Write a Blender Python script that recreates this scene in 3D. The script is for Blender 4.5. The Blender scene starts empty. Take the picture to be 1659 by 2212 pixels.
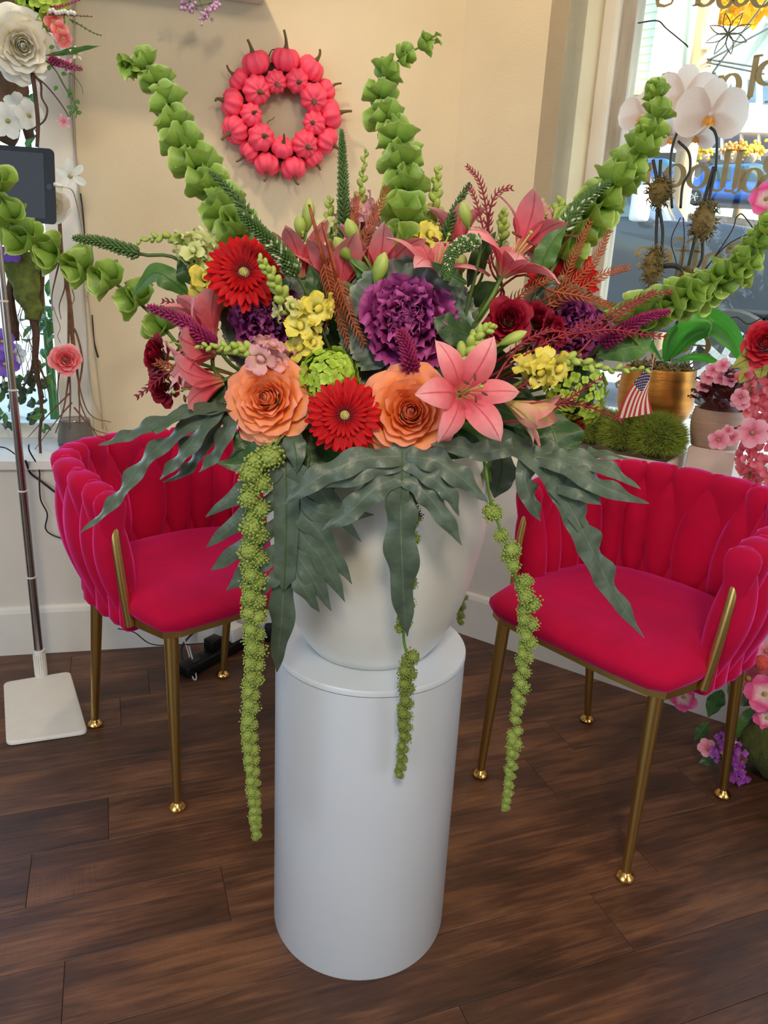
import bpy, bmesh, math, random
from mathutils import Vector, Matrix, Quaternion, noise
random.seed(7)
PI = math.pi
scene = bpy.context.scene
COL = scene.collection
# ------------------------------------------------------------------ camera
F_PX, IMG_W, IMG_H = 1600.0, 1659.0, 2212.0
VPX, VPY, CAM_H = 570.0 - IMG_W/2, 6255.0 - IMG_H/2, 1.22
ROLL = math.atan2(-VPX, VPY)
PITCH = math.atan(F_PX/math.hypot(VPX, VPY))
FWD = Vector((0, math.cos(PITCH), -math.sin(PITCH)))
UP0 = Vector((0, math.sin(PITCH), math.cos(PITCH)))
RIGHT = math.cos(ROLL)*Vector((1, 0, 0)) + math.sin(ROLL)*UP0
UPV = -math.sin(ROLL)*Vector((1, 0, 0)) + math.cos(ROLL)*UP0
CAM = Vector((0, 0, CAM_H))
cd = bpy.data.cameras.new('camera')
cam = bpy.data.objects.new('camera', cd)
COL.objects.link(cam)
cd.sensor_fit = 'VERTICAL'
cd.sensor_height = 36.0
cd.lens = 36.0*F_PX/IMG_H
cd.clip_start = 0.05
cd.clip_end = 300
cam.matrix_world = Matrix.Translation(CAM) @ Matrix((RIGHT, UPV, -FWD)).transposed().to_4x4()
scene.camera = cam
# ------------------------------------------------------------------ world, sun, exposure
SUN_DIR = Vector((0.715, -0.727, 0.60)).normalized()      # towards the sun
world = bpy.data.worlds.new('world')
scene.world = world
world.use_nodes = True
wn = world.node_tree.nodes
wl = world.node_tree.links
wn.clear()
sky = wn.new('ShaderNodeTexSky')
sky.sky_type = 'NISHITA'
sky.sun_disc = False
sky.sun_elevation = math.asin(SUN_DIR.z)
sky.sun_rotation = math.atan2(SUN_DIR.x, SUN_DIR.y)
sky.air_density = 1.0
sky.dust_density = 1.5
bgn = wn.new('ShaderNodeBackground')
bgn.inputs['Strength'].default_value = 0.55
won = wn.new('ShaderNodeOutputWorld')
wl.new(sky.outputs[0], bgn.inputs[0])
wl.new(bgn.outputs[0], won.inputs[0])

def lamp(name, kind, loc, energy, color, target=None, **kw):
    d = bpy.data.lights.new(name, kind)
    d.energy = energy
    d.color = color
    for k, v in kw.items():
        setattr(d, k, v)
    o = bpy.data.objects.new(name, d)
    COL.objects.link(o)
    o.location = loc
    if target is not None:
        o.rotation_euler = (Vector(target)-Vector(loc)).to_track_quat('-Z', 'Y').to_euler()
    return o
lamp('sun', 'SUN', (6, 0, 6), 10.0, (1.0, 0.92, 0.80), target=Vector((6, 0, 6))-SUN_DIR, angle=math.radians(0.6))
# daylight through the shop front behind the photographer, ceiling lamps
lamp('shop_front_daylight', 'AREA', (-2.4, -2.0, 1.6), 42, (0.68, 0.83, 1.0), target=(0, 1.6, 0.7), shape='RECTANGLE', size=2.6, size_y=2.0)
lamp('shop_side_daylight', 'AREA', (2.6, -1.4, 1.6), 18, (0.84, 0.91, 1.0), target=(0, 1.6, 0.8), shape='RECTANGLE', size=2.0, size_y=1.8)
lamp('track_spot_wall', 'SPOT', (1.30, -0.5, 2.5), 42, (1.0, 0.80, 0.55), target=(-0.45, 2.55, 0.95), spot_size=math.radians(38), spot_blend=0.4, shadow_soft_size=0.035)
lamp('ceiling_spot_shelf', 'SPOT', (-0.62, 1.85, 2.68), 22, (1.0, 0.80, 0.56), target=(-0.45, 2.6, 1.3), spot_size=math.radians(120), spot_blend=0.8, shadow_soft_size=0.04)
lamp('ceiling_spot_corner', 'SPOT', (0.42, 2.05, 2.66), 13, (1.0, 0.66, 0.28), target=(0.32, 2.80, 1.7), spot_size=math.radians(95), spot_blend=1.0, shadow_soft_size=0.06)
lamp('ceiling_lamp', 'AREA', (0.1, -1.0, 2.62), 26, (1.0, 0.84, 0.64), target=(0.0, 0.6, 0.4), shape='DISK', size=0.5)
vs = scene.view_settings
vs.view_transform = 'Standard'
vs.look = 'None'
vs.exposure = 0.52
vs.gamma = 1.0
vs.use_curve_mapping = False
# ------------------------------------------------------------------ pixel helpers
def ray(px, py):
    return (FWD*F_PX + RIGHT*(px-IMG_W/2) - UPV*(py-IMG_H/2)).normalized()
def P(px, py, Y):
    """point seen at a picture position, at the distance Y into the room"""
    d = ray(px, py)
    return CAM + d*(Y/d.y)
def PZ(px, py, z):
    d = ray(px, py)
    return CAM + d*((z-CAM.z)/d.z)
def PN(px, py, p, n):
    d = ray(px, py)
    return CAM + d*((Vector(p)-CAM).dot(n)/d.dot(n))
# ------------------------------------------------------------------ materials
def lin(c):
    r = []
    for x in c[:3]:
        x = x/255.0
        r.append(x/12.92 if x <= 0.04045 else ((x+0.055)/1.055)**2.4)
    return (r[0], r[1], r[2], 1.0)
MATS = {}
def mat(name, col, rough=0.5, metal=0.0, var=0.12, scale=30.0, bump=0.0, bscale=None, trans=0.0, tcol=None,
        ramp=None, across=None, sheen=0.0, sheen_tint=None, coat=0.0, spec=0.5, stretch=None, emit=None):
    """procedural material: base colour with noise variation; ramp colours run along a petal (uv x), across = darker/lighter vein at uv y=.5"""
    if name in MATS:
        return MATS[name]
    m = bpy.data.materials.new(name)
    MATS[name] = m
    m.use_nodes = True
    nt = m.node_tree
    N, L = nt.nodes, nt.links
    N.clear()
    out = N.new('ShaderNodeOutputMaterial')
    b = N.new('ShaderNodeBsdfPrincipled')
    b.inputs['Roughness'].default_value = rough
    b.inputs['Metallic'].default_value = metal
    b.inputs['Specular IOR Level'].default_value = spec
    b.inputs['Coat Weight'].default_value = coat
    if sheen:
        b.inputs['Sheen Weight'].default_value = sheen
        b.inputs['Sheen Roughness'].default_value = 0.35
        if sheen_tint:
            b.inputs['Sheen Tint'].default_value = lin(sheen_tint)
    tc = N.new('ShaderNodeTexCoord')
    src = tc.outputs['Object']
    if stretch:
        mp = N.new('ShaderNodeMapping')
        mp.inputs['Scale'].default_value = stretch
        L.new(src, mp.inputs[0])
        src = mp.outputs[0]
    nz = N.new('ShaderNodeTexNoise')
    nz.inputs['Scale'].default_value = scale
    nz.inputs['Detail'].default_value = 4
    L.new(src, nz.inputs['Vector'])
    if ramp:
        uv = N.new('ShaderNodeSeparateXYZ')
        L.new(tc.outputs['UV'], uv.inputs[0])
        cr = N.new('ShaderNodeValToRGB')
        els = cr.color_ramp.elements
        while len(els) < len(ramp):
            els.new(0.5)
        for e, (t, c) in zip(els, ramp):
            e.position = t
            e.color = lin(c)
        L.new(uv.outputs[0], cr.inputs[0])
        base = cr.outputs[0]
    else:
        rgb = N.new('ShaderNodeRGB')
        rgb.outputs[0].default_value = lin(col)
        base = rgb.outputs[0]
    if across:
        uv2 = N.new('ShaderNodeSeparateXYZ')
        L.new(tc.outputs['UV'], uv2.inputs[0])
        sub = N.new('ShaderNodeMath'); sub.operation = 'SUBTRACT'; sub.inputs[1].default_value = 0.5
        L.new(uv2.outputs[1], sub.inputs[0])
        ab = N.new('ShaderNodeMath'); ab.operation = 'ABSOLUTE'
        L.new(sub.outputs[0], ab.inputs[0])
        c2 = N.new('ShaderNodeValToRGB')
        c2.color_ramp.elements[0].position = across[1]
        c2.color_ramp.elements[0].color = (1, 1, 1, 1)
        c2.color_ramp.elements[1].position = across[2]
        c2.color_ramp.elements[1].color = (0, 0, 0, 1)
        L.new(ab.outputs[0], c2.inputs[0])
        mx = N.new('ShaderNodeMix'); mx.data_type = 'RGBA'
        L.new(c2.outputs[0], mx.inputs[0])
        L.new(base, mx.inputs[6])
        mx.inputs[7].default_value = lin(across[0])
        base = mx.outputs[2]
    mr = N.new('ShaderNodeMapRange')
    mr.inputs['From Min'].default_value = 0.3
    mr.inputs['From Max'].default_value = 0.7
    mr.inputs['To Min'].default_value = 1.0-var
    mr.inputs['To Max'].default_value = 1.0+var
    L.new(nz.outputs['Fac'], mr.inputs['Value'])
    mul = N.new('ShaderNodeVectorMath'); mul.operation = 'MULTIPLY'
    L.new(base, mul.inputs[0])
    L.new(mr.outputs[0], mul.inputs[1])
    L.new(mul.outputs[0], b.inputs['Base Color'])
    if bump:
        nb = N.new('ShaderNodeTexNoise')
        nb.inputs['Scale'].default_value = bscale or scale*3
        nb.inputs['Detail'].default_value = 5
        L.new(src, nb.inputs['Vector'])
        bp = N.new('ShaderNodeBump')
        bp.inputs['Strength'].default_value = bump
        bp.inputs['Distance'].default_value = 0.004
        L.new(nb.outputs['Fac'], bp.inputs['Height'])
        L.new(bp.outputs[0], b.inputs['Normal'])
    if emit:
        b.inputs['Emission Color'].default_value = lin(emit[0])
        b.inputs['Emission Strength'].default_value = emit[1]
    if trans:
        tr = N.new('ShaderNodeBsdfTranslucent')
        if tcol:
            tr.inputs[0].default_value = lin(tcol)
        else:
            L.new(mul.outputs[0], tr.inputs[0])
        ms = N.new('ShaderNodeMixShader')
        ms.inputs[0].default_value = trans
        L.new(b.outputs[0], ms.inputs[1])
        L.new(tr.outputs[0], ms.inputs[2])
        L.new(ms.outputs[0], out.inputs[0])
    else:
        L.new(b.outputs[0], out.inputs[0])
    return m
def glass_mat(name, tint=(245, 252, 250), refl=0.02):
    m = bpy.data.materials.new(name)
    m.use_nodes = True
    N, L = m.node_tree.nodes, m.node_tree.links
    N.clear()
    out = N.new('ShaderNodeOutputMaterial')
    t = N.new('ShaderNodeBsdfTransparent'); t.inputs[0].default_value = lin(tint)
    g = N.new('ShaderNodeBsdfGlossy'); g.inputs['Roughness'].default_value = 0.02
    mx = N.new('ShaderNodeMixShader'); mx.inputs[0].default_value = refl
    L.new(t.outputs[0], mx.inputs[1]); L.new(g.outputs[0], mx.inputs[2]); L.new(mx.outputs[0], out.inputs[0])
    return m
# ------------------------------------------------------------------ mesh building
class MB:
    def __init__(s):
        s.v, s.f, s.uv = [], [], []
    def add(s, v, f, uv=None, M=None):
        o = len(s.v)
        s.v += [M @ Vector(p) for p in v] if M is not None else [Vector(p) for p in v]
        s.f += [tuple(i+o for i in q) for q in f]
        s.uv += uv if uv else [(0.5, 0.5)]*len(v)
        return s
    def grid(s, rows, M=None, close=False):
        n, m = len(rows), len(rows[0])
        v = [p for r in rows for p in r]
        uv = [(i/(n-1), j/(m-1) if m > 1 else 0.5) for i in range(n) for j in range(m)]
        f = []
        for i in range(n-1):
            for j in range(m-1 if not close else m):
                k = (j+1) % m
                f.append((i*m+j, i*m+k, (i+1)*m+k, (i+1)*m+j))
        return s.add(v, f, uv, M)
    def tube(s, path, rad, n=8, cap=True, M=None, flat=1.0):
        path = [Vector(p) for p in path]
        if not isinstance(rad, (list, tuple)):
            rad = [rad]*len(path)
        up = None
        rows = []
        for i, p in enumerate(path):
            a = path[max(0, i-1)]; b = path[min(len(path)-1, i+1)]
            t = (b-a)
            t = t.normalized() if t.length > 1e-9 else Vector((0, 0, 1))
            if up is None:
                up = t.orthogonal().normalized()
            up = (up - t*up.dot(t))
            up = up.normalized() if up.length > 1e-6 else t.orthogonal().normalized()
            sd = t.cross(up)
            rows.append([p + (up*math.cos(2*PI*k/n) + sd*math.sin(2*PI*k/n)*flat)*rad[i] for k in range(n)])
        o = len(s.v)
        s.grid(rows, M, close=True)
        if cap:
            m = len(rows)
            s.f.append(tuple(o+k for k in reversed(range(n))))
            s.f.append(tuple(o+(m-1)*n+k for k in range(n)))
        return s
    def lathe(s, prof, n=24, M=None, capb=True, capt=True):
        rows = [[Vector((r*math.cos(2*PI*k/n), r*math.sin(2*PI*k/n), z)) for k in range(n)] for r, z in prof]
        o = len(s.v)
        s.grid(rows, M, close=True)
        m = len(rows)
        if capb: s.f.append(tuple(o+k for k in reversed(range(n))))
        if capt: s.f.append(tuple(o+(m-1)*n+k for k in range(n)))
        return s
    def box(s, c, size, bev=0.0, M=None, seg=2):
        bm = bmesh.new()
        bmesh.ops.create_cube(bm, size=1.0)
        for v in bm.verts:
            v.co = Vector((v.co.x*size[0]+c[0], v.co.y*size[1]+c[1], v.co.z*size[2]+c[2]))
        if bev > 0:
            bmesh.ops.bevel(bm, geom=list(bm.edges), offset=bev, segments=seg, affect='EDGES', profile=0.5)
        bm.verts.index_update()
        s.add([v.co.copy() for v in bm.verts], [tuple(v.index for v in f.verts) for f in bm.faces], None, M)
        bm.free()
        return s
    def prism(s, poly, z0, z1, M=None):
        n = len(poly)
        v = [(x, y, z0) for x, y in poly] + [(x, y, z1) for x, y in poly]
        f = [tuple(reversed(range(n))), tuple(range(n, 2*n))] + [(i, (i+1) % n, n+(i+1) % n, n+i) for i in range(n)]
        return s.add(v, f, None, M)
    def ball(s, c, r, nu=10, nv=7, M=None, scale=(1, 1, 1), fn=None):
        rows = []
        for i in range(nv+1):
            th = PI*i/nv
            row = []
            for k in range(nu):
                ph = 2*PI*k/nu
                d = Vector((math.sin(th)*math.cos(ph), math.sin(th)*math.sin(ph), -math.cos(th)))
                q = r*(fn(d) if fn else 1.0)
                row.append(Vector((c[0]+d.x*q*scale[0], c[1]+d.y*q*scale[1], c[2]+d.z*q*scale[2])))
            rows.append(row)
        return s.grid(rows, M, close=True)
    def mesh(s, name, m=None, smooth=True, angle=None):
        me = bpy.data.meshes.new(name)
        me.from_pydata([tuple(p) for p in s.v], [], s.f)
        if s.f:
            ul = me.uv_layers.new(name='uv')
            buf = [0.0]*(2*len(me.loops))
            vi = [0]*len(me.loops)
            me.loops.foreach_get('vertex_index', vi)
            for k, i in enumerate(vi):
                buf[2*k], buf[2*k+1] = s.uv[i]
            ul.data.foreach_set('uv', buf)
            me.polygons.foreach_set('use_smooth', [smooth]*len(me.polygons))
            if smooth and angle:
                me.set_sharp_from_angle(angle=math.radians(angle))
        if m:
            me.materials.append(m)
        me.update()
        return me
WM = {}     # world matrix of every object made here
def link(o, parent, Mw):
    COL.objects.link(o)
    WM[o.name] = Mw.copy()
    if parent is not None:
        o.parent = parent
        o.matrix_local = WM[parent.name].inverted() @ Mw
    else:
        o.matrix_world = Mw
    return o
def tag(o, label, cat, group=None, kind=None):
    if label: o['label'] = label
    if cat: o['category'] = cat
    if group: o['group'] = group
    if kind: o['kind'] = kind
    return o
def thing(name, label, cat, loc=(0, 0, 0), group=None, rz=0.0):
    o = bpy.data.objects.new(name, None)
    o.empty_display_size = 0.02
    link(o, None, Matrix.Translation(Vector(loc)) @ Matrix.Rotation(rz, 4, 'Z'))
    return tag(o, label, cat, group)
def part(root, name, mb, m, smooth=True, angle=None, kind=None, label=None, world=True):
    """a child mesh; mb is in world coordinates (world=True) or in the root's own frame"""
    Mr = WM[root.name]
    if world:
        inv = Mr.inverted()
        mb.v = [inv @ p for p in mb.v]
    o = bpy.data.objects.new(name, mb.mesh(name, m, smooth, angle))
    link(o, root, Mr)
    if kind: o['kind'] = kind
    if label: o['label'] = label
    return o
def inst(root, name, me, Mw):
    o = bpy.data.objects.new(name, me)
    return link(o, root, Mw)
def solo(name, mb, m, label=None, cat=None, group=None, kind=None, smooth=True, angle=None, origin=None):
    if origin is None:
        xs = [p.x for p in mb.v]; ys = [p.y for p in mb.v]; zs = [p.z for p in mb.v]
        origin = Vector(((min(xs)+max(xs))/2, (min(ys)+max(ys))/2, min(zs)))
    origin = Vector(origin)
    mb.v = [p-origin for p in mb.v]
    o = bpy.data.objects.new(name, mb.mesh(name, m, smooth, angle))
    link(o, None, Matrix.Translation(origin))
    return tag(o, label, cat, group, kind)
def frame(o, z, xh=None):
    """matrix at o with local z along z"""
    z = Vector(z).normalized()
    x = Vector(xh) if xh is not None else Vector((1, 0, 0))
    x = x - z*x.dot(z)
    if x.length < 1e-4:
        x = z.orthogonal()
    x.normalize()
    y = z.cross(x)
    return Matrix.Translation(Vector(o)) @ Matrix((x, y, z)).transposed().to_4x4()
def fx(o, x, zh=None):
    """matrix at o with local x along x and local z near zh"""
    x = Vector(x).normalized()
    z = Vector(zh) if zh is not None else Vector((0, 0, 1))
    z = z - x*z.dot(x)
    if z.length < 1e-4:
        z = x.orthogonal()
    z.normalize()
    y = z.cross(x)
    return Matrix.Translation(Vector(o)) @ Matrix((x, y, z)).transposed().to_4x4()
def S(k): return Matrix.Diagonal((k, k, k, 1))
def RZ(a): return Matrix.Rotation(a, 4, 'Z')
def RX(a): return Matrix.Rotation(a, 4, 'X')
def RY(a): return Matrix.Rotation(a, 4, 'Y')
def T(*a): return Matrix.Translation(Vector(a))
def spline(pts, n=6):
    pts = [Vector(p) for p in pts]
    if len(pts) < 3:
        return [pts[0].lerp(pts[-1], i/n) for i in range(n+1)]
    q = [2*pts[0]-pts[1]] + pts + [2*pts[-1]-pts[-2]]
    out = []
    for i in range(1, len(q)-2):
        a, b, c, d = q[i-1], q[i], q[i+1], q[i+2]
        for k in range(n):
            t = k/n
            out.append(0.5*((2*b) + (c-a)*t + (2*a-5*b+4*c-d)*t*t + (3*b-a-3*c+d)*t**3))
    out.append(pts[-1])
    return out
def lerp(a, b, t): return a+(b-a)*t
def rnd(a, b): return random.uniform(a, b)
def face(pos, a=0.0, b=0.0):
    """direction from pos to the photographer, turned a to the right and b upwards"""
    d = (CAM-Vector(pos)).normalized()
    return (d + Vector((1, 0, 0))*a + Vector((0, 0, 1))*b).normalized()
def pw(tab, t):
    for (a, va), (b, vb) in zip(tab, tab[1:]):
        if t <= b:
            k = (t-a)/(b-a) if b > a else 0
            return va+(vb-va)*k
    return tab[-1][1]
# ================================================================== the room
UL = Vector((0.971, 0.239, 0)).normalized()     # along the left knee wall, to the right
UR = Vector((0.827, -0.562, 0)).normalized()    # along the window knee wall, to the right
NL = Vector((-UL.y, UL.x, 0))
NR = Vector((-UR.y, UR.x, 0))
KC = Vector((0.259, 2.523, 0))                  # corner of the knee walls
LEDGE_Z = 0.65
CEIL = 2.75
E_L = 0.30                                      # the upper wall stands back behind the ledge
KU = PN(1007, 0, KC+NL*E_L, NL); KU.z = 0       # corner of the upper walls
e_r = (KU-KC).dot(NR)
S2 = (PN(1232, 0, KU, NR)-KU).dot(UR)           # where the window niche begins
E_G = 0.52                                      # the glass
def RW(s, e, z=0.0): return KC + UR*s + NR*e + Vector((0, 0, z))
def LW(s, e, z=0.0): return KC - UL*s + NL*e + Vector((0, 0, z))
s0R = (KU-KC).dot(UR)                           # corner in window-wall coordinates
M_wall = mat('painted_wall', (206, 192, 164), 0.85, var=0.03, scale=6, bump=0.25, bscale=160)
M_trim = mat('white_trim_paint', (222, 219, 212), 0.5, var=0.03, scale=9, bump=0.05)
M_ceil = mat('ceiling_paint', (230, 228, 222), 0.9, var=0.02)
M_knee = mat('knee_wall_paint', (216, 211, 202), 0.7, var=0.03, scale=7, bump=0.15, bscale=150)
M_worn = mat('worn_window_wood', (176, 166, 152), 0.7, var=0.25, scale=25, bump=0.4, stretch=(1, 1, 0.12))
M_glass = glass_mat('window_glass')
def struct(name, mb, m, smooth=False, angle=None):
    o = bpy.data.objects.new(name, mb.mesh(name, m, smooth, angle))
    link(o, None, Matrix.Identity(4))
    o['kind'] = 'structure'
    return o
def slab(a, b, n, t, z0, z1):
    """upright slab from a to b, thickness t towards n"""
    a, b, n = Vector(a), Vector(b), Vector(n)
    q = [a, b, b+n*t, a+n*t]
    return MB().prism([(p.x, p.y) for p in q], z0, z1) if (b-a).cross(n).z > 0 else MB().prism([(p.x, p.y) for p in reversed(q)], z0, z1)
# knee walls under the ledge
struct('wall_left_knee', slab(LW(2.6, 0), LW(0, 0), NL, 0.12, 0, LEDGE_Z-0.025), M_knee)
struct('wall_right_knee', slab(RW(0, 0), RW(2.6, 0), NR, 0.12, 0, LEDGE_Z-0.025), M_knee)
def base(name, a, b, n):
    mb = MB()
    L = (Vector(b)-Vector(a)).length
    u = (Vector(b)-Vector(a)).normalized()
    prof = [(0, 0), (-0.016, 0), (-0.016, 0.145), (-0.012, 0.158), (-0.004, 0.166), (0, 0.166)]
    rows = [[Vector(a)+u*x+Vector(n)*p+Vector((0, 0, z)) for p, z in prof] for x in (0, L)]
    mb.grid(rows)
    return struct(name, mb, M_trim)
base('baseboard_left', LW(2.6, 0), LW(-0.004, 0), NL)
base('baseboard_right', RW(-0.004, 0), RW(2.6, 0), NR)
# deep ledge
lp = [LW(2.6, -0.022), KC-(NL+NR)*0.013, RW(2.6, -0.022), RW(2.6, E_G+0.12), RW(s0R-0.1, E_G+0.12), LW(0.3, E_L+0.14), LW(2.6, E_L+0.14)]
struct('ledge', MB().prism([(p.x, p.y) for p in lp], LEDGE_Z-0.026, LEDGE_Z), M_trim)
# upper walls
WS = 1.235                                      # start of the left window, measured from the upper corner
def LU(s, e=0.0, z=0.0): return KU - UL*s + NL*e + Vector((0, 0, z))
def RU(s, e=0.0, z=0.0): return KU + UR*s + NR*e + Vector((0, 0, z))
struct('wall_left', slab(LU(WS), LU(-0.02), NL, 0.12, LEDGE_Z, CEIL), M_wall)
struct('wall_left_header', slab(LU(2.7), LU(WS), NL, 0.12, 2.15, CEIL), M_wall)
struct('wall_right', slab(RU(0), RU(S2), NR, 0.14, LEDGE_Z, CEIL), M_wall)
eg = E_G-e_r                                    # glass plane measured from the upper right wall
struct('wall_niche', slab(RU(S2-0.06, 0.0), RU(S2-0.06, eg+0.1), UR, 0.06, LEDGE_Z, CEIL), M_wall)
struct('wall_right_header', slab(RU(S2), RU(S2+2.3), NR, eg+0.1, 2.42, CEIL), M_wall)
# window frame on the right: flat casing, bead and weathered stop
def wr(px, py): return (PN(px, py, RU(0, eg), NR)-KU).dot(UR)
wa, wb, wc, wd = wr(1309, 0), wr(1341, 0), wr(1351, 0), wr(1381, 0)
w1 = struct('window_1', slab(RU(wa, eg-0.035), RU(wb, eg-0.035), NR, 0.10, LEDGE_Z, 2.42), M_trim)
def wpart(name, mb, m): return part(w1, name, mb, m, smooth=False)
wpart('casing_bead', slab(RU(wa-0.012, eg-0.055), RU(wa+0.012, eg-0.055), NR, 0.03, LEDGE_Z, 2.42), M_trim)
wpart('inner_bead', slab(RU(wb, eg-0.045), RU(wc, eg-0.045), NR, 0.10, LEDGE_Z, 2.42), M_trim)
wpart('weathered_stop', slab(RU(wc, eg-0.012), RU(wd, eg-0.012), NR, 0.08, LEDGE_Z, 2.42), M_worn)
wpart('bottom_rail', slab(RU(wd, eg-0.03), RU(2.5, eg-0.03), NR, 0.09, LEDGE_Z, LEDGE_Z+0.05), M_trim)
wpart('top_rail', slab(RU(wd, eg-0.03), RU(2.5, eg-0.03), NR, 0.09, 2.34, 2.42), M_trim)
wpart('pane', slab(RU(wd-0.02, eg+0.02), RU(2.5, eg+0.02), NR, 0.006, LEDGE_Z+0.03, 2.38), M_glass)
# left window
w2 = struct('window_2', slab(LU(WS+0.11, 0.02), LU(WS, 0.02), NL, 0.09, LEDGE_Z, 2.15), M_trim)
part(w2, 'bottom_rail', slab(LU(2.7, 0.03), LU(WS+0.1, 0.03), NL, 0.07, LEDGE_Z, LEDGE_Z+0.05), M_trim, smooth=False)
part(w2, 'top_rail', slab(LU(2.7, 0.03), LU(WS+0.1, 0.03), NL, 0.07, 2.08, 2.15), M_trim, smooth=False)
part(w2, 'pane', slab(LU(2.7, 0.06), LU(WS+0.09, 0.06), NL, 0.006, LEDGE_Z+0.03, 2.10), M_glass, smooth=False)
# rest of the shop, behind the photographer
far = 3.2
aL, aR = LU(2.7), RU(2.3, eg)
struct('ceiling', MB().prism([(-3.6, -3.0), (3.4, -3.0), (3.4, 3.4), (-3.6, 3.4)], CEIL, CEIL+0.1), M_ceil)
struct('wall_rear', MB().prism([(-3.6, -3.1), (3.4, -3.1), (3.4, -3.0), (-3.6, -3.0)], 0, CEIL), M_wall)
struct('wall_side_left', MB().prism([(-3.7, -3.0), (-3.6, -3.0), (-3.6, 1.2), (-3.7, 1.2)], 0, CEIL), M_wall)
struct('wall_side_right', MB().prism([(3.4, -3.0), (3.5, -3.0), (3.5, -0.2), (3.4, -0.2)], 0, CEIL), M_wall)
kl, ur_ = LW(2.6, 0), RW(2.6, 0)
def seg(name, a, b, z0, z1, m):
    a, b = Vector(a), Vector(b)
    n = Vector((-(b-a).y, (b-a).x, 0)).normalized()
    struct(name, slab(a, b, n, 0.1, z0, z1), m)
seg('wall_bay_left', (-3.6, 1.2, 0), LU(2.7), 0, CEIL, M_wall)
seg('wall_bay_right', RU(2.45, eg), (3.4, -0.2, 0), 0, CEIL, M_wall)
seg('wall_bay_right_knee', RW(2.6, 0), RW(2.6, E_G+0.1), 0, LEDGE_Z, M_wall)
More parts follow.
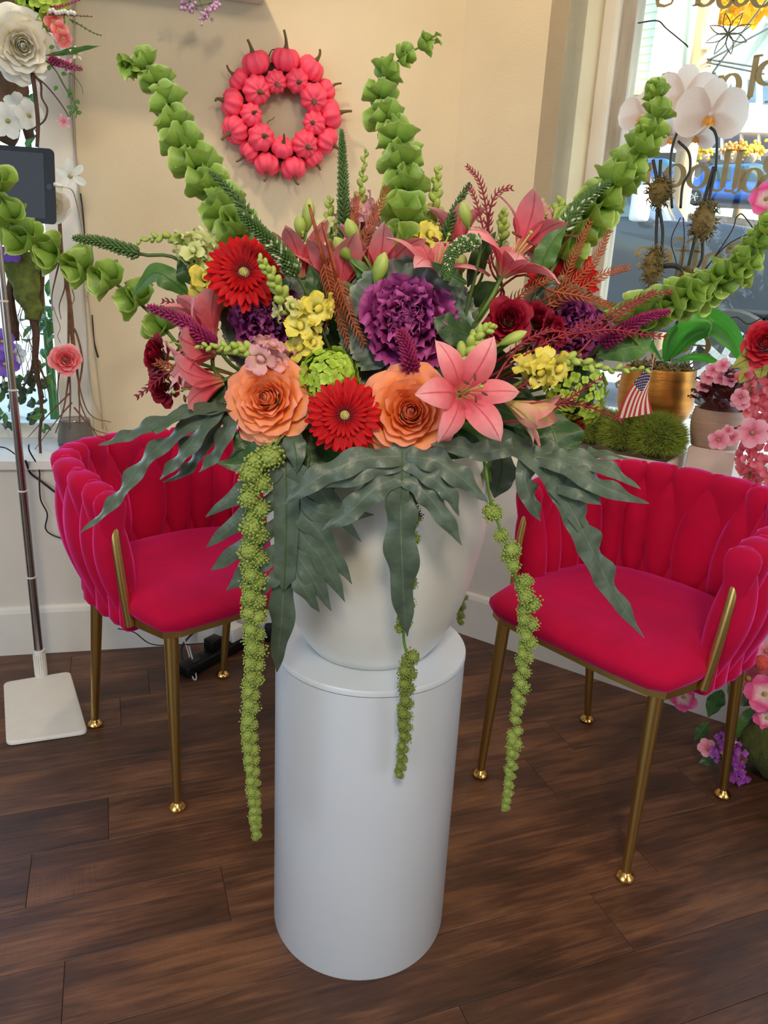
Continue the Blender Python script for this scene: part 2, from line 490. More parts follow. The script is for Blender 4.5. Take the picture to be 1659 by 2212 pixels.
# floor boards
M_floor_sub = mat('floor_joint', (62, 42, 32), 0.8, var=0.1)
fl = struct('floor', MB().prism([(-3.6, -3.0), (3.4, -3.0), (3.4, 3.3), (-3.6, 3.3)], -0.1, -0.0025), M_floor_sub)
def wood_floor():
    m = bpy.data.materials.new('dark_walnut_plank')
    m.use_nodes = True
    N, L = m.node_tree.nodes, m.node_tree.links
    b = N['Principled BSDF']
    tc = N.new('ShaderNodeTexCoord')
    oi = N.new('ShaderNodeObjectInfo')
    mp = N.new('ShaderNodeMapping')
    add = N.new('ShaderNodeVectorMath'); add.operation = 'ADD'
    sc = N.new('ShaderNodeVectorMath'); sc.operation = 'SCALE'; sc.inputs[3].default_value = 37.0
    cmb = N.new('ShaderNodeCombineXYZ')
    L.new(oi.outputs['Random'], cmb.inputs[0]); L.new(oi.outputs['Random'], cmb.inputs[1])
    L.new(cmb.outputs[0], sc.inputs[0])
    L.new(tc.outputs['Object'], add.inputs[0]); L.new(sc.outputs[0], add.inputs[1])
    mp.inputs['Scale'].default_value = (2.6, 34, 34)
    L.new(add.outputs[0], mp.inputs[0])
    n1 = N.new('ShaderNodeTexNoise'); n1.inputs['Scale'].default_value = 1.6; n1.inputs['Detail'].default_value = 10; n1.inputs['Roughness'].default_value = 0.7; n1.inputs['Distortion'].default_value = 0.9
    L.new(mp.outputs[0], n1.inputs['Vector'])
    mp2 = N.new('ShaderNodeMapping'); mp2.inputs['Scale'].default_value = (2.5, 7, 7)
    L.new(add.outputs[0], mp2.inputs[0])
    n2 = N.new('ShaderNodeTexNoise'); n2.inputs['Scale'].default_value = 1.3; n2.inputs['Detail'].default_value = 4
    L.new(mp2.outputs[0], n2.inputs['Vector'])
    r1 = N.new('ShaderNodeValToRGB')
    e = r1.color_ramp.elements
    e[0].position = 0.30; e[0].color = lin((36, 22, 16))
    e[1].position = 0.72; e[1].color = lin((140, 94, 64))
    k = e.new(0.5); k.color = lin((82, 52, 37))
    mixf = N.new('ShaderNodeMath'); mixf.operation = 'ADD'
    a1 = N.new('ShaderNodeMath'); a1.operation = 'MULTIPLY'; a1.inputs[1].default_value = 0.55
    a2 = N.new('ShaderNodeMath'); a2.operation = 'MULTIPLY'; a2.inputs[1].default_value = 0.55
    L.new(n1.outputs['Fac'], a1.inputs[0]); L.new(n2.outputs['Fac'], a2.inputs[0])
    L.new(a1.outputs[0], mixf.inputs[0]); L.new(a2.outputs[0], mixf.inputs[1])
    rv = N.new('ShaderNodeMapRange'); rv.inputs['To Min'].default_value = -0.075; rv.inputs['To Max'].default_value = 0.0
    L.new(oi.outputs['Random'], rv.inputs[0])
    m2 = N.new('ShaderNodeMath'); m2.operation = 'ADD'
    L.new(mixf.outputs[0], m2.inputs[0]); L.new(rv.outputs[0], m2.inputs[1])
    L.new(m2.outputs[0], r1.inputs[0])
    L.new(r1.outputs[0], b.inputs['Base Color'])
    rr = N.new('ShaderNodeMapRange'); rr.inputs['To Min'].default_value = 0.26; rr.inputs['To Max'].default_value = 0.48
    L.new(n1.outputs['Fac'], rr.inputs[0]); L.new(rr.outputs[0], b.inputs['Roughness'])
    b.inputs['Specular IOR Level'].default_value = 0.45
    # saw marks across the grain
    mp3 = N.new('ShaderNodeMapping'); mp3.inputs['Scale'].default_value = (150, 18, 1)
    L.new(add.outputs[0], mp3.inputs[0])
    n3 = N.new('ShaderNodeTexNoise'); n3.inputs['Scale'].default_value = 1.0; n3.inputs['Detail'].default_value = 2
    L.new(mp3.outputs[0], n3.inputs['Vector'])
    ad = N.new('ShaderNodeMath'); ad.operation = 'MULTIPLY'
    st = N.new('ShaderNodeMath'); st.operation = 'GREATER_THAN'; st.inputs[1].default_value = 0.56
    L.new(n2.outputs['Fac'], st.inputs[0])
    L.new(n3.outputs['Fac'], ad.inputs[0]); L.new(st.outputs[0], ad.inputs[1])
    sm = N.new('ShaderNodeMath'); sm.operation = 'ADD'
    L.new(n1.outputs['Fac'], sm.inputs[0]); L.new(ad.outputs[0], sm.inputs[1])
    bp = N.new('ShaderNodeBump'); bp.inputs['Strength'].default_value = 0.35; bp.inputs['Distance'].default_value = 0.002
    L.new(sm.outputs[0], bp.inputs['Height']); L.new(bp.outputs[0], b.inputs['Normal'])
    return m
M_plank = wood_floor()
PU = Vector((0.936, 0.352, 0)); PN_ = Vector((-PU.y, PU.x, 0))
PWID, PLEN = 0.150, 1.22
off = PZ(470, 1872, 0).dot(PN_)
joint_a = PZ(488, 1930, 0).dot(PU)
plank_mesh = MB().box((PLEN/2, PWID/2, -0.002), (PLEN-0.0010, PWID-0.0010, 0.004), 0.0006, seg=1).mesh('plank', M_plank, False)
known = {-1: joint_a, -3: PZ(1330, 2000, 0).dot(PU), 0: PZ(62, 1905, 0).dot(PU), -2: PZ(136, 2150, 0).dot(PU)}
for i in range(-16, 13):
    st = known.get(i, random.uniform(0, PLEN))
    st = st % PLEN
    for k in range(-3, 4):
        o0 = PU*(st+k*PLEN) + PN_*(off+i*PWID)
        c = o0 + PU*PLEN/2
        if c.y < -0.9 or c.y > 3.0 or abs(c.x) > 2.3:
            continue
        # leave out boards wholly behind the walls
        if (c-KC).dot(NL) > 0.45 or (c-KC).dot(NR) > 0.45:
            continue
        inst(fl, 'plank', plank_mesh, Matrix.Translation(o0) @ fx((0, 0, 0), PU, (0, 0, 1)))
# ================================================================== pedestal and vase
VX, VY = -0.012, 1.208
M_ped = mat('white_laminate', (210, 216, 225), 0.32, var=0.015, scale=8, coat=0.2)
M_vase = mat('white_ceramic', (222, 222, 216), 0.38, var=0.015, scale=8, coat=0.1)
PH = 0.599
t = thing('pedestal', 'tall round white pedestal carrying the vase, on the dark floor', 'pedestal', (VX, VY, 0))
part(t, 'drum', MB().lathe([(0.1695, 0.0), (0.1705, 0.003), (0.1705, PH-0.012), (0.1700, PH-0.012)], 96, T(VX, VY, 0), capt=False), M_ped, angle=40)
part(t, 'top_plate', MB().lathe([(0.1695, PH-0.012), (0.1715, PH-0.010), (0.1715, PH-0.003), (0.170, PH)], 96, T(VX, VY, 0)), M_ped, angle=30)
prof = [(0.100, 0.0), (0.108, 0.003), (0.122, 0.022), (0.142, 0.058), (0.160, 0.105), (0.173, 0.155), (0.184, 0.215), (0.192, 0.28), (0.196, 0.34), (0.197, 0.375), (0.194, 0.381), (0.188, 0.378), (0.186, 0.34), (0.17, 0.24), (0.13, 0.08), (0.08, 0.04)]
v = thing('vase', 'large white rounded vase on the pedestal, filled with flowers', 'vase', (VX, VY, PH))
part(v, 'body', MB().lathe(prof, 96, T(VX, VY, PH)), M_vase, angle=50)
M_dark = mat('wet_floral_foam', (38, 52, 30), 0.9, var=0.3, scale=60)
part(v, 'flower_foam', MB().lathe([(0.17, 0.30), (0.165, 0.372), (0.13, 0.43), (0.07, 0.46), (0.0, 0.465)], 32, T(VX, VY, PH), capt=False), M_dark)
RIM = PH+0.38
# ================================================================== chairs
M_velvet = mat('magenta_velvet', (190, 3, 58), 0.85, var=0.10, scale=14, bump=0.12, bscale=500, sheen=1.0, sheen_tint=(255, 80, 200), spec=0.2)
M_gold = mat('brushed_gold', (196, 166, 100), 0.34, metal=1.0, var=0.08, scale=20, stretch=(1, 1, 0.1))
M_foot = mat('polished_gold_foot', (222, 176, 104), 0.18, metal=1.0, var=0.03)
def make_chair(label, cen, fwd):
    fwd = Vector(fwd).normalized()
    rz = math.atan2(fwd.y, fwd.x)-PI/2
    t = thing('velvet_chair', label, 'chair', (cen[0], cen[1], 0), 'magenta woven velvet armchairs', rz)
    W_ = WM[t.name]
    lp = lambda name, mb, m, **k: part(t, name, mb, m, world=False, **k)
    # plan outline of seat
    def outline(k=1.0, grow=0.0):
        pts = []
        fr = [(-0.235, 0.232), (0.235, 0.232)]
        pts.append(Vector((-0.10, 0.246, 0))); pts.append(Vector((0.10, 0.246, 0)))
        pts.append(Vector((0.20, 0.240, 0))); pts.append(Vector((0.236, 0.222, 0)))
        pts.append(Vector((0.252, 0.14, 0))); pts.append(Vector((0.256, 0.05, 0)))
        for i in range(0, 13):
            a = -PI*i/12
            ca, sa = math.cos(a), math.sin(a)
            e = 0.78
            pts.append(Vector((0.252*math.copysign(abs(ca)**e, ca), -0.02+0.215*math.copysign(abs(sa)**e, sa), 0)))
        pts.append(Vector((-0.256, 0.05, 0))); pts.append(Vector((-0.252, 0.14, 0)))
        pts.append(Vector((-0.236, 0.222, 0))); pts.append(Vector((-0.20, 0.240, 0)))
        return [p*k + p.normalized()*grow for p in pts]
    # cushion: stacked outlines with a crown
    mb = MB()
    rows = []
    for g, z in [(-0.012, 0.468), (0.0, 0.476), (0.008, 0.490), (0.006, 0.505), (-0.006, 0.517), (-0.03, 0.526), (-0.08, 0.533), (-0.14, 0.537), (-0.2, 0.538)]:
        rows.append([p + p.normalized()*max(g, -p.length+0.01) + Vector((0, 0, z - 0.010*max(0, p.y/0.246)**3)) for p in outline()])
    n = len(rows[0])
    mb.grid(rows, close=True)
    o = len(mb.v)
    mb.f.append(tuple((len(rows)-1)*n+k for k in range(n)))
    mb.f.append(tuple(reversed(range(n))))
    seat = lp('seat_cushion', mb, M_velvet)
    # gold frame plate under the cushion
    mb = MB()
    poly = [(p.x, p.y) for p in outline(1.0, -0.004)]
    mb.prism(poly, 0.450, 0.470)
    lp('seat_frame', mb, M_gold, smooth=False)
    for sx in (-1, 1):
        for fy, sy in ((0.224, 1), (-0.228, -1)):
            top = Vector((sx*0.205, sy*(0.205 if sy > 0 else 0.16), 0.452))
            bot = Vector((sx*(0.217 if sy > 0 else 0.209), fy, 0.018))
            pth = [top.lerp(bot, i/6) for i in range(7)]
            leg = lp('leg', MB().tube(pth, [lerp(0.0165, 0.0098, i/6) for i in range(7)], 16), M_gold, angle=40)
            part(leg, 'foot', MB().lathe([(0.010, 0.020), (0.013, 0.016), (0.020, 0.010), (0.021, 0.005), (0.015, 0.0)], 20, T(bot.x, bot.y, 0)), M_foot, world=False, angle=50)
    # woven shell ------------------------------------------------------
    YF = 0.095
    Lr = 0.0
    def shell(u, v):
        """u 0..1 round the back from right arm to left arm, v 0 bottom .. 1 rim; returns point and outward normal"""
        a = u*2-1
        flare = 0.235+0.038*math.sin(min(1, max(v, 0))*PI*0.52)
        back = 0.222+0.050*v
        straight = 0.30
        if abs(a) > 1-straight:
            k = (abs(a)-(1-straight))/straight
            x = math.copysign(flare, a)*(1-0.015*k)
            y = lerp(-0.04, YF, k)
            nrm = Vector((math.copysign(1, a), 0.05*k, 0)).normalized()
        else:
            th = a/(1-straight)*PI/2
            e = 0.80
            sx, cx = math.sin(th), math.cos(th)
            x = flare*math.copysign(abs(sx)**e, sx)
            y = -0.04-back*abs(cx)**e
            nrm = Vector((sx/flare, -cx/back, 0)).normalized()
        arm = max(0.0, (abs(a)-0.45)/0.55)
        top = 0.775-0.045*arm**1.3
        bot = 0.445
        return Vector((x, y, lerp(bot, top, v))), nrm
    def strap(u0, hw, lens, name, sh=0.0):
        """one padded strap: closed cross sections along v"""
        mb = MB()
        rows = []
        NV = 16
        for i in range(NV+1):
            v = i/NV
            vv = lerp(-0.02, 1.0, v)
            if lens:
                k = math.sin(PI*min(1.0, max(0.0, 0.03+0.90*v)))
                w = hw*(0.16+0.84*k**1.1)
                th = 0.012+0.030*k
                off = 0.0
            else:
                k = min(1.0, abs(v-0.44)/0.52)
                w = hw*(0.30+0.70*k**0.9)
                th = 0.010+0.026*k**1.2
                off = 0.0
            rim = 0.0
            uu = u0 + sh*(v-0.5)
            c, nr = shell(uu, vv)
            row = []
            NC = 12
            for k in range(NC):
                a = 2*PI*k/NC
                cu = uu + w*math.cos(a)*1.0
                p, nn = shell(min(1.0, max(0.0, cu)), vv)
                if cu > 1.0: p = p + (shell(1, vv)[0]-shell(0.99, vv)[0])*((cu-1)/0.01)*0.4
                if cu < 0.0: p = p + (shell(0, vv)[0]-shell(0.01, vv)[0])*((-cu)/0.01)*0.4
                s = math.sin(a)
                row.append(p + nn*(th*math.copysign(abs(s)**0.8, s)+off) + Vector((0, 0, (0.012*(abs(s)<0.3)*0))))
            rows.append(row)
        # rounded roll at both ends
        def endcap(row, dz, k):
            c = sum(row, Vector())/len(row)
            return [c + (p-c)*k + Vector((0, 0, dz)) for p in row]
        rows = [endcap(rows[0], -0.020, 0.35), endcap(rows[0], -0.014, 0.75)] + rows + [endcap(rows[-1], 0.013, 0.86), endcap(rows[-1], 0.021, 0.55), endcap(rows[-1], 0.023, 0.15)]
        mb.grid(rows, close=True)
        n = len(rows[0])
        mb.f.append(tuple(reversed(range(n))))
        mb.f.append(tuple((len(rows)-1)*n+k for k in range(n)))
        return lp(name, mb, M_velvet)
    NA = 15
    pt = 1.0/NA
    for i in range(NA):
        strap((i+0.5)*pt, pt*0.60, True, 'woven_strap', sh=0.012*(1 if i > NA/2 else -1))
    for i in range(NA+1):
        strap(min(0.985, max(0.015, i*pt)), pt*(0.60 if 0 < i < NA else 0.42), False, 'rolled_strap')
    # gold rails and arm posts
    mb = MB()
    mb.tube([shell(i/40, 0.46)[0] for i in range(41)], 0.006, 10)
    lp('back_rail', mb, M_gold)
    for sx in (-1, 1):
        pth = [Vector((sx*0.258, 0.118, 0.452)), Vector((sx*0.266, 0.108, 0.56)), Vector((sx*0.268, 0.092, 0.66)), Vector((sx*0.262, 0.070, 0.728))]
        lp('arm_post', MB().tube(spline(pth, 5), 0.0105, 14), M_gold, angle=50)
    return t
make_chair('magenta velvet chair with gold legs, left of the white pedestal', (-0.466, 1.78), (0.720, -0.694, 0))
make_chair('magenta velvet chair with gold legs, right of pedestal below the window', (0.597, 1.63), (-0.762, -0.647, 0))
# ================================================================== plant builders
def petal(L, W, prof, a0, a1, pw_=1.0, cup=0.0, ruf=(0, 0), nu=8, nv=5, ph=0.0, wrap=None, twist=0.0, fringe=0.0, side=0.0):
    """petal grid from the origin along +x, rising by angle a0 at the base and a1 at the tip; cup lifts the edges; wrap = radius of curling round the z axis"""
    rows = []
    x = z = 0.0
    ds = L/nu
    for i in range(nu+1):
        t = i/nu
        a = lerp(a0, a1, t**pw_)
        if i:
            am = lerp(a0, a1, ((i-0.5)/nu)**pw_)
            x += math.cos(am)*ds
            z += math.sin(am)*ds
        w = W*0.5*pw(prof, t)
        row = []
        for j in range(nv+1):
            v = j/nv*2-1
            ww = w*(1+fringe*t*math.sin(13*t+v*3+ph))
            y = v*ww
            h = cup*w*v*v + ruf[0]*math.sin(ruf[1]*t*6+ph+v*1.3)*abs(v)**1.5*(0.3+t) + ruf[0]*0.8*math.sin(ruf[1]*v*2.2+ph*1.7)*t**3
            h += twist*v*w*t
            p = Vector((x - math.sin(a)*h, y + side*t*t, z + math.cos(a)*h))
            if wrap:
                R = max(wrap + p.x, wrap*0.6)
                an = p.y/R
                p = Vector(((wrap+p.x)*math.cos(an), (wrap+p.x)*math.sin(an), p.z))
            row.append(p)
        rows.append(row)
    return MB().grid(rows)
PR_LILY = [(0, .22), (.15, .45), (.4, .95), (.55, 1), (.75, .8), (.92, .35), (1, .03)]
PR_ROSE = [(0, .35), (.25, .7), (.55, .98), (.75, 1), (.92, .85), (1, .55)]
PR_LEAF = [(0, .06), (.12, .5), (.3, .9), (.45, 1), (.65, .82), (.85, .4), (1, .02)]
PR_GERB = [(0, .4), (.3, .85), (.7, 1), (.9, .8), (1, .3)]
PR_ROUND = [(0, .25), (.3, .8), (.6, 1), (.85, .8), (1, .35)]
def strip(path, hw, nrm, wav=0.0, wf=5.0, nv=4, cupv=0.0, n=5, ph=0.0, fold=0.0, edge=0.0):
    """leaf blade along a path of points; hw(t) half width; nrm the direction the blade faces"""
    pts = spline(path, n)
    m = len(pts)-1
    rows = []
    for i, p in enumerate(pts):
        t = i/m
        d = (pts[min(m, i+1)]-pts[max(0, i-1)]).normalized()
        nn = Vector(nrm)-d*Vector(nrm).dot(d)
        nn.normalize()
        s = d.cross(nn)
        w = hw(t)
        row = []
        for j in range(nv+1):
            v = j/nv*2-1
            ew = 1+edge*math.sin(t*wf*6.28*1.0+ph+(1.7 if v > 0 else 0))*abs(v)
            h = wav*w*math.sin(t*wf*6.28+ph+(2.0 if v > 0 else 0))*abs(v)**1.5 + cupv*w*v*v - fold*w*abs(v)
            row.append(p + s*(w*v*ew) + nn*h)
        rows.append(row)
    return MB().grid(rows)
def leafw(wmax): return lambda t: wmax*pw(PR_LEAF, t)
# ---- materials
M_stem = mat('green_stem', (96, 132, 52), 0.5, var=0.15, scale=40)
M_stem_d = mat('dark_green_stem', (70, 92, 40), 0.5, var=0.15, scale=40)
M_leaf = mat('dark_leaf', (48, 82, 40), 0.38, var=0.25, scale=25, bump=0.3, bscale=120, trans=0.18, across=((96, 132, 78), 0.01, 0.035))
M_leaf2 = mat('mid_green_leaf', (74, 116, 48), 0.4, var=0.22, scale=25, bump=0.3, bscale=120, trans=0.25, across=((128, 160, 96), 0.01, 0.035))
M_fern = mat('blue_fern', (84, 100, 84), 0.40, var=0.22, scale=45, bump=0.35, bscale=90, trans=0.12, across=((112, 122, 100), 0.008, 0.022), spec=0.5)
M_bell = mat('bell_green', (138, 178, 54), 0.42, var=0.14, scale=60, bump=0.2, bscale=200, trans=0.32, tcol=(168, 196, 70), ramp=[(0, (92, 126, 44)), (0.5, (132, 168, 70)), (0.85, (164, 194, 94)), (1, (206, 226, 150))])
M_lily = mat('pink_lily', (228, 112, 128), 0.45, var=0.08, scale=70, trans=0.30, spec=0.25, ramp=[(0, (222, 176, 130)), (0.2, (228, 92, 108)), (0.6, (242, 136, 146)), (1, (248, 182, 184))], across=((210, 80, 98), 0.004, 0.05))
M_lilyb = mat('lily_bud', (170, 190, 84), 0.45, var=0.12, scale=50, trans=0.15, ramp=[(0, (120, 150, 60)), (0.6, (172, 192, 88)), (1, (196, 204, 124))])
M_lily_half = mat('half_open_lily', (212, 180, 130), 0.45, var=0.1, scale=50, trans=0.15, ramp=[(0, (186, 186, 96)), (0.4, (226, 178, 140)), (1, (232, 140, 140))], across=((190, 200, 110), 0.02, 0.10))
M_anther = mat('brown_anther', (112, 58, 30), 0.8)
M_filament = mat('pale_filament', (224, 178, 132), 0.5)
M_gerb = mat('red_gerbera', (176, 8, 16), 0.5, var=0.14, scale=90, trans=0.06, spec=0.15, ramp=[(0, (112, 2, 12)), (0.5, (172, 6, 14)), (1, (192, 12, 18))], across=((150, 6, 14), 0.02, 0.12))
M_gerbd = mat('gerbera_dark_ring', (134, 10, 22), 0.6, var=0.4, scale=200)
M_gerbc = mat('gerbera_centre', (176, 170, 92), 0.8, var=0.35, scale=300, bump=0.6)
M_orose = mat('orange_rose', (250, 148, 86), 0.5, spec=0.25, var=0.06, scale=60, trans=0.22, tcol=(255, 150, 70), ramp=[(0, (236, 110, 24)), (0.5, (250, 150, 70)), (0.8, (252, 168, 108)), (1, (246, 160, 140))])
M_rrose = mat('dark_red_rose', (126, 8, 32), 0.55, spec=0.2, var=0.15, scale=60, trans=0.1, ramp=[(0, (80, 2, 18)), (0.7, (132, 8, 34)), (1, (150, 18, 46))])
M_kale = mat('purple_kale', (120, 36, 116), 0.5, var=0.2, scale=80, trans=0.15, spec=0.25, ramp=[(0, (44, 4, 36)), (0.45, (104, 26, 86)), (0.8, (142, 46, 114)), (1, (180, 86, 150))])
M_kale_o = mat('grey_green_kale', (74, 92, 80), 0.5, var=0.2, scale=60, trans=0.1, ramp=[(0, (98, 60, 98)), (0.35, (70, 78, 74)), (0.9, (78, 98, 84)), (1, (150, 164, 144))], across=((120, 110, 120), 0.01, 0.04))
M_hyd = mat('lime_hydrangea', (178, 206, 62), 0.55, var=0.12, scale=80, trans=0.2, ramp=[(0, (150, 184, 44)), (1, (188, 214, 84))])
M_yel = mat('yellow_snapdragon', (238, 224, 84), 0.5, var=0.08, scale=60, trans=0.25, ramp=[(0, (206, 214, 110)), (0.5, (242, 230, 116)), (1, (240, 220, 70))])
M_pale = mat('pale_snapdragon', (226, 230, 150), 0.5, var=0.08, scale=60, trans=0.25, ramp=[(0, (190, 208, 110)), (1, (238, 236, 176))])
M_pinks = mat('pink_snapdragon', (236, 170, 178), 0.5, var=0.08, scale=60, trans=0.25, ramp=[(0, (226, 190, 160)), (1, (238, 166, 184))])
M_bud = mat('snapdragon_bud', (176, 196, 92), 0.5, var=0.15, scale=60, trans=0.15)
M_spike = mat('green_veronica', (82, 112, 56), 0.6, var=0.35, scale=300)
M_spikew = mat('white_tipped_florets', (196, 204, 170), 0.6, var=0.3, scale=300)
M_spikep = mat('magenta_veronica', (150, 34, 92), 0.6, var=0.35, scale=300)
M_grev = mat('rust_grevillea', (150, 70, 28), 0.5, var=0.25, scale=120)
M_grevr = mat('crimson_grevillea', (132, 22, 40), 0.5, var=0.25, scale=120)
M_amar = mat('amaranthus_green', (158, 176, 84), 0.75, var=0.35, scale=180, trans=0.1)
M_amar_d = mat('amaranthus_olive', (134, 148, 66), 0.75, var=0.35, scale=180, trans=0.1)
HEART = Vector((VX, VY, RIM+0.02))
def stem_to(root, start, r=0.0028, m=None, dirn=None, end=None, name='stem'):
    start = Vector(start)
    end = Vector(end) if end is not None else HEART + Vector(((start.x-VX)*0.25, (start.y-VY)*0.25, 0.02))
    d = (start-end).length
    mid = start.lerp(end, 0.5) + Vector((0, 0, 0.05*d))
    pts = [start]
    if dirn is not None:
        pts.append(start - Vector(dirn).normalized()*d*0.25)
    else:
        pts.append(mid)
    pts.append(end)
    return part(root, name, MB().tube(spline(pts, 6), r, 7), m or M_stem)
# ---- shared meshes
_cache = {}
def cm(key, fn):
    if key not in _cache:
        _cache[key] = fn()
    return _cache[key]
# lily
def lily(label, pos, dirn, size=1.0, openn=1.0, m=None, tw=0.0, stem=True, seedv=0, npet=6):
    pos = Vector(pos)
    r = thing('lily', label, 'lily', pos, 'pink lilies in the arrangement')
    m = m or M_lily
    Mw = frame(pos, dirn, (1, 0, 0)) @ RZ(tw) @ S(size)
    key = round(openn, 2)
    def mk(w, inner, var):
        a0 = math.radians(lerp(86, 62, min(1, openn)))
        a1 = math.radians(lerp(60, -38, openn)) + (0.12 if inner else -0.05) + var*0.25
        return petal(0.104, w, PR_LILY, a0, a1, 1.35, cup=-0.22 if openn > .5 else 0.35, ruf=(0.0018, 1.2), nu=10, nv=6, ph=var*3, twist=var*0.25).mesh('petal', m)
    for k in range(npet):
        inner = k % 2
        var = [0.1, -0.5, 0.6, -0.2, 0.9, -0.8][(k+seedv) % 6]
        me = cm(('lily', key, inner, var, m.name), lambda: mk(0.050 if inner else 0.039, inner, var))
        inst(r, 'petal', me, Mw @ RZ(k*PI/3 + var*0.06) @ T(0.004, 0, 0.002*inner))
    if openn > 0.35:
        for k in range(6):
            def mks():
                mb = MB()
                pts = [Vector((0, 0, 0)), Vector((0.006, 0, 0.035)), Vector((0.016, 0, 0.062))]
                return mb.tube(spline(pts, 4), 0.0009, 5).mesh('stamen', M_filament)
            st = inst(r, 'stamen', cm('stamen', mks), Mw @ RZ(k*PI/3+0.5))
            inst(st, 'anther', cm('anther', lambda: MB().ball((0, 0, 0), 0.0021, 6, 5, scale=(3, 1, 1)).mesh('anther', M_anther)), Mw @ RZ(k*PI/3+0.5) @ T(0.016, 0, 0.062))
        inst(r, 'pistil', cm('pistil', lambda: MB().tube([Vector((0, 0, 0)), Vector((0, 0, 0.04)), Vector((0.004, 0, 0.074))], [0.0012, 0.0012, 0.0012], 6).ball((0.004, 0, 0.075), 0.003, 7, 5).mesh('pistil', M_bud)), Mw)
    if stem:
        stem_to(r, pos, 0.003, dirn=dirn)
    return r
def bud(label, tip, basep, width=0.014, m=None, stem=True):
    tip, basep = Vector(tip), Vector(basep)
    r = thing('lily_bud', label, 'flower bud', basep, 'closed lily buds')
    L = (tip-basep).length
    Mw = frame(basep, tip-basep)
    prof = [(0, .3), (.12, .62), (.35, .95), (.6, 1.0), (.8, .78), (.93, .42), (1, .08)]
    for k in range(3):
        rows = []
        for i in range(11):
            t = i/10
            rr = width*pw(prof, t)
            row = []
            for j in range(7):
                a = (k+(j/6))*2*PI/3
                q = rr*(1-0.10*(abs(j-3)/3)**3)
                row.append(Vector((q*math.cos(a), q*math.sin(a), t*L)))
            rows.append(row)
        part(r, 'bud_petal', MB().grid(rows, Mw), m or M_lilyb)
    if stem: stem_to(r, basep, 0.0022, dirn=tip-basep)
    return r
def gerbera(label, pos, dirn, size=1.0, droop=0.0):
    pos = Vector(pos)
    r = thing('gerbera', label, 'gerbera', pos, 'red gerberas in the arrangement')
    Mw = frame(pos, dirn) @ S(size)
    for ring, (n, L, a0, a1, z) in enumerate([(28, 0.047, 6, -14, 0.0), (26, 0.043, 18, -4, 0.003), (24, 0.026, 34, 10, 0.005)]):
        for k in range(n):
            vv = (k*7) % 3
            me = cm(('gerb', ring, vv), lambda: petal(L*(1-0.05*vv), 0.0108 if ring < 2 else 0.006, PR_GERB, math.radians(a0+4*vv), math.radians(a1-5*vv), 1, cup=0.35, nu=6, nv=4, twist=0.1*(vv-1)).mesh('petal', M_gerb))
            inst(r, 'petal', me, Mw @ RZ(2*PI*(k+0.5*ring)/n + rnd(-.05, .05)) @ T(0.008, 0, z))
    mb = MB()
    for ring in range(4):
        n = 20+ring*5
        for k in range(n):
            a = 2*PI*k/n + ring*.3
            rr = 0.0065+ring*0.0031
            d = Vector((math.cos(a), math.sin(a), 0.9)).normalized()
            p0 = Vector((rr*math.cos(a), rr*math.sin(a), 0.005))
            mb.tube([p0, p0+d*0.005, p0+d*0.007+Vector((0, 0, -0.001))], [0.0009, 0.0009, 0.0003], 4, cap=False)
    mb.v = [Mw @ p for p in mb.v]
    part(r, 'disc_florets', mb, M_gerbd, kind='stuff', label='dark red ring of tiny disc florets')
    part(r, 'centre', MB().ball((0, 0, 0.005), 0.0066, 14, 8, Mw, scale=(1, 1, .55)), M_gerbc, label='pale yellow-green flower centre')
    stem_to(r, pos, 0.0032, dirn=dirn)
    return r
def rose(label, pos, dirn, size, m, group, n=34, cat='rose', openk=1.0, leafm=None, stem=True, name='rose', ruff=1.0, tw=0.0, sepals=True):
    """size = radius of the open flower"""
    pos = Vector(pos)
    r = thing(name, label, cat, pos, group)
    Mw = frame(pos, dirn) @ RZ(tw) @ S(size)
    ga = 2.39996
    rs = random.Random(len(label)*13+n)
    for k in range(n):
        t = k/(n-1)
        rad = 0.03+0.40*t**0.85
        a0 = math.radians(lerp(86, 30, t**1.1))*1.0
        a1 = math.radians(lerp(112, -32*openk, t**1.3))
        L = lerp(0.42, 0.66, t)
        W = lerp(0.34, 0.95, t**0.7)
        zb = lerp(-0.02, -0.30, t)
        mb = petal(L, W, PR_ROSE, a0, a1, 1.4, cup=0.02, ruf=(0.022*ruff*(0.5+t), 2.0), nu=7, nv=7, ph=rs.uniform(0, 6), wrap=rad, twist=rs.uniform(-.12, .12))
        o = bpy.data.objects.new('petal', mb.mesh('petal', m))
        link(o, r, Mw @ RZ(k*ga+rs.uniform(-.2, .2)) @ T(0, 0, zb))
    if sepals:
        part(r, 'hip', MB().lathe([(0.05, -0.50), (0.16, -0.42), (0.2, -0.34), (0.1, -0.3)], 12, Mw), M_stem_d)
    if stem: stem_to(r, pos + Vector(dirn).normalized()*(-0.5*size), 0.0028, dirn=dirn)
    return r
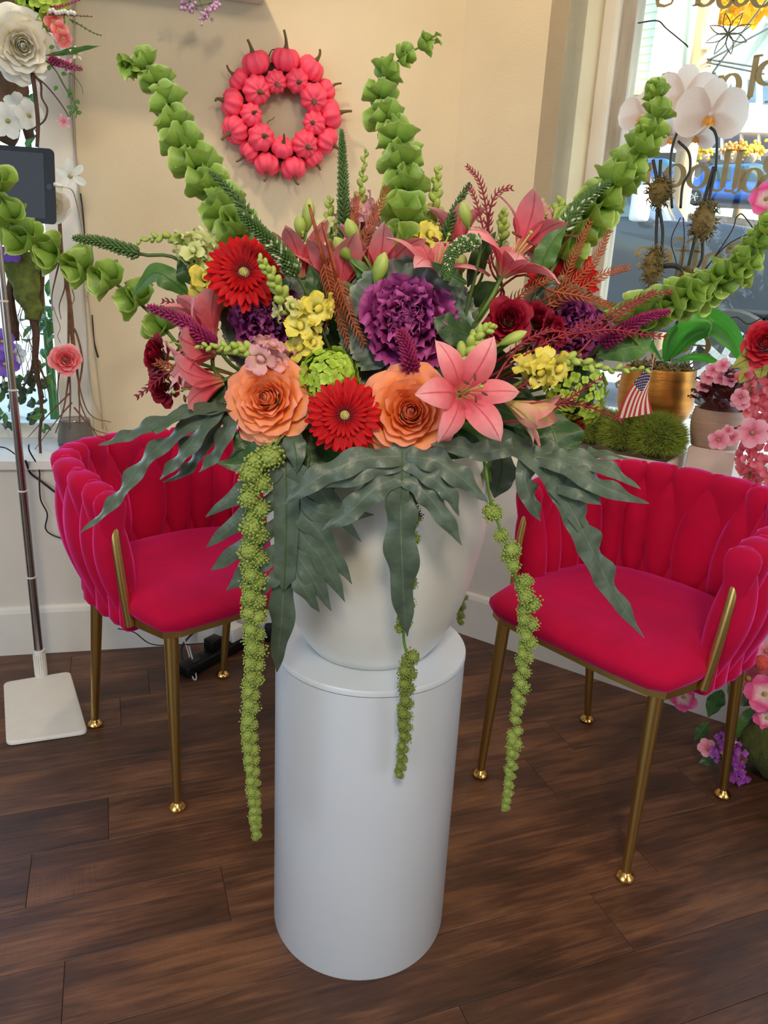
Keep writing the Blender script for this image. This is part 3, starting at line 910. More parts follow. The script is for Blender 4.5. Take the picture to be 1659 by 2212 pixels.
def kale(label, pos, dirn, size, outer=13, inner=32):
    pos = Vector(pos)
    r = thing('ornamental_kale', label, 'kale', pos, 'ornamental kale heads')
    Mw = frame(pos, dirn) @ S(size)
    rs = random.Random(int(size*1e4)+len(label))
    n = outer+inner
    for k in range(n):
        t = k/(n-1)
        isout = k >= inner
        rad = 0.04+0.34*t
        a0 = math.radians(lerp(84, 30, t)); a1 = math.radians(lerp(96, -24, t**1.2)-(25 if isout else 0))
        L = lerp(0.42, 0.72, t)*(1.15 if isout else 1.0); W = lerp(0.42, 0.85, t)*(1.15 if isout else 1.0)
        mb = petal(L, W, [(0, .3), (.3, .6), (.6, .95), (.8, 1), (.93, .9), (1, .6)], a0, a1, 1.2, cup=0.05,
                   ruf=((0.055 if not isout else 0.045), 4.5), nu=10, nv=12, ph=rs.uniform(0, 6), wrap=rad, fringe=0.10)
        # crinkled margins
        for q, p in enumerate(mb.v):
            uu, vv = mb.uv[q]
            e = max(uu, abs(vv-0.5)*2)**3
            p += Vector((rs.uniform(-1, 1), rs.uniform(-1, 1), rs.uniform(-1, 1)))*0.030*e
        o = bpy.data.objects.new('outer_leaf' if isout else 'inner_leaf', mb.mesh('kale_leaf', M_kale_o if isout else M_kale))
        link(o, r, Mw @ RZ(k*2.39996+rs.uniform(-.2, .2)) @ T(0, 0, lerp(0.05, -0.3, t)))
    stem_to(r, pos-Vector(dirn).normalized()*size*0.3, 0.006, dirn=dirn)
    return r
def floret4(m, name):
    mb = MB()
    for k in range(4):
        q = petal(0.0085, 0.0085, PR_ROUND, 0.5, 0.0, 1, cup=0.15, nu=3, nv=2)
        mb.add(q.v, q.f, q.uv, RZ(k*PI/2))
    return mb.mesh(name, m)
def hydrangea(label, pos, dirn, size, n=85, sx=1.0, sy=1.0, m=None, name='hydrangea', group='green hydrangea heads', cat='hydrangea', fl=1.0, stem=True):
    pos = Vector(pos)
    r = thing(name, label, cat, pos, group)
    Mw = frame(pos, dirn)
    m = m or M_hyd
    me = cm(('fl4', m.name), lambda: floret4(m, 'floret'))
    part(r, 'core', MB().ball((0, 0, -size*0.15), size*0.72, 12, 8, Mw, scale=(sx, sy, .8)), M_leaf)
    for k in range(n):
        zz = 1-1.45*(k+.5)/n
        a = k*2.39996
        q = math.sqrt(max(0, 1-zz*zz))
        d = Vector((q*math.cos(a), q*math.sin(a), zz))
        p = Vector((d.x*size*sx, d.y*size*sy, d.z*size*0.8-size*.15))*rnd(.9, 1.06)
        inst(r, 'floret', me, Mw @ frame(p, d + Vector((rnd(-.3, .3), rnd(-.3, .3), rnd(-.3, .3))), (rnd(-1, 1), rnd(-1, 1), 0)) @ S(rnd(.85, 1.2)*fl))
    if stem: stem_to(r, pos-Vector(dirn).normalized()*size*.5, 0.004, dirn=dirn)
    return r
# snapdragon
def snap_floret(m):
    mb = MB()
    mb.lathe([(0.0035, 0), (0.0045, 0.006), (0.006, 0.013), (0.0085, 0.018)], 10, capt=False)
    for a, L, w, a0, a1 in [(0.9, .020, .020, 1.3, .1), (2.24, .020, .020, 1.3, .1), (PI*1.5, .016, .015, .9, -.9), (PI*1.5-1.05, .018, .017, .8, -1.0), (PI*1.5+1.05, .018, .017, .8, -1.0)]:
        q = petal(L, w, PR_ROUND, a0, a1, 1, cup=.1, ruf=(0.0030, 3), nu=5, nv=5)
        mb.add(q.v, q.f, q.uv, RZ(a) @ T(0.004, 0, 0.014))
    mb.ball((0, -0.002, 0.019), 0.0050, 8, 6, scale=(1.2, .9, .9))
    return mb.mesh('floret', m)
def snapbud():
    mb = MB()
    mb.ball((0, 0, 0.006), 0.0052, 8, 6, scale=(.9, .9, 1.45))
    return mb.mesh('bud', M_bud)
def snapdragon(label, path, m, nfl, nbud, fsize=1.0, group='snapdragon stems', stemto=True, leaves=4, bsize=1.0, first=0.0, facing=None):
    """path from base to tip; flowers low, buds towards the tip"""
    pts = spline(path, 8)
    r = thing('snapdragon', label, 'snapdragon', pts[0], group)
    N = len(pts)
    part(r, 'stem', MB().tube(pts, [lerp(0.0032, 0.0012, i/(N-1)) for i in range(N)], 7), M_stem)
    tot = nfl+nbud
    fm = cm(('snf', m.name), lambda: snap_floret(m)); bm_ = cm('snb', snapbud)
    rs = random.Random(len(label)*7+nfl)
    for k in range(tot):
        t = first + (0.99-first)*(k/(max(1, tot-1)))**0.9
        i = min(N-2, int(t*(N-1)))
        p = pts[i].lerp(pts[i+1], t*(N-1)-i)
        d = (pts[i+1]-pts[i]).normalized()
        a = k*2.4
        o = d.orthogonal().normalized(); s = d.cross(o)
        rad = o*math.cos(a)+s*math.sin(a)
        fl = k < nfl
        if facing is not None and fl:
            rad = (rad*0.8+Vector(facing)).normalized()
        dirn = (rad*(1.0 if fl else .75) + d*(0.45 if fl else .8)).normalized()
        sc = fsize*rs.uniform(.85, 1.15) if fl else bsize*lerp(1.25, .55, (k-nfl)/max(1, nbud))
        f = inst(r, 'flower' if fl else 'bud', fm if fl else bm_, frame(p, dirn, d) @ S(sc))
    if leaves:
        lm = cm('snleaf', lambda: petal(0.045, 0.013, PR_LEAF, .7, -.1, 1, cup=.2, nu=6, nv=2).mesh('leaf', M_leaf2))
        for k in range(leaves):
            t = rs.uniform(0.02, max(0.15, first))
            i = min(N-2, int(t*(N-1)))
            d = (pts[i+1]-pts[i]).normalized()
            inst(r, 'leaf', lm, frame(pts[i], d) @ RZ(k*2.4) @ S(rs.uniform(.7, 1.2)))
    if stemto: stem_to(r, pts[0], 0.0032, dirn=(pts[1]-pts[0]), name='lower_stem')
    return r
# bells of ireland
def bellmesh(seed):
    rs = random.Random(seed)
    rows = []
    n = 26
    for rr, z in [(0.003, 0), (0.009, 0.002), (0.0145, 0.007), (0.0180, 0.0135), (0.0205, 0.020), (0.0225, 0.0255), (0.0245, 0.0285)]:
        row = []
        for k in range(n):
            a = 2*PI*k/n
            w = (rr/0.0245)**3
            q = rr*(1+0.035*w*math.cos(5*a+seed)+0.09*w*math.sin(2*a+seed*2)+0.015*w*rs.uniform(-1, 1))
            row.append(Vector((q*math.cos(a), q*math.sin(a)*0.90, z+0.0022*w*math.cos(3*a+1+seed)+0.0013*w*math.sin(5*a+seed)+rs.uniform(-.0008, .0008)*w)))
        rows.append(row)
    return MB().grid(rows, close=True).mesh('bell', M_bell)
def bells(label, path, size0=1.0, size1=0.45, tipleaf=3, stemto=True, gap=0.0, nwh=12, ratio=0.9, stemr=0.0032):
    pts = spline(path, 10)
    r = thing('bells_of_ireland', label, 'bells of ireland', pts[0], 'bells of ireland stems')
    N = len(pts)
    cum = [0]
    for a, b in zip(pts, pts[1:]): cum.append(cum[-1]+(b-a).length)
    tot = cum[-1]
    def at(t):
        x = t*tot
        for i in range(N-1):
            if cum[i+1] >= x:
                k = (x-cum[i])/max(1e-9, cum[i+1]-cum[i])
                return pts[i].lerp(pts[i+1], k), (pts[i+1]-pts[i]).normalized()
        return pts[-1], (pts[-1]-pts[-2]).normalized()
    part(r, 'stem', MB().tube(pts, [lerp(stemr, 0.0014, i/(N-1)) for i in range(N)], 8), M_stem)
    rs = random.Random(len(label))
    for w in range(nwh):
        t = gap + (0.985-gap)*(w/(nwh-1))**ratio
        p, d = at(t)
        sc = lerp(size0, size1, (w/(nwh-1))**1.3)
        o = d.orthogonal().normalized(); s = d.cross(o)
        nb = 5 if t < .85 else 4
        off = rs.uniform(0, 1)
        for k in range(nb):
            a = 2*PI*(k/nb)+off
            rad = o*math.cos(a)+s*math.sin(a)
            dn = (rad*lerp(1.0, .65, t)+d*lerp(0.45, 1.0, t)).normalized()
            me = cm(('bell', (k+w) % 5), lambda: bellmesh((k+w) % 5))
            inst(r, 'bell', me, frame(p+rad*0.002+d*rs.uniform(-.006, .006), (dn+d*rs.uniform(-.25, .25)).normalized(), d) @ RZ(rs.uniform(0, 6)) @ S(sc*rs.uniform(.85, 1.12)))
    lm = cm('belltip', lambda: petal(0.026, 0.018, [(0, .15), (.25, .7), (.5, 1), (.75, .8), (1, .15)], .5, -.4, 1, cup=.2, ruf=(0.0025, 4), nu=6, nv=4).mesh('tip_leaf', M_bell))
    p, d = at(1.0)
    for k in range(tipleaf):
        inst(r, 'tip_leaf', lm, fx(p-d*0.004*k, d+Vector((rs.uniform(-.6, .6), rs.uniform(-.3, .3), rs.uniform(-.6, .6)))) @ S(rs.uniform(.8, 1.25)))
    if stemto: stem_to(r, pts[0], stemr, dirn=(pts[1]-pts[0]), name='lower_stem')
    return r
def spike(label, path, r0, r1, m, name='veronica_spike', group='veronica spikes', m2=None, stemto=True, dens=1.0, size=0.0034, cat='veronica', stemlen=0.0, hairy=True):
    """tapering flower spike: path from base to tip, densely set with little buds"""
    pts = spline(path, 10)
    N = len(pts)
    r = thing(name, label, cat, pts[0], group)
    part(r, 'stem', MB().tube(pts, [lerp(0.0028, 0.001, i/(N-1)) for i in range(N)], 6), M_stem_d)
    mb, mb2 = MB(), MB()
    L = sum((b-a).length for a, b in zip(pts, pts[1:]))
    n = int(L/size*6*dens)
    rs = random.Random(n)
    for k in range(n):
        t = stemlen+(1-stemlen)*(k/n)
        i = min(N-2, int(t*(N-1)))
        p = pts[i].lerp(pts[i+1], t*(N-1)-i)
        d = (pts[i+1]-pts[i]).normalized()
        o = d.orthogonal().normalized(); s = d.cross(o)
        a = k*2.39996
        rad = o*math.cos(a)+s*math.sin(a)
        tt = (t-stemlen)/(1-stemlen)
        R = lerp(r0, r1, tt**1.5)*(math.sqrt(max(0.02, 1-((tt-.8)/.2)**2)) if tt > .8 else 1.0)*rs.uniform(.85, 1.1)
        dn = (rad+d*0.75).normalized()
        q = p+rad*R*0.45
        tgt = mb2 if (m2 and rs.random() < 0.35*(1-tt)) else mb
        sz = size*lerp(1.1, .7, tt)
        tgt.tube([q, q+dn*R*0.55, q+dn*(R*0.55+sz*1.2)], [sz*.55, sz*.62, sz*.1], 5, cap=False)
    part(r, 'florets', mb, m, kind='stuff')
    if m2 and mb2.f: part(r, 'opening_florets', mb2, m2, kind='stuff')
    if stemto: stem_to(r, pts[0], 0.0026, M_stem_d, dirn=(pts[1]-pts[0]), name='lower_stem')
    return r
def grevillea(label, path, m, tooth=0.016, pitch=0.006, nrm=None, stemto=True, group='grevillea foliage sprigs', taper=0.35):
    pts = spline(path, 10)
    N = len(pts)
    r = thing('grevillea_sprig', label, 'foliage', pts[0], group)
    part(r, 'stem', MB().tube(pts, [lerp(0.0018, 0.0008, i/(N-1)) for i in range(N)], 6), m)
    L = sum((b-a).length for a, b in zip(pts, pts[1:]))
    n = int(L/pitch)
    mb = MB()
    nn0 = Vector(nrm) if nrm is not None else Vector((0, -1, 0.2))
    for k in range(n):
        t = (k+.5)/n
        i = min(N-2, int(t*(N-1)))
        p = pts[i].lerp(pts[i+1], t*(N-1)-i)
        d = (pts[i+1]-pts[i]).normalized()
        nn = (nn0-d*nn0.dot(d)).normalized()
        s = d.cross(nn)
        for sg in (-1, 1):
            ln = tooth*lerp(1, taper, t)*rnd(.8, 1.15)
            dr = (s*sg*0.75+d*0.75+nn*rnd(-.2, .35)).normalized()
            mb.tube([p, p+dr*ln*.5, p+(dr+d*.25).normalized()*ln], [0.0014, 0.0019, 0.0003], 4, cap=False, flat=.5)
    part(r, 'leaflets', mb, m, kind='stuff')
    if stemto: stem_to(r, pts[0], 0.0018, m, dirn=(pts[1]-pts[0]), name='lower_stem')
    return r
# hanging amaranthus
def clustermesh(seed, m, nb=85):
    rs = random.Random(seed)
    mb = MB()
    ico = [(0, 0, 1), (.894, 0, .447), (.276, .851, .447), (-.724, .526, .447), (-.724, -.526, .447), (.276, -.851, .447), (.724, .526, -.447), (-.276, .851, -.447), (-.894, 0, -.447), (-.276, -.851, -.447), (.724, -.526, -.447), (0, 0, -1)]
    icf = [(0, 1, 2), (0, 2, 3), (0, 3, 4), (0, 4, 5), (0, 5, 1), (1, 6, 2), (2, 7, 3), (3, 8, 4), (4, 9, 5), (5, 10, 1), (6, 7, 2), (7, 8, 3), (8, 9, 4), (9, 10, 5), (10, 6, 1), (11, 7, 6), (11, 8, 7), (11, 9, 8), (11, 10, 9), (11, 6, 10)]
    for k in range(nb):
        z = 1-2*(k+.5)/nb
        a = k*2.39996
        q = math.sqrt(1-z*z)
        d = Vector((q*math.cos(a), q*math.sin(a), z))
        lump = 1+0.16*math.sin(3*a*0.16+seed)+0.12*math.cos(4*z+seed)
        c = d*lump*rs.uniform(.82, 1.06)
        s = rs.uniform(.10, .17)
        mb.add([Vector(p)*s+c for p in ico], icf)
    q = MB().ball((0, 0, 0), 0.80, 10, 7)
    mb.add(q.v, q.f)
    return mb.mesh('blossom_cluster', m)
def amaranth(label, stem, segs, m, gran=1.0):
    """segs: list of (path, r_start, r_end, per-metre spacing factor)"""
    r = thing('amaranthus', label, 'amaranthus', stem[0], 'hanging amaranthus tassels')
    part(r, 'stem', MB().tube(spline(stem, 10), 0.0022, 7), M_stem)
    rs = random.Random(len(label))
    for path, r0, r1, gap in segs:
        pts = spline(path, 14)
        N = len(pts)
        cum = [0]
        for a, b in zip(pts, pts[1:]): cum.append(cum[-1]+(b-a).length)
        x = 0.0
        k = 0
        while x < cum[-1]:
            i = max(j for j in range(N) if cum[j] <= x)
            i = min(i, N-2)
            p = pts[i].lerp(pts[i+1], (x-cum[i])/max(1e-9, cum[i+1]-cum[i]))
            t = x/cum[-1]
            R = lerp(r0, r1, t)
            a = k*2.1+rs.uniform(-.4, .4)
            o = Vector((math.cos(a), math.sin(a)*0.9, rs.uniform(-.1, .1)))*R*0.42
            me = cm(('clu', k % 4, m.name), lambda: clustermesh(k % 4, m))
            inst(r, 'blossom_cluster', me, Matrix.Translation(p+o) @ RZ(rs.uniform(0, 6)) @ RX(rs.uniform(0, 3)) @ S(R*rs.uniform(.62, .80)))
            x += R*gap*rs.uniform(.8, 1.2)
            k += 1
    return r
def fern(label, ribs, lobes, nrm, m=None, group='blue-green fern fronds', wav=0.30, rachis_w=None):
    """ribs: main rib path; lobes: list of (path, halfwidth, freq)"""
    r = thing('fern_frond', label, 'fern frond', ribs[0], group)
    m = m or M_fern
    if rachis_w:
        b = strip(ribs, rachis_w, nrm, wav=0.10, wf=4, nv=6, n=8)
        part(r, 'blade', b, m)
    for k, (path, hw, wf) in enumerate(lobes):
        prof = [(0, .75), (.15, .85), (.4, 1), (.65, .88), (.85, .5), (1, .03)]
        b = strip(path, lambda t: hw*pw(prof, t), nrm, wav=wav, wf=wf, nv=6, n=max(8, int(40/len(path))), ph=k*1.3, cupv=0.0, fold=0.10, edge=0.16)
        part(r, 'lobe', b, m)
    part(r, 'midrib', MB().tube(spline(ribs, 6), 0.0010, 6), M_stem_d)
    return r
def leaf(label, path, hw, nrm, m=None, name='leaf', cat='leaf', group=None, wav=0.10, fold=0.15, wf=3):
    r = thing(name, label, cat, path[0], group)
    part(r, 'blade', strip(path, leafw(hw), nrm, wav=wav, wf=wf, nv=8, n=10, fold=fold, edge=0.04), m or M_leaf)
    part(r, 'midrib', MB().tube(spline(path, 6), [lerp(0.0014, 0.0004, i/(6*(len(path)-1))) for i in range(6*(len(path)-1)+1)], 5), M_leaf2)
    return r
# ================================================================== the arrangement
VIEW = Vector((0, -1, 0.25)).normalized()
def px(lst, Y):
    """picture points -> world; Y a number or list"""
    return [P(a, b, Y if not isinstance(Y, (list, tuple)) else Y[i]) for i, (a, b) in enumerate(lst)]
def sdir(a, b, depth=0.0):
    """direction a to the right, b up in the picture, depth towards the viewer"""
    return (RIGHT*a + UPV*b - FWD*depth).normalized()
# filler leaves in the heart of the bouquet
rs0 = random.Random(5)
for k in range(70):
    hi = k >= 46                                  # taller leaves between the stems at the back
    a = rs0.uniform(0, 2*PI)
    el = rs0.uniform(-0.15, 0.9) if not hi else rs0.uniform(0.75, 1.35)
    d = Vector((math.cos(a)*math.cos(el)*1.15, math.sin(a)*math.cos(el)*0.8, math.sin(el)*0.9))
    kk = 1.0 if not hi else 1.35
    p0 = HEART + Vector((d.x*0.05, d.y*0.05 + (0.05 if hi else 0), 0.0))
    p2 = HEART + Vector((d.x*0.20*kk, d.y*0.17*kk + (0.05 if hi else 0), d.z*0.20*kk))
    p1 = p0.lerp(p2, 0.5) + Vector((0, 0, 0.03))
    dark = k % 3 != 0
    side = ('upper ' if hi else '') + ('left' if d.x < -.35 else 'right' if d.x > .35 else 'front' if d.y < 0 else 'back')
    leaf('%s green filler leaf tucked between the blooms at the %s of the bouquet' % ('dark' if dark else 'mid', side), [p0, p1, p2, p2+(p2-p1)*0.5-Vector((0, 0, 0.02))], rs0.uniform(0.018, 0.034)*(0.75 if hi else 1), (d.x*.3, -0.6, 0.6), M_leaf if dark else M_leaf2, group='filler leaves inside the bouquet')
# --- kale
kale('ornamental kale with bright purple heart, in the middle of the bouquet', P(880, 700, 1.06), face((0, 1.06, 1.15), 0.0, 0.25), 0.092)
kale('purple kale head under the upper left red gerbera', P(580, 690, 1.10), face((0, 1.1, 1.15), -0.2, 0.25), 0.074)
kale('purple kale head at the right, behind the dark red roses', P(1232, 715, 1.16), face((0, 1.1, 1.15), 0.4, 0.2), 0.074)
# --- orange roses
rose('open orange garden rose, left of the front red gerbera', P(580, 862, 0.985), face((0, 1, 1), -0.12, 0.05), 0.062, M_orose, 'orange garden roses', n=44, openk=1.1, ruff=1.2)
rose('open orange garden rose, right of the front red gerbera', P(885, 892, 0.975), face((0, 1, 1), 0.05, 0.05), 0.070, M_orose, 'orange garden roses', n=44, openk=1.2, ruff=1.0, tw=1.0)
# --- gerberas
gerbera('red gerbera at the upper left of the bouquet', P(527, 590, 1.05), face((0, 1, 1), 0.10, 0.18), 1.0)
gerbera('red gerbera at the front, between the two orange roses', P(745, 898, 0.965), face((0, 1, 1), 0.03, 0.10), 0.98)
gerbera('red gerbera at the right back, behind rust-coloured foliage', P(1215, 605, 1.2), face((0, 1, 1), -0.1, 0.1), 1.06)
# --- dark red roses
rg = 'dark red roses'
rose('dark red rose at the far left edge, upper of two', P(338, 768, 1.14), face((0, 1, 1), -1.1, 0.1), 0.038, M_rrose, rg, n=24, openk=.5)
rose('dark red rose at the far left edge, lower of two', P(352, 836, 1.13), face((0, 1, 1), -0.5, -0.2), 0.032, M_rrose, rg, n=24, openk=.5)
rose('dark red rose facing front, under the right-hand lily', P(1098, 690, 1.06), face((0, 1, 1), -0.1, 0.1), 0.036, M_rrose, rg, n=30, openk=.7)
rose('dark red rose between the facing red rose and the right kale', P(1160, 690, 1.09), face((0, 1, 1), 0.5, 0.3), 0.032, M_rrose, rg, n=24, openk=.6)
rose('small dark red rose above the yellow snapdragons on the right', P(1196, 712, 1.07), face((0, 1, 1), 0.9, 0.2), 0.030, M_rrose, rg, n=22, openk=.6)
rose('dark red rose low at the right edge, beside the moss trough', P(1238, 925, 1.12), face((0, 1, 1), 1.2, -0.2), 0.036, M_rrose, rg, n=22, openk=.4)
# --- hydrangeas
hydrangea('lime green hydrangea head above the front red gerbera', P(708, 815, 1.0), face((0, 1, 1), -0.05, 0.25), 0.038, n=100)
hydrangea('lime green hydrangea at the right, under the yellow snapdragons', P(1248, 840, 1.14), face((0, 1, 1), 0.35, 0.1), 0.046, n=100, sy=1.3)
# --- lilies
lily('large open pink lily facing front at lower right', P(992, 852, 0.955), face((0, 1, 1), 0.30, 0.10), 0.84, 1.0, tw=0.12, seedv=1)
lily('pink lily with swept-back petals at the upper right', P(1085, 598, 1.08), sdir(0.45, 0.75, 0.35), 0.90, 0.98, tw=0.4, seedv=2)
lily('pink lily with two drooping petals above the central kale', P(932, 606, 1.10), sdir(0.25, 0.72, 0.45), 0.88, 0.95, tw=0.1, seedv=3)
lily('trumpet-shaped pink lily at the top centre', P(815, 625, 1.14), sdir(0.12, 0.98, 0.1), 1.0, 0.52, tw=0.5, seedv=0)
lily('small pink lily among rust foliage, left of the top centre', P(735, 640, 1.12), sdir(-0.1, 0.95, 0.15), 0.98, 0.52, tw=0.0, seedv=4)
lily('salmon pink lily with upright petals, right of the upper left gerbera', P(655, 600, 1.13), sdir(-0.05, 0.98, 0.1), 0.85, 0.55, tw=0.3, seedv=5)
lily('pink lily with tall upright petals at the left, over the pink veronica', P(462, 735, 1.08), sdir(-0.25, 0.95, 0.2), 0.85, 0.48, tw=0.2, seedv=2)
lily('pink lily facing left beside the green snapdragon tip', P(468, 762, 1.06), sdir(-0.92, 0.12, 0.35), 0.85, 0.72, tw=0.8, seedv=3)
lily('lowest pink lily at the left, hanging over the blue fern', P(482, 822, 1.04), sdir(-0.90, -0.25, 0.25), 0.92, 0.62, tw=0.3, seedv=0)
lily('half-open green and pink lily hanging at the lower right', P(1092, 868, 0.98), sdir(0.80, -0.48, 0.3), 0.72, 0.30, m=M_lily_half, tw=0.4, seedv=1)
lily('pink lily peeking out behind the top right green bud', P(985, 545, 1.24), sdir(0.0, 0.98, 0.1), 0.8, 0.5, tw=0.6, seedv=4)
lily('pink lily with brown anthers above the upper right lily', P(1120, 545, 1.16), sdir(0.55, 0.8, 0.1), 0.9, 0.62, tw=1.0, seedv=5)
# --- lily buds  (tip, base)
for lab, tip, bs, Y, w in [
    ('tallest closed green lily bud, left of the top centre', (670, 428), (662, 500), 1.16, 0.0095),
    ('short closed green lily bud beside the tallest bud', (645, 464), (652, 512), 1.15, 0.009),
    ('closed green lily bud left of the trumpet lily', (750, 472), (772, 528), 1.12, 0.0105),
    ('closed green lily bud leaning left under the trumpet lily', (722, 512), (755, 560), 1.10, 0.0105),
    ('plump closed green bud in front of the trumpet lily', (832, 545), (812, 612), 1.07, 0.011),
    ('closed green lily bud at the upper right between rust sprigs', (998, 435), (1012, 490), 1.16, 0.009),
    ('slender pale bud below the facing dark red rose', (1138, 716), (1080, 744), 1.02, 0.0075),
    ('small green bud behind the curved white spike', (1000, 548), (996, 590), 1.10, 0.008)]:
    bud(lab, P(tip[0], tip[1], Y), P(bs[0], bs[1], Y), w)
# --- bells of ireland (base to tip)
bells('bells of Ireland stem arching to the upper left corner', px([(545, 560), (510, 500), (455, 410), (410, 330), (365, 235), (335, 165), (300, 122), (278, 140)], [1.2, 1.2, 1.22, 1.24, 1.26, 1.28, 1.28, 1.27]), 1.12, 0.6, 4, gap=0.10, nwh=10)
bells('bells of Ireland stem rising from the top centre', px([(868, 600), (872, 500), (878, 410), (862, 320), (828, 240), (826, 180), (862, 130), (918, 95)], [1.2, 1.22, 1.24, 1.26, 1.28, 1.3, 1.3, 1.3]), 1.12, 0.5, 4, gap=0.12, nwh=10)
bells('bells of Ireland stem reaching up to the white orchid', px([(1160, 640), (1230, 520), (1295, 440), (1352, 365), (1402, 290), (1422, 235), (1418, 200)], [1.18, 1.2, 1.2, 1.2, 1.2, 1.2, 1.2]), 1.12, 0.55, 4, gap=0.22, nwh=10)
bells('bells of Ireland stem stretching out at the right edge', px([(1290, 760), (1360, 700), (1440, 658), (1520, 622), (1590, 585), (1625, 545), (1648, 500)], [1.16, 1.14, 1.12, 1.1, 1.08, 1.07, 1.06]), 1.0, 0.55, 4, gap=0.20, nwh=11)
bells('bells of Ireland stem stretching left in front of the tablet', px([(385, 745), (330, 682), (262, 622), (195, 585), (120, 552), (55, 520), (15, 462), (-10, 400)], [1.2, 1.2, 1.19, 1.18, 1.16, 1.14, 1.12, 1.1]), 0.95, 0.85, 2, gap=0.10, nwh=8)
# --- snapdragons
snapdragon('yellow snapdragon spike down the left of the centre', px([(650, 800), (668, 740), (660, 700), (690, 660)], 1.03), M_yel, 9, 0, 1.0, facing=(0.0, -0.9, 0.2), leaves=3)
snapdragon('yellow snapdragon stem reaching out to the right', px([(1105, 838), (1165, 800), (1225, 775), (1300, 795), (1400, 798)], [1.02, 1.02, 1.01, 1.0, 0.99]), M_yel, 5, 16, 1.1, first=0.12, facing=(0.0, -0.8, 0.3), leaves=3)
snapdragon('pale green snapdragon stem pointing left, above the gerbera', px([(480, 600), (425, 545), (370, 512), (300, 520)], [1.14, 1.15, 1.16, 1.17]), M_pale, 7, 12, 1.1, first=0.1, leaves=5)
snapdragon('pink snapdragon with a green bud tip pointing left', px([(622, 800), (575, 768), (520, 752), (428, 748)], [1.02, 1.0, 0.99, 0.98]), M_pinks, 10, 20, 0.95, first=0.06, bsize=1.0, leaves=0)
snapdragon('pale budded snapdragon stem crossing the upper left gerbera', px([(640, 720), (612, 650), (590, 600), (562, 560)], [1.05, 1.02, 1.0, 0.99]), M_pale, 4, 18, 0.7, first=0.15, leaves=3, bsize=1.1)
snapdragon('pink snapdragon at the back, beside the dark veronica spire', px([(780, 560), (778, 490), (778, 430), (790, 325)], [1.25, 1.26, 1.27, 1.28]), M_pinks, 11, 14, 1.1, first=0.15, leaves=2)
snapdragon('green budded snapdragon tip right of the central bells', px([(932, 560), (938, 470), (946, 365)], [1.24, 1.25, 1.26]), M_pale, 3, 16, 0.6, first=0.3, leaves=2, bsize=1.25)
snapdragon('pink snapdragon at the back right, near the window frame', px([(1150, 580), (1165, 520), (1172, 440)], [1.22, 1.23, 1.24]), M_pinks, 10, 3, 1.15, first=0.2, leaves=2)
snapdragon('yellow snapdragon peeking out below the upper left gerbera', px([(500, 700), (470, 655), (445, 620), (440, 590)], [1.14, 1.14, 1.14, 1.14]), M_yel, 9, 2, 1.15, leaves=2)
snapdragon('green bud cluster beside the open front lily', px([(985, 790), (1012, 752), (1036, 722), (1062, 705)], [1.0, 1.0, 1.0, 1.0]), M_pale, 0, 16, 0.7, leaves=0, bsize=1.25, first=0.1)
snapdragon('yellow snapdragon behind the drooping lily', px([(905, 640), (915, 590), (918, 520)], [1.2, 1.2, 1.2]), M_yel, 8, 0, 1.15, leaves=0)
snapdragon('pale snapdragon at the back left of the dark spire', px([(720, 560), (715, 500), (712, 430)], [1.26, 1.26, 1.26]), M_pale, 6, 6, 0.75, first=0.25, leaves=2)
snapdragon('small budded snapdragon at the back right of centre', px([(1075, 560), (1085, 500), (1088, 455)], [1.26, 1.26, 1.26]), M_pale, 2, 12, 0.6, first=0.2, leaves=1, bsize=1.1)
snapdragon('pale snapdragon buds beside the pink one at the back right', px([(1190, 560), (1205, 490), (1212, 435)], [1.22, 1.22, 1.22]), M_pale, 4, 6, 0.8, first=0.3, leaves=1, bsize=1.3)
# --- spikes
spike('dark green veronica spire standing tall at the back centre', px([(745, 520), (742, 430), (740, 350), (738, 280)], [1.24, 1.24, 1.25, 1.25]), 0.0105, 0.003, M_spike, dens=.8)
spike('thin green veronica spike leaning left over the gerbera', px([(560, 500), (520, 440), (485, 400), (452, 370)], [1.14, 1.14, 1.15, 1.15]), 0.0085, 0.003, M_spike, dens=.55)
spike('thick green veronica spike with white florets, right of the upper left gerbera', px([(690, 700), (650, 610), (600, 540), (515, 455)], [1.06, 1.04, 1.02, 1.0]), 0.012, 0.006, M_spike, m2=M_spikew, stemlen=0.42, dens=1.0)
spike('dark green veronica spike pointing straight left', px([(300, 548), (250, 532), (205, 520), (158, 514)], [1.17, 1.17, 1.17, 1.17]), 0.0095, 0.005, M_spike, dens=1.0)
spike('green veronica spike at the back right, behind a lily bud', px([(955, 540), (975, 470), (1015, 395)], [1.22, 1.22, 1.22]), 0.0085, 0.004, M_spike, dens=.6)
spike('dark green veronica spike in front of the right bells', px([(1165, 600), (1215, 500), (1260, 435), (1318, 392)], [1.12, 1.13, 1.14, 1.15]), 0.0115, 0.005, M_spike, m2=M_spikew, stemlen=0.35, dens=.9)
spike('curved goose-neck spike with white florets right of centre', px([(1000, 700), (1030, 580), (1035, 530), (1000, 528), (972, 556), (965, 605)], [1.07, 1.05, 1.04, 1.03, 1.02, 1.02]), 0.0095, 0.005, M_spike, m2=M_spikew, stemlen=0.42, dens=1.3)
spike('magenta veronica spike with green tip at the far left', px([(468, 752), (440, 728), (390, 690), (318, 662)], [1.04, 1.03, 1.03, 1.03]), 0.012, 0.0065, M_spikep, stemlen=0.06, dens=1.1)
spike('short magenta veronica spike in front of the central kale', px([(890, 812), (885, 780), (878, 745), (864, 712)], [0.99, 0.98, 0.98, 0.98]), 0.0115, 0.007, M_spikep, stemlen=0.1, dens=1.2)
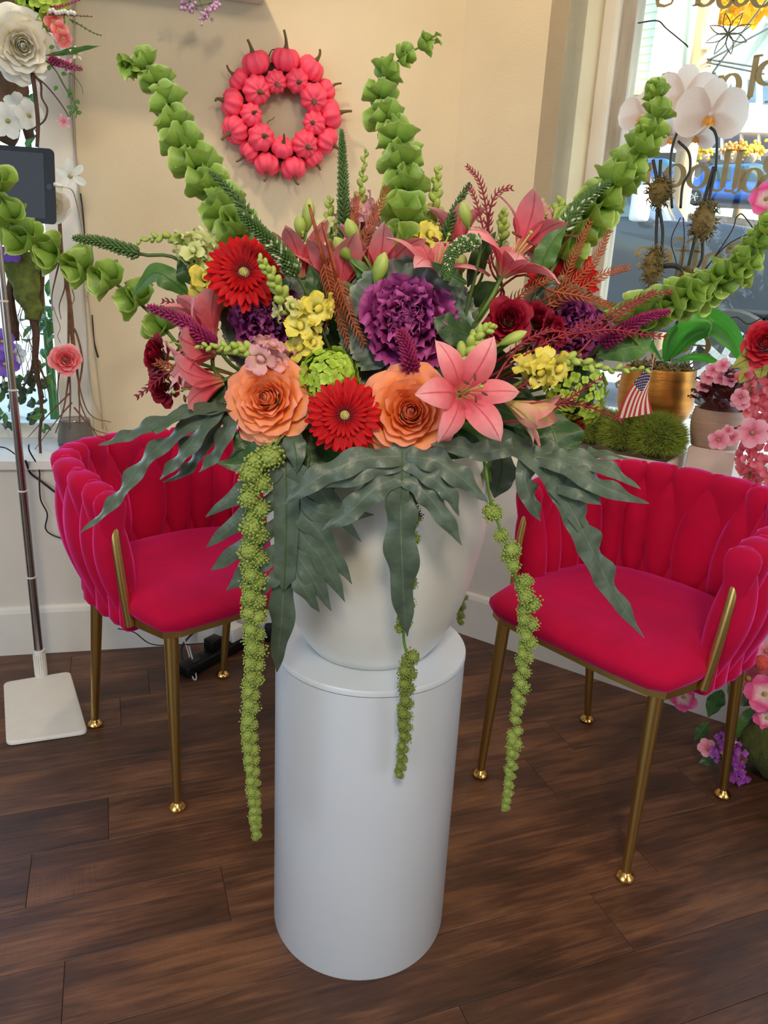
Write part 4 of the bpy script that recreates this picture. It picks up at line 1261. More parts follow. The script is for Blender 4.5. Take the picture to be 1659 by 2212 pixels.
spike('magenta veronica spike stretching right towards the orchid', px([(1300, 745), (1345, 715), (1390, 688), (1448, 672)], [1.12, 1.1, 1.09, 1.08]), 0.0115, 0.004, M_spikep, dens=1.1)
# --- grevillea
gA, gB = M_grev, M_grevr
for lab, pts, Y, m in [
    ('red grevillea sprig curling left at the top right of centre', [(1062, 560), (1050, 450), (1035, 390), (1008, 358)], 1.2, gB),
    ('red grevillea sprig curling right at the top right of centre', [(1052, 500), (1062, 440), (1080, 412), (1106, 406)], 1.2, gB),
    ('dark red grevillea sprig standing right of the veronica tip', [(1060, 580), (1045, 500), (1030, 440), (1015, 405)], 1.18, gB),
    ('rust grevillea sprig at the back centre, left one', [(800, 600), (770, 520), (765, 470), (772, 425)], 1.19, gA),
    ('rust grevillea sprig at the back centre, leaning right', [(765, 560), (795, 500), (815, 455), (835, 405)], 1.18, gA),
    ('rust grevillea sprig hanging between small lily and kale', [(730, 600), (745, 650), (765, 700), (790, 745)], 1.04, gA),
    ('rust grevillea sprig behind the yellow snapdragon', [(700, 570), (715, 630), (735, 690), (757, 752)], 1.05, gA),
    ('rust grevillea sprig crossing the small pink lily', [(705, 700), (715, 620), (705, 570), (690, 530)], 1.10, gA),
    ('rust grevillea sprig in front of the right gerbera, steepest', [(1190, 680), (1220, 600), (1245, 540), (1275, 478)], 1.13, gA),
    ('rust grevillea sprig in front of the right gerbera, second from top', [(1170, 650), (1235, 610), (1285, 560), (1315, 500)], 1.12, gA),
    ('rust grevillea sprig pointing right past the window frame', [(1180, 660), (1250, 625), (1310, 590), (1358, 578)], 1.11, gA),
    ('rust grevillea sprig drooping right below the gerbera', [(1195, 630), (1255, 640), (1290, 652), (1320, 662)], 1.10, gA),
    ('rust grevillea sprig low beside the swept-back lily', [(1070, 700), (1110, 650), (1150, 620), (1190, 600)], 1.09, gA),
    ('crimson grevillea sprig rising to the right window', [(1215, 745), (1300, 690), (1360, 655), (1412, 630)], 1.08, gB),
    ('thin crimson grevillea sprig tip crossing the orchid stems', [(1290, 720), (1350, 672), (1400, 640), (1452, 630)], 1.07, gB),
    ('crimson grevillea sprig level with the magenta spike', [(1250, 720), (1320, 712), (1380, 722), (1440, 728)], 1.06, gB),
    ('crimson grevillea sprig below the facing dark red rose', [(1095, 780), (1130, 740), (1165, 720), (1196, 708)], 1.02, gB),
    ('crimson grevillea sprig under the small dark red rose', [(1130, 770), (1180, 740), (1230, 715), (1270, 690)], 1.03, gB),
    ('crimson grevillea sprig over the right hydrangea', [(1180, 880), (1230, 860), (1260, 840), (1300, 815)], 1.04, gB),
    ('thin dark grevillea sprig pointing at the moss trough', [(1190, 870), (1240, 872), (1290, 885), (1345, 910)], 1.06, gB),
    ('crimson grevillea sprig at the far lower left', [(370, 800), (345, 818), (320, 838), (294, 858)], 1.10, gB),
    ('rust grevillea sprig between the far left roses', [(400, 800), (375, 798), (355, 790), (338, 782)], 1.08, gA),
    ('red grevillea sprig behind the far left magenta spike', [(430, 700), (400, 670), (375, 655), (350, 650)], 1.16, gB),
    ('crimson grevillea sprig right of the front lily', [(1100, 850), (1125, 835), (1145, 825), (1165, 820)], 1.0, gB)]:
    grevillea(lab, px(pts, Y), m, tooth=0.019 if m is gA else 0.015, pitch=0.0060 if m is gA else 0.0085, taper=.45)
# --- broad leaves
lg = 'broad leaves at the edge of the bouquet'
leaf('broad dark green leaf behind the hanging amaranthus on the left', px([(640, 930), (670, 985), (650, 1040), (600, 1085)], [1.02, 1.0, 0.98, 0.98]), 0.05, (0, -1, .3), M_leaf, group=lg)
leaf('broad serrated green leaf under the half-open lily', px([(1170, 890), (1195, 935), (1205, 975), (1213, 1022)], [1.06, 1.04, 1.03, 1.03]), 0.042, (0, -1, .3), M_leaf, group=lg)
leaf('veined dark leaf between the low left lily and orange rose', px([(540, 850), (500, 860), (465, 880), (430, 900)], [1.06, 1.04, 1.03, 1.03]), 0.036, (0, -1, .4), M_leaf, group=lg)
leaf('curling green leaf at the left, under the pale snapdragon', px([(410, 640), (370, 605), (330, 590), (285, 640)], [1.16, 1.15, 1.15, 1.15]), 0.018, (0, -1, .4), M_leaf2, group=lg)
leaf('grey-green leaf beside the upper left gerbera', px([(440, 620), (410, 590), (400, 570), (385, 545)], [1.16, 1.15, 1.15, 1.15]), 0.018, (0.2, -1, .2), M_leaf, group=lg)
leaf('dark leaf above the dark red rose at the right centre', px([(1060, 740), (1000, 720), (960, 700), (935, 688)], [1.06, 1.04, 1.03, 1.03]), 0.022, (0, -1, .5), M_leaf, group=lg)
leaf('dark leaf rising between trumpet lily and rust sprigs', px([(690, 700), (685, 660), (680, 610), (668, 570)], [1.06, 1.06, 1.06, 1.07]), 0.018, (.3, -1, .1), M_leaf, group=lg)
leaf('upright green leaf behind the goose-neck spike', px([(1010, 620), (1030, 570), (1050, 530), (1072, 500)], [1.12, 1.12, 1.12, 1.12]), 0.014, (.3, -1, .1), M_leaf, group=lg)
leaf('green leaf crossing the drooping central lily', px([(1010, 612), (985, 600), (960, 585), (930, 565)], [1.04, 1.03, 1.03, 1.04]), 0.013, (0, -1, .5), M_leaf, group=lg)
leaf('green leaf near the far right lily stem', px([(1165, 600), (1175, 560), (1195, 520), (1225, 488)], [1.1, 1.1, 1.1, 1.1]), 0.017, (0, -1, .3), M_leaf2, group=lg)
leaf('green leaf under the magenta spike at the right', px([(1290, 770), (1340, 750), (1380, 740), (1415, 700)], [1.12, 1.12, 1.12, 1.12]), 0.024, (0, -1, .3), M_leaf2, group=lg)
leaf('small green leaf behind the right snapdragon', px([(1260, 700), (1290, 680), (1330, 670), (1365, 680)], [1.18, 1.18, 1.18, 1.18]), 0.016, (0, -1, .3), M_leaf2, group=lg)
leaf('dark leaf hanging below the left orange rose', px([(560, 910), (540, 935), (520, 955), (505, 975)], [1.0, .99, .985, .98]), 0.016, (0, -1, .3), M_leaf, group=lg)
leaf('narrow blue-green leaf hanging beside the amaranthus stem', px([(640, 920), (635, 950), (640, 985), (642, 1022)], [0.99, .97, .96, .96]), 0.0155, (0, -1, .3), M_fern, group=lg)
leaf('long dark leaf curling over the left chair back', px([(600, 940), (560, 975), (520, 1000), (468, 1000)], [0.99, .975, .97, .965]), 0.018, (0, -1, .6), M_leaf, group=lg)
leaf('lance-shaped lily leaf left of the plump bud', px([(800, 640), (790, 600), (775, 575), (745, 552)], [1.1, 1.1, 1.1, 1.1]), 0.011, (0, -1, .3), M_leaf2, group=lg)
leaf('lance-shaped lily leaf under the plump bud', px([(805, 660), (780, 640), (760, 625), (738, 605)], [1.1, 1.09, 1.09, 1.09]), 0.010, (0, -1, .3), M_leaf2, group=lg)
leaf('grey leaf hanging at the right of the vase', px([(1085, 970), (1085, 1010), (1078, 1045), (1068, 1076)], [1.12, 1.1, 1.1, 1.1]), 0.026, (0, -1, .1), M_fern, group=lg)
# --- fern fronds
# left, pale blue in the daylight
fern('pale blue-green fern frond drooping over the left chair', px([(520, 875), (470, 880), (400, 890), (330, 930)], [1.02, 0.99, 0.97, 0.95]), [
    (px([(470, 878), (400, 890), (320, 920), (260, 945), (212, 962)], [.99, .97, .96, .95, .94]), 0.0135, 4),
    (px([(455, 885), (385, 935), (320, 985), (270, 1050), (225, 1105), (172, 1152)], [.99, .965, .95, .94, .935, .93]), 0.0155, 5),
    (px([(470, 885), (440, 920), (405, 965), (375, 1000), (345, 1036)], [.99, .97, .96, .955, .95]), 0.0165, 3),
    (px([(500, 885), (490, 925), (460, 985), (430, 1020)], [1.0, .98, .97, .96]), 0.0145, 3),
    (px([(490, 880), (460, 930), (420, 990), (395, 1020), (352, 1042)], [1.0, 1.0, .99, .985, .98]), 0.013, 3)],
    (-0.3, -0.6, 0.75), rachis_w=lambda t: 0.017*(1-.4*t))
# big dark frond hanging down the left front of the vase
rib = px([(615, 935), (618, 1040), (618, 1150), (615, 1235), (613, 1275)], [0.985, .965, .96, .961, .963])
lob = []
for (x0, y0, x1, y1, x2, y2, hw) in [
    (600, 1010, 540, 1050, 444, 1117, .0145), (602, 1070, 530, 1115, 446, 1182, .0150), (602, 1130, 530, 1180, 455, 1232, .0145), (604, 1185, 545, 1225, 488, 1276, .0135),
    (604, 1235, 575, 1262, 545, 1285, .0110),
    (632, 1010, 690, 1060, 780, 1170, .0145), (634, 1070, 700, 1110, 808, 1112, .012), (634, 1085, 690, 1150, 760, 1262, .0155), (634, 1130, 690, 1200, 745, 1300, .0150), (632, 1175, 670, 1240, 716, 1320, .0140), (630, 1215, 655, 1270, 690, 1322, .0125),
    (615, 1215, 608, 1340, 598, 1452, .0180)]:
    my = (y0+y1)/2
    lob.append((px([(x0, y0), ((x0+x1)/2, (y0+y1)/2+4), (x1, y1), ((x1+x2)/2, (y1+y2)/2), (x2, y2)], [.965, .962, .96, .965, .972] if x2 != 598 else [.962, .97, .98, 1.0, 1.02]), hw, 2))
fern('large dark fern frond hanging down beside the pedestal edge', rib, lob, (0, -1, 0.12), rachis_w=lambda t: 0.0195*(1-.30*t) if t < .8 else 0.0148*(1.02-t)/.22, wav=0.14)
# centre frond over the vase
fern('grey-green fern frond spread over the front of the vase', px([(868, 955), (868, 1020), (866, 1090), (868, 1200)], [0.955, .945, .94, .945]), [
    (px([(866, 985), (790, 990), (720, 1015), (660, 1050), (612, 1092)], [.95, .935, .925, .92, .92]), 0.0165, 3),
    (px([(860, 1000), (800, 1015), (740, 1035), (672, 1048)], [.95, .935, .93, .925]), 0.014, 2),
    (px([(862, 1030), (810, 1055), (755, 1105), (695, 1146)], [.945, .93, .925, .93]), 0.0165, 2.5),
    (px([(868, 1050), (866, 1120), (868, 1200), (872, 1290), (880, 1375)], [.942, .938, .942, .955, .975]), 0.0225, 3),
    (px([(876, 1030), (915, 1060), (955, 1110), (998, 1178)], [.945, .935, .935, .94]), 0.0150, 3),
    (px([(878, 1000), (930, 1030), (970, 1065), (992, 1115)], [.948, .935, .935, .94]), 0.0125, 3),
    (px([(880, 985), (940, 995), (1000, 1035), (1054, 1085)], [.95, .94, .94, .945]), 0.0165, 3)],
    (0, -0.9, 0.45), rachis_w=lambda t: 0.013*(1-.3*t))
# right frond over the right chair
fern('grey-green fern frond reaching over the right chair seat', px([(1070, 945), (1150, 985), (1210, 1060), (1260, 1140)], [1.0, 0.97, 0.955, 0.95]), [
    (px([(1195, 1035), (1240, 1110), (1280, 1190), (1325, 1280), (1392, 1378)], [.957, .95, .948, .95, .955]), 0.0215, 5),
    (px([(1150, 985), (1220, 1000), (1300, 1050), (1402, 1088)], [.97, .955, .945, .94]), 0.0175, 4),
    (px([(1140, 970), (1220, 985), (1310, 1010), (1384, 1056)], [.98, .965, .955, .95]), 0.014, 4),
    (px([(1205, 1050), (1240, 1055), (1275, 1070), (1298, 1090)], [.955, .95, .947, .945]), 0.0150, 2),
    (px([(1140, 985), (1135, 1040), (1150, 1085), (1168, 1126)], [.97, .962, .962, .965]), 0.0155, 3),
    (px([(1110, 965), (1050, 975), (990, 965), (930, 960)], [.98, .965, .955, .95]), 0.0145, 3)],
    (0.25, -0.8, 0.6), rachis_w=lambda t: 0.02*(1-.4*t))
leaf('narrow silvery fern lobe beside the moss trough', px([(1215, 968), (1260, 978), (1300, 980), (1362, 992)], [1.04, 1.02, 1.01, 1.0]), 0.011, (0.2, -.7, .7), M_fern, group=lg, wav=.3)
# --- hanging amaranthus
amaranth('long thick green amaranthus tassel hanging at the left', px([(615, 925), (600, 955), (575, 980), (558, 1010), (548, 1080)], [.99, .965, .955, .955, .955]), [
    (px([(570, 985), (552, 1030), (548, 1140), (545, 1280), (548, 1420), (538, 1540), (545, 1680), (555, 1815)], [.955, .952, .952, .96, .97, .975, .98, .985]), 0.0215, 0.0085, 0.60)], M_amar)
amaranth('thin green amaranthus tassel hanging in front of the vase', px([(905, 965), (900, 1040), (890, 1200), (872, 1360), (880, 1420)], [.965, .96, .972, .99, 1.0]), [
    (px([(898, 1065), (890, 1160), (880, 1280), (866, 1365)], [.965, .97, .98, .99]), 0.0115, 0.0120, 1.0),
    (px([(882, 1420), (876, 1500), (872, 1600), (862, 1682)], [1.0, 1.005, 1.01, 1.012]), 0.0150, 0.0078, 0.66)], M_amar_d)
amaranth('knobbly green amaranthus tassel hanging at the right', px([(1040, 960), (1050, 1020), (1060, 1080), (1090, 1170), (1130, 1300)], [1.0, .98, .98, .98, .985]), [
    (px([(1052, 1105), (1085, 1112)], .98), 0.0160, 0.0160, 1.1),
    (px([(1070, 1158), (1092, 1158)], .98), 0.0135, 0.0135, 1.0),
    (px([(1095, 1190), (1115, 1230)], .98), 0.0170, 0.0160, 0.75),
    (px([(1125, 1255), (1140, 1290)], .983), 0.0170, 0.0160, 0.75),
    (px([(1140, 1305), (1135, 1400), (1122, 1500), (1112, 1560)], [.985, .99, .99, .995]), 0.0165, 0.0090, 0.66),
    (px([(1112, 1580), (1105, 1650), (1092, 1750)], [.995, .997, 1.0]), 0.0120, 0.0065, 0.66)], M_amar)
amaranth('short amaranthus tassel half hidden behind the vase', px([(1030, 990), (1030, 1150), (995, 1320)], [1.3, 1.42, 1.42]), [
    (px([(1000, 1290), (992, 1350)], [1.42, 1.42]), 0.010, 0.008, 0.7)], M_amar_d)
# ================================================================== wreath on the left wall
WNL = -NL                                        # out of the left wall into the room
def LP(x, y, out=0.0): return PN(x, y, LU(0, -out), NL)
M_pump = mat('pink_pumpkin', (244, 74, 104), 0.55, var=0.10, scale=30, bump=0.15, bscale=80)
M_pstem = mat('pumpkin_stem', (104, 84, 54), 0.8, var=0.3, scale=60, bump=0.4)
M_ring = mat('dark_twig_ring', (44, 22, 24), 0.9, var=0.3, scale=40)
wc = LP(610, 247)
wr_ = thing('pumpkin_wreath', 'round wreath of small pink pumpkins hanging on the wall', 'wreath', wc)
mb = MB()
ringp = [wc + WNL*0.03 + UL*(0.118*math.cos(2*PI*k/32)) + Vector((0, 0, 0.118*math.sin(2*PI*k/32))) for k in range(33)]
mb.tube(ringp, 0.026, 10, cap=False)
part(wr_, 'twig_ring', mb, M_ring)
part(wr_, 'wire_loop', MB().tube(spline([LP(590, 145, .03), LP(580, 130, .04), LP(586, 110, .04), LP(596, 106, .03)], 6), 0.0016, 6), M_ring)
part(wr_, 'loose_wire', MB().tube(spline([LP(575, 272, .03), LP(580, 262, .03), LP(588, 258, .03), LP(593, 253, .03)], 5), 0.0009, 5), M_ring)
def pumpmesh(seed):
    rs = random.Random(seed)
    nr = 8+seed % 3
    def fn(d):
        ph = math.atan2(d.y, d.x)
        q = 1-0.13*abs(math.sin(ph*nr/2+seed))**0.0*(0.5+0.5*math.cos(ph*nr))*math.sqrt(max(0, 1-d.z*d.z))
        return q*(1-0.22*max(0, d.z-0.75)/0.25-0.10*max(0, -d.z-.8)/.2)
    return MB().ball((0, 0, 0), 1.0, 56, 18, scale=(1, 1, .84), fn=fn).mesh('pumpkin', M_pump)
pumps = [(515, 310, 150, 455, 145, .3), (870, 270, 152, 872, 75, .3), (1170, 375, 145, 1285, 210, .35), (1355, 630, 112, 1485, 550, .0), (1415, 925, 148, 1600, 890, .2), (1360, 1240, 140, 1490, 1340, .3), (1200, 1450, 115, 1280, 1585, .1), (960, 1570, 142, 985, 1750, .35), (645, 1525, 140, 640, 1670, .45), (430, 1370, 118, 330, 1465, .1), (265, 1110, 150, 165, 1185, .7), (230, 790, 145, 60, 745, .25), (310, 510, 115, 200, 415, .2),
         (520, 635, 152, 560, 690, 2.2), (750, 535, 120, 755, 600, 2.2), (1005, 525, 128, 1012, 555, 3), (1205, 730, 155, 1190, 820, 1.8), (1210, 1030, 128, 1170, 1045, 3), (1095, 1280, 148, 1130, 1345, 2), (830, 1320, 125, 838, 1240, 1.6), (575, 1200, 148, 590, 1200, 4), (458, 930, 122, 485, 920, 4)]
for k, (zx, zy, rr, sx, sy, fr) in enumerate(pumps):
    f = 5.53
    inner = k >= 13
    out = (0.068 if inner else 0.052) + (0.0 if rr > 118 else -0.012)
    c = LP(460+zx/f, 80+zy/f, out)
    tip = LP(460+sx/f, 80+sy/f, out)
    ax = ((tip-c).normalized() + WNL*fr).normalized()
    R = rr/f/590*0.98
    o = inst(wr_, 'pumpkin', cm(('pump', k % 4), lambda: pumpmesh(k % 4)), frame(c, ax) @ S(R))
    st = MB()
    b0 = c+ax*R*0.62
    side = Vector((rnd(-.3, .3), 0, rnd(-.3, .3)))
    st.tube(spline([b0, b0+ax*R*0.35, b0+(ax+side*.5)*R*0.62, b0+(ax+side)*R*0.85], 4), [R*.20, R*.17, R*.14, R*.12, R*.11, R*.105, R*.10, R*.095, R*.09, R*.088, R*.085, R*.083, R*.08], 8)
    part(o, 'stem', st, M_pstem)
# ================================================================== shelf corner with berries, top left
sh = [LU(0.66, -0.26), LU(0.66, -0.005), LU(1.22, -0.005), LU(1.22, -0.26)]
zsh = PN(520, 4, LU(0.75, -0.005), NL).z
solo('wall_shelf', MB().prism([(p.x, p.y) for p in sh], zsh, zsh+0.03), M_trim, 'white shelf board high on the wall, cut by the top edge', 'shelf', smooth=False)
M_berry = mat('lilac_berry', (176, 140, 170), 0.4, var=0.2, scale=60)
bt = thing('berry_sprig', 'sprig of small lilac berries hanging from the white shelf', 'berries', P(430, -12, 2.42))
tw = MB()
tw.tube(spline(px([(400, -10), (418, 8), (432, 12), (470, 2)], 2.42), 5), 0.0016, 5)
tw.tube(spline(px([(428, -6), (436, 14), (442, 30), (446, 42)], 2.42), 5), 0.0016, 5)
part(bt, 'twig', tw, M_stem)
bme = MB().ball((0, 0, 0), 0.0052, 10, 7).mesh('berry', M_berry)
rsb = random.Random(3)
for (bx, by, n) in [(400, 12, 16), (412, 16, 14), (420, 20, 5), (440, 26, 8), (446, 42, 7), (442, 34, 6), (456, 20, 10), (462, 12, 8), (468, 4, 8)]:
    for k in range(n):
        inst(bt, 'berry', bme, Matrix.Translation(P(bx+rsb.gauss(0, 5), by+rsb.gauss(0, 5), 2.42+rsb.gauss(0, .008))) @ S(rsb.uniform(.8, 1.15)))
# ================================================================== tablet on its floor stand
M_white = mat('white_plastic', (226, 224, 218), 0.4, var=0.02)
M_chrome = mat('brushed_steel_pole', (168, 160, 158), 0.25, metal=1.0, var=0.05)
M_screen = mat('dark_screen', (20, 19, 20), 0.10, var=0.02, spec=0.25)
M_bezel = mat('black_tablet_case', (14, 14, 15), 0.4, var=0.05, spec=0.3)
bp_ = PZ(90, 1466, 0.0)
ts = thing('tablet_stand', 'white square-footed floor stand with steel pole at the left edge', 'stand', bp_)
pc = PZ(97, 1534, 0.0)
ex = (PZ(187, 1588, 0)-PZ(18, 1612, 0)).normalized(); ey = Vector((-ex.y, ex.x, 0))
cq = [PZ(x, y, 0.0) for x, y in ((14, 1613), (190, 1587), (152, 1456), (8, 1480))]
def rpoly(c, r=0.02, n=5):
    out = []
    m = len(c)
    for i in range(m):
        p, a, b = c[i], c[i-1], c[(i+1) % m]
        u, v = (a-p).normalized()*r, (b-p).normalized()*r
        for k in range(n+1):
            t = k/n
            q = (p+u)*(1-t)**2 + p*2*t*(1-t) + (p+v)*t*t
            out.append(q)
    return out
cen_ = sum(cq, Vector())/4
rows = []
for z, k in ((0.0, .985), (0.002, 1.0), (0.008, 1.0), (0.011, .985), (0.012, .96)):
    rows.append([cen_+(p-cen_)*k+Vector((0, 0, z)) for p in rpoly(cq)])
mb = MB().grid(rows, close=True)
nn_ = len(rows[0])
mb.f.append(tuple(4*nn_+k for k in range(nn_)))
part(ts, 'base_plate', mb, M_white, angle=50)
mb = MB().lathe([(0.0175, 0.010), (0.0165, 0.03), (0.0155, 0.085), (0.0175, 0.092), (0.0175, 0.100), (0.012, 0.101)], 28, Matrix.Translation(bp_))
part(ts, 'collar', mb, M_white, angle=40)
part(ts, 'collar_ribs', (lambda q: [q.box((0.0168*math.cos(a), 0.0168*math.sin(a), 0.05), (0.0022, 0.0022, 0.07), 0, Matrix.Translation(bp_)) for a in [2*PI*i/18 for i in range(18)]] and q)(MB()), M_white, smooth=False)
zs = [0.10]
rr = [0.0125, 0.0115, 0.0108, 0.0100, 0.0095]
def zat(y, x):
    # height on the pole seen at picture row y
    lo, hi = 0.0, 1.7
    for _ in range(40):
        m = (lo+hi)/2
        q = bp_+Vector((0, 0, m))
        d = q-CAM
        yy = IMG_H/2 - F_PX*d.dot(UPV)/d.dot(FWD)
        if yy > y: lo = m
        else: hi = m
    return lo
cuts = [0.098, zat(1246, 0), zat(1060, 0), zat(842, 0), zat(650, 0), zat(480, 0)]
for k in range(5):
    z0, z1 = cuts[k], cuts[k+1]
    part(ts, 'pole_section', MB().tube([bp_+Vector((0, 0, z0)), bp_+Vector((0, 0, z1))], rr[k], 20), M_chrome, angle=40)
    if k < 4:
        part(ts, 'joint_ring', MB().lathe([(rr[k]+.0006, z1-0.003), (rr[k]+.0014, z1-0.002), (rr[k]+.0014, z1+0.001), (rr[k]-.0004, z1+0.002)], 20, Matrix.Translation(bp_)), M_white, angle=40)
tcn = P(10, 396, bp_.y-0.02)
hold = MB().tube([bp_+Vector((0, 0, cuts[-1]-0.01)), tcn+Vector((0, 0.03, -0.05)), tcn+Vector((0, 0.02, 0))], 0.008, 10)
part(ts, 'holder_arm', hold, M_white)
tb = thing('tablet', 'black tablet with dark screen held sideways on the floor stand', 'tablet', tcn)
nrm_t = Vector((0.10, -1.0, 0.05)).normalized()
xt = (P(105, 326, bp_.y)-P(0, 318, bp_.y)).normalized()
Mt = fx(tcn, xt, nrm_t)
def rrect(w, h, r, z0, z1, M):
    poly = []
    for cx, cy, a0 in ((w/2-r, h/2-r, 0), (-w/2+r, h/2-r, PI/2), (-w/2+r, -h/2+r, PI), (w/2-r, -h/2+r, 1.5*PI)):
        for i in range(7):
            a = a0+i/6*PI/2
            poly.append((cx+r*math.cos(a), cy+r*math.sin(a)))
    return MB().prism(poly, z0, z1, M)
tw_, th_ = 0.248, 0.176
part(tb, 'body', rrect(tw_, th_, 0.011, -0.007, 0.0, Mt), M_bezel, smooth=False)
part(tb, 'screen', rrect(0.200, 0.152, 0.002, 0.0001, 0.0007, Mt), M_screen, smooth=False)
part(tb, 'home_button', MB().lathe([(0.0075, 0.0), (0.0072, 0.0006)], 24, Mt @ T(tw_/2-0.012, 0, 0)), M_screen, smooth=False)
part(tb, 'camera_lens', MB().lathe([(0.003, 0.0), (0.0028, 0.0006)], 16, Mt @ T(-tw_/2+0.012, 0, 0)), M_screen, smooth=False)
# charger plug and cables
M_cordw = mat('white_cord', (216, 208, 196), 0.45, var=0.05)
M_cordb = mat('black_cord', (20, 18, 18), 0.45, var=0.05)
M_cordc = mat('translucent_cord', (196, 184, 166), 0.25, var=0.1, trans=0.3)
Yc = 1.9
pl = thing('charging_cable', 'white charging cable plugged into the side of the tablet', 'cable', P(118, 400, bp_.y-.02))
part(pl, 'plug', MB().tube([P(117, 398, bp_.y-.02), P(134, 402, bp_.y-.02)], 0.005, 10), M_white)
part(pl, 'cord', MB().tube(spline([P(134, 402, bp_.y-.02), P(155, 410, bp_.y), P(166, 440, bp_.y+.1), P(176, 490, bp_.y+.25), LP(184, 560, .01), LP(188, 640, .008)], 8), 0.0022, 7), M_cordw)
c1 = thing('sleeved_cord', 'thin cord with black sleeves running down the left wall', 'cable', LP(210, 938, .006))
part(c1, 'cord', MB().tube(spline([LP(163, -10, .006), LP(162, 150, .006), LP(164, 300, .008), LP(172, 400, .008), LP(182, 520, .008), LP(190, 630, .008), LP(200, 720, .008), LP(210, 800, .008), LP(218, 870, .008), LP(222, 925, .008)], 6), 0.0018, 6), M_cordc)
part(c1, 'upper_sleeve', MB().tube(spline([LP(174, 418, .008), LP(179, 460, .008), LP(184, 530, .008), LP(189, 615, .008)], 5), 0.0028, 6), M_cordb)
part(c1, 'lower_sleeve', MB().tube(spline([LP(199, 680, .008), LP(204, 740, .008), LP(212, 772, .008)], 5), [0.0022]*6+[0.0032]*5, 6), M_cordb)
solo('pale_cord', MB().tube(spline([LP(158, -10, .006), LP(158, 160, .006), LP(160, 280, .008), LP(168, 400, .006), LP(178, 560, .006), LP(186, 700, .006), LP(196, 840, .006), LP(232, 930, .012)], 6), 0.0015, 6), M_cordc, 'pale thin cord beside the sleeved cord on the left wall', 'cable')
# black cables under the ledge
def KP(x, y, out=0.012): return PN(x, y, LW(0, -out), NL)
for lab, pts, r in [('black cable looping down the knee wall behind the left chair', [(62, 960), (64, 975), (84, 1012), (85, 1045), (88, 1080), (102, 1110), (98, 1140), (112, 1155), (140, 1165)], 0.0022),
                    ('thick black cable running from ledge edge to the chair back', [(55, 995), (66, 1022), (90, 1040), (118, 1062), (150, 1085)], 0.0034),
                    ('black cable lying on the ledge at the left edge', [(-20, 966), (5, 966), (20, 972), (36, 984)], 0.002)]:
    solo('power_cable', MB().tube(spline([KP(a, b, 0.035 if b < 1012 else 0.012) if lab[0] != 'x' else None for a, b in pts], 6), r, 7), M_cordb, lab, 'cable', 'black cables by the left ledge')
# power strip under the left chair
ps0, ps1 = PZ(395, 1450, 0.02), PZ(560, 1362, 0.02)
dps = (ps1-ps0).normalized()
psr = thing('power_strip', 'black power strip on the floor under the left chair', 'power strip', (ps0+ps1)/2-Vector((0, 0, .02)))
Mp = fx((ps0+ps1)/2, dps)
Lp = (ps1-ps0).length
part(psr, 'housing', MB().box((0, 0, 0), (Lp, 0.055, 0.038), 0.006, Mp), M_bezel, angle=50)
for k in range(5):
    part(psr, 'socket', MB().box((-Lp/2+0.05+k*0.05, 0, 0.0195), (0.03, 0.034, 0.003), 0.001, Mp), M_cordb, smooth=False)
solo('power_adapter', MB().box((0.05, 0.0, 0.045), (0.055, 0.045, 0.05), 0.004, Mp), M_white, 'white power adapter plugged into the black power strip', 'adapter', angle=50)
solo('plug_block', MB().box((-0.04, 0.005, 0.040), (0.05, 0.04, 0.04), 0.004, Mp), M_bezel, 'black plug block on the power strip under the left chair', 'plug', angle=50)
solo('white_flat_plug', MB().box((0.085, 0.012, 0.060), (0.022, 0.075, 0.03), 0.004, Mp @ RZ(.5)), M_white, 'long white plug standing at the far end of the power strip', 'plug', angle=50)
solo('floor_cable', MB().tube(spline([PZ(400, 1440, .004), PZ(392, 1400, .02), PZ(420, 1365, .05), PZ(450, 1352, .06), PZ(470, 1350, .05)], 6), 0.004, 8), M_cordb, 'thick black cable rising from the power strip', 'cable')
solo('white_cable_loop', MB().tube(spline([PZ(395, 1372, .10), PZ(410, 1420, .03), PZ(416, 1462, .004), PZ(424, 1466, .004), PZ(420, 1440, .02), PZ(408, 1395, .08)], 6), 0.0025, 7), M_cordw, 'white cable loop hanging down under the left chair', 'cable')
bx0 = PZ(580, 1388, 0)
solo('black_floor_box', MB().box((bx0.x+0.03, bx0.y+0.03, 0.033), (0.09, 0.06, 0.064), 0.006), M_bezel, 'small black box on the floor between chair and pedestal', 'box', angle=50)
solo('chair_underside_cord', MB().tube(spline([PZ(255, 1358, .30), PZ(290, 1366, .25), PZ(330, 1392, .15), PZ(400, 1392, .10), PZ(520, 1385, .03), PZ(560, 1392, .005)], 8), 0.0016, 6), M_cordb, 'thin black cord sagging below the left chair seat', 'cable')
# ================================================================== things on the left ledge
M_spk = mat('grey_speaker_mesh', (104, 98, 92), 0.55, metal=0.3, var=0.12, scale=400, bump=0.3, bscale=900)
M_blue = mat('blue_rubber_ring', (64, 62, 110), 0.5)
sc = PZ(165, 962, LEDGE_Z)
sp = thing('speaker', 'small grey cone-shaped speaker on the left ledge', 'speaker', sc)
part(sp, 'foot_ring', MB().lathe([(0.052, 0.0), (0.055, 0.004), (0.055, 0.010), (0.052, 0.013)], 40, Matrix.Translation(sc)), M_blue, angle=40)
part(sp, 'body', MB().lathe([(0.056, 0.013), (0.057, 0.016), (0.0475, 0.086), (0.046, 0.088)], 48, Matrix.Translation(sc)), M_spk, angle=40)
part(sp, 'top_rim', MB().lathe([(0.047, 0.085), (0.048, 0.088), (0.046, 0.0905), (0.043, 0.089)], 40, Matrix.Translation(sc)), M_chrome, angle=60)
M_twig = mat('brown_twig', (110, 76, 50), 0.75, var=0.3, scale=60, bump=0.4)
M_twigd = mat('dark_twig', (74, 50, 36), 0.75, var=0.3, scale=60, bump=0.4)
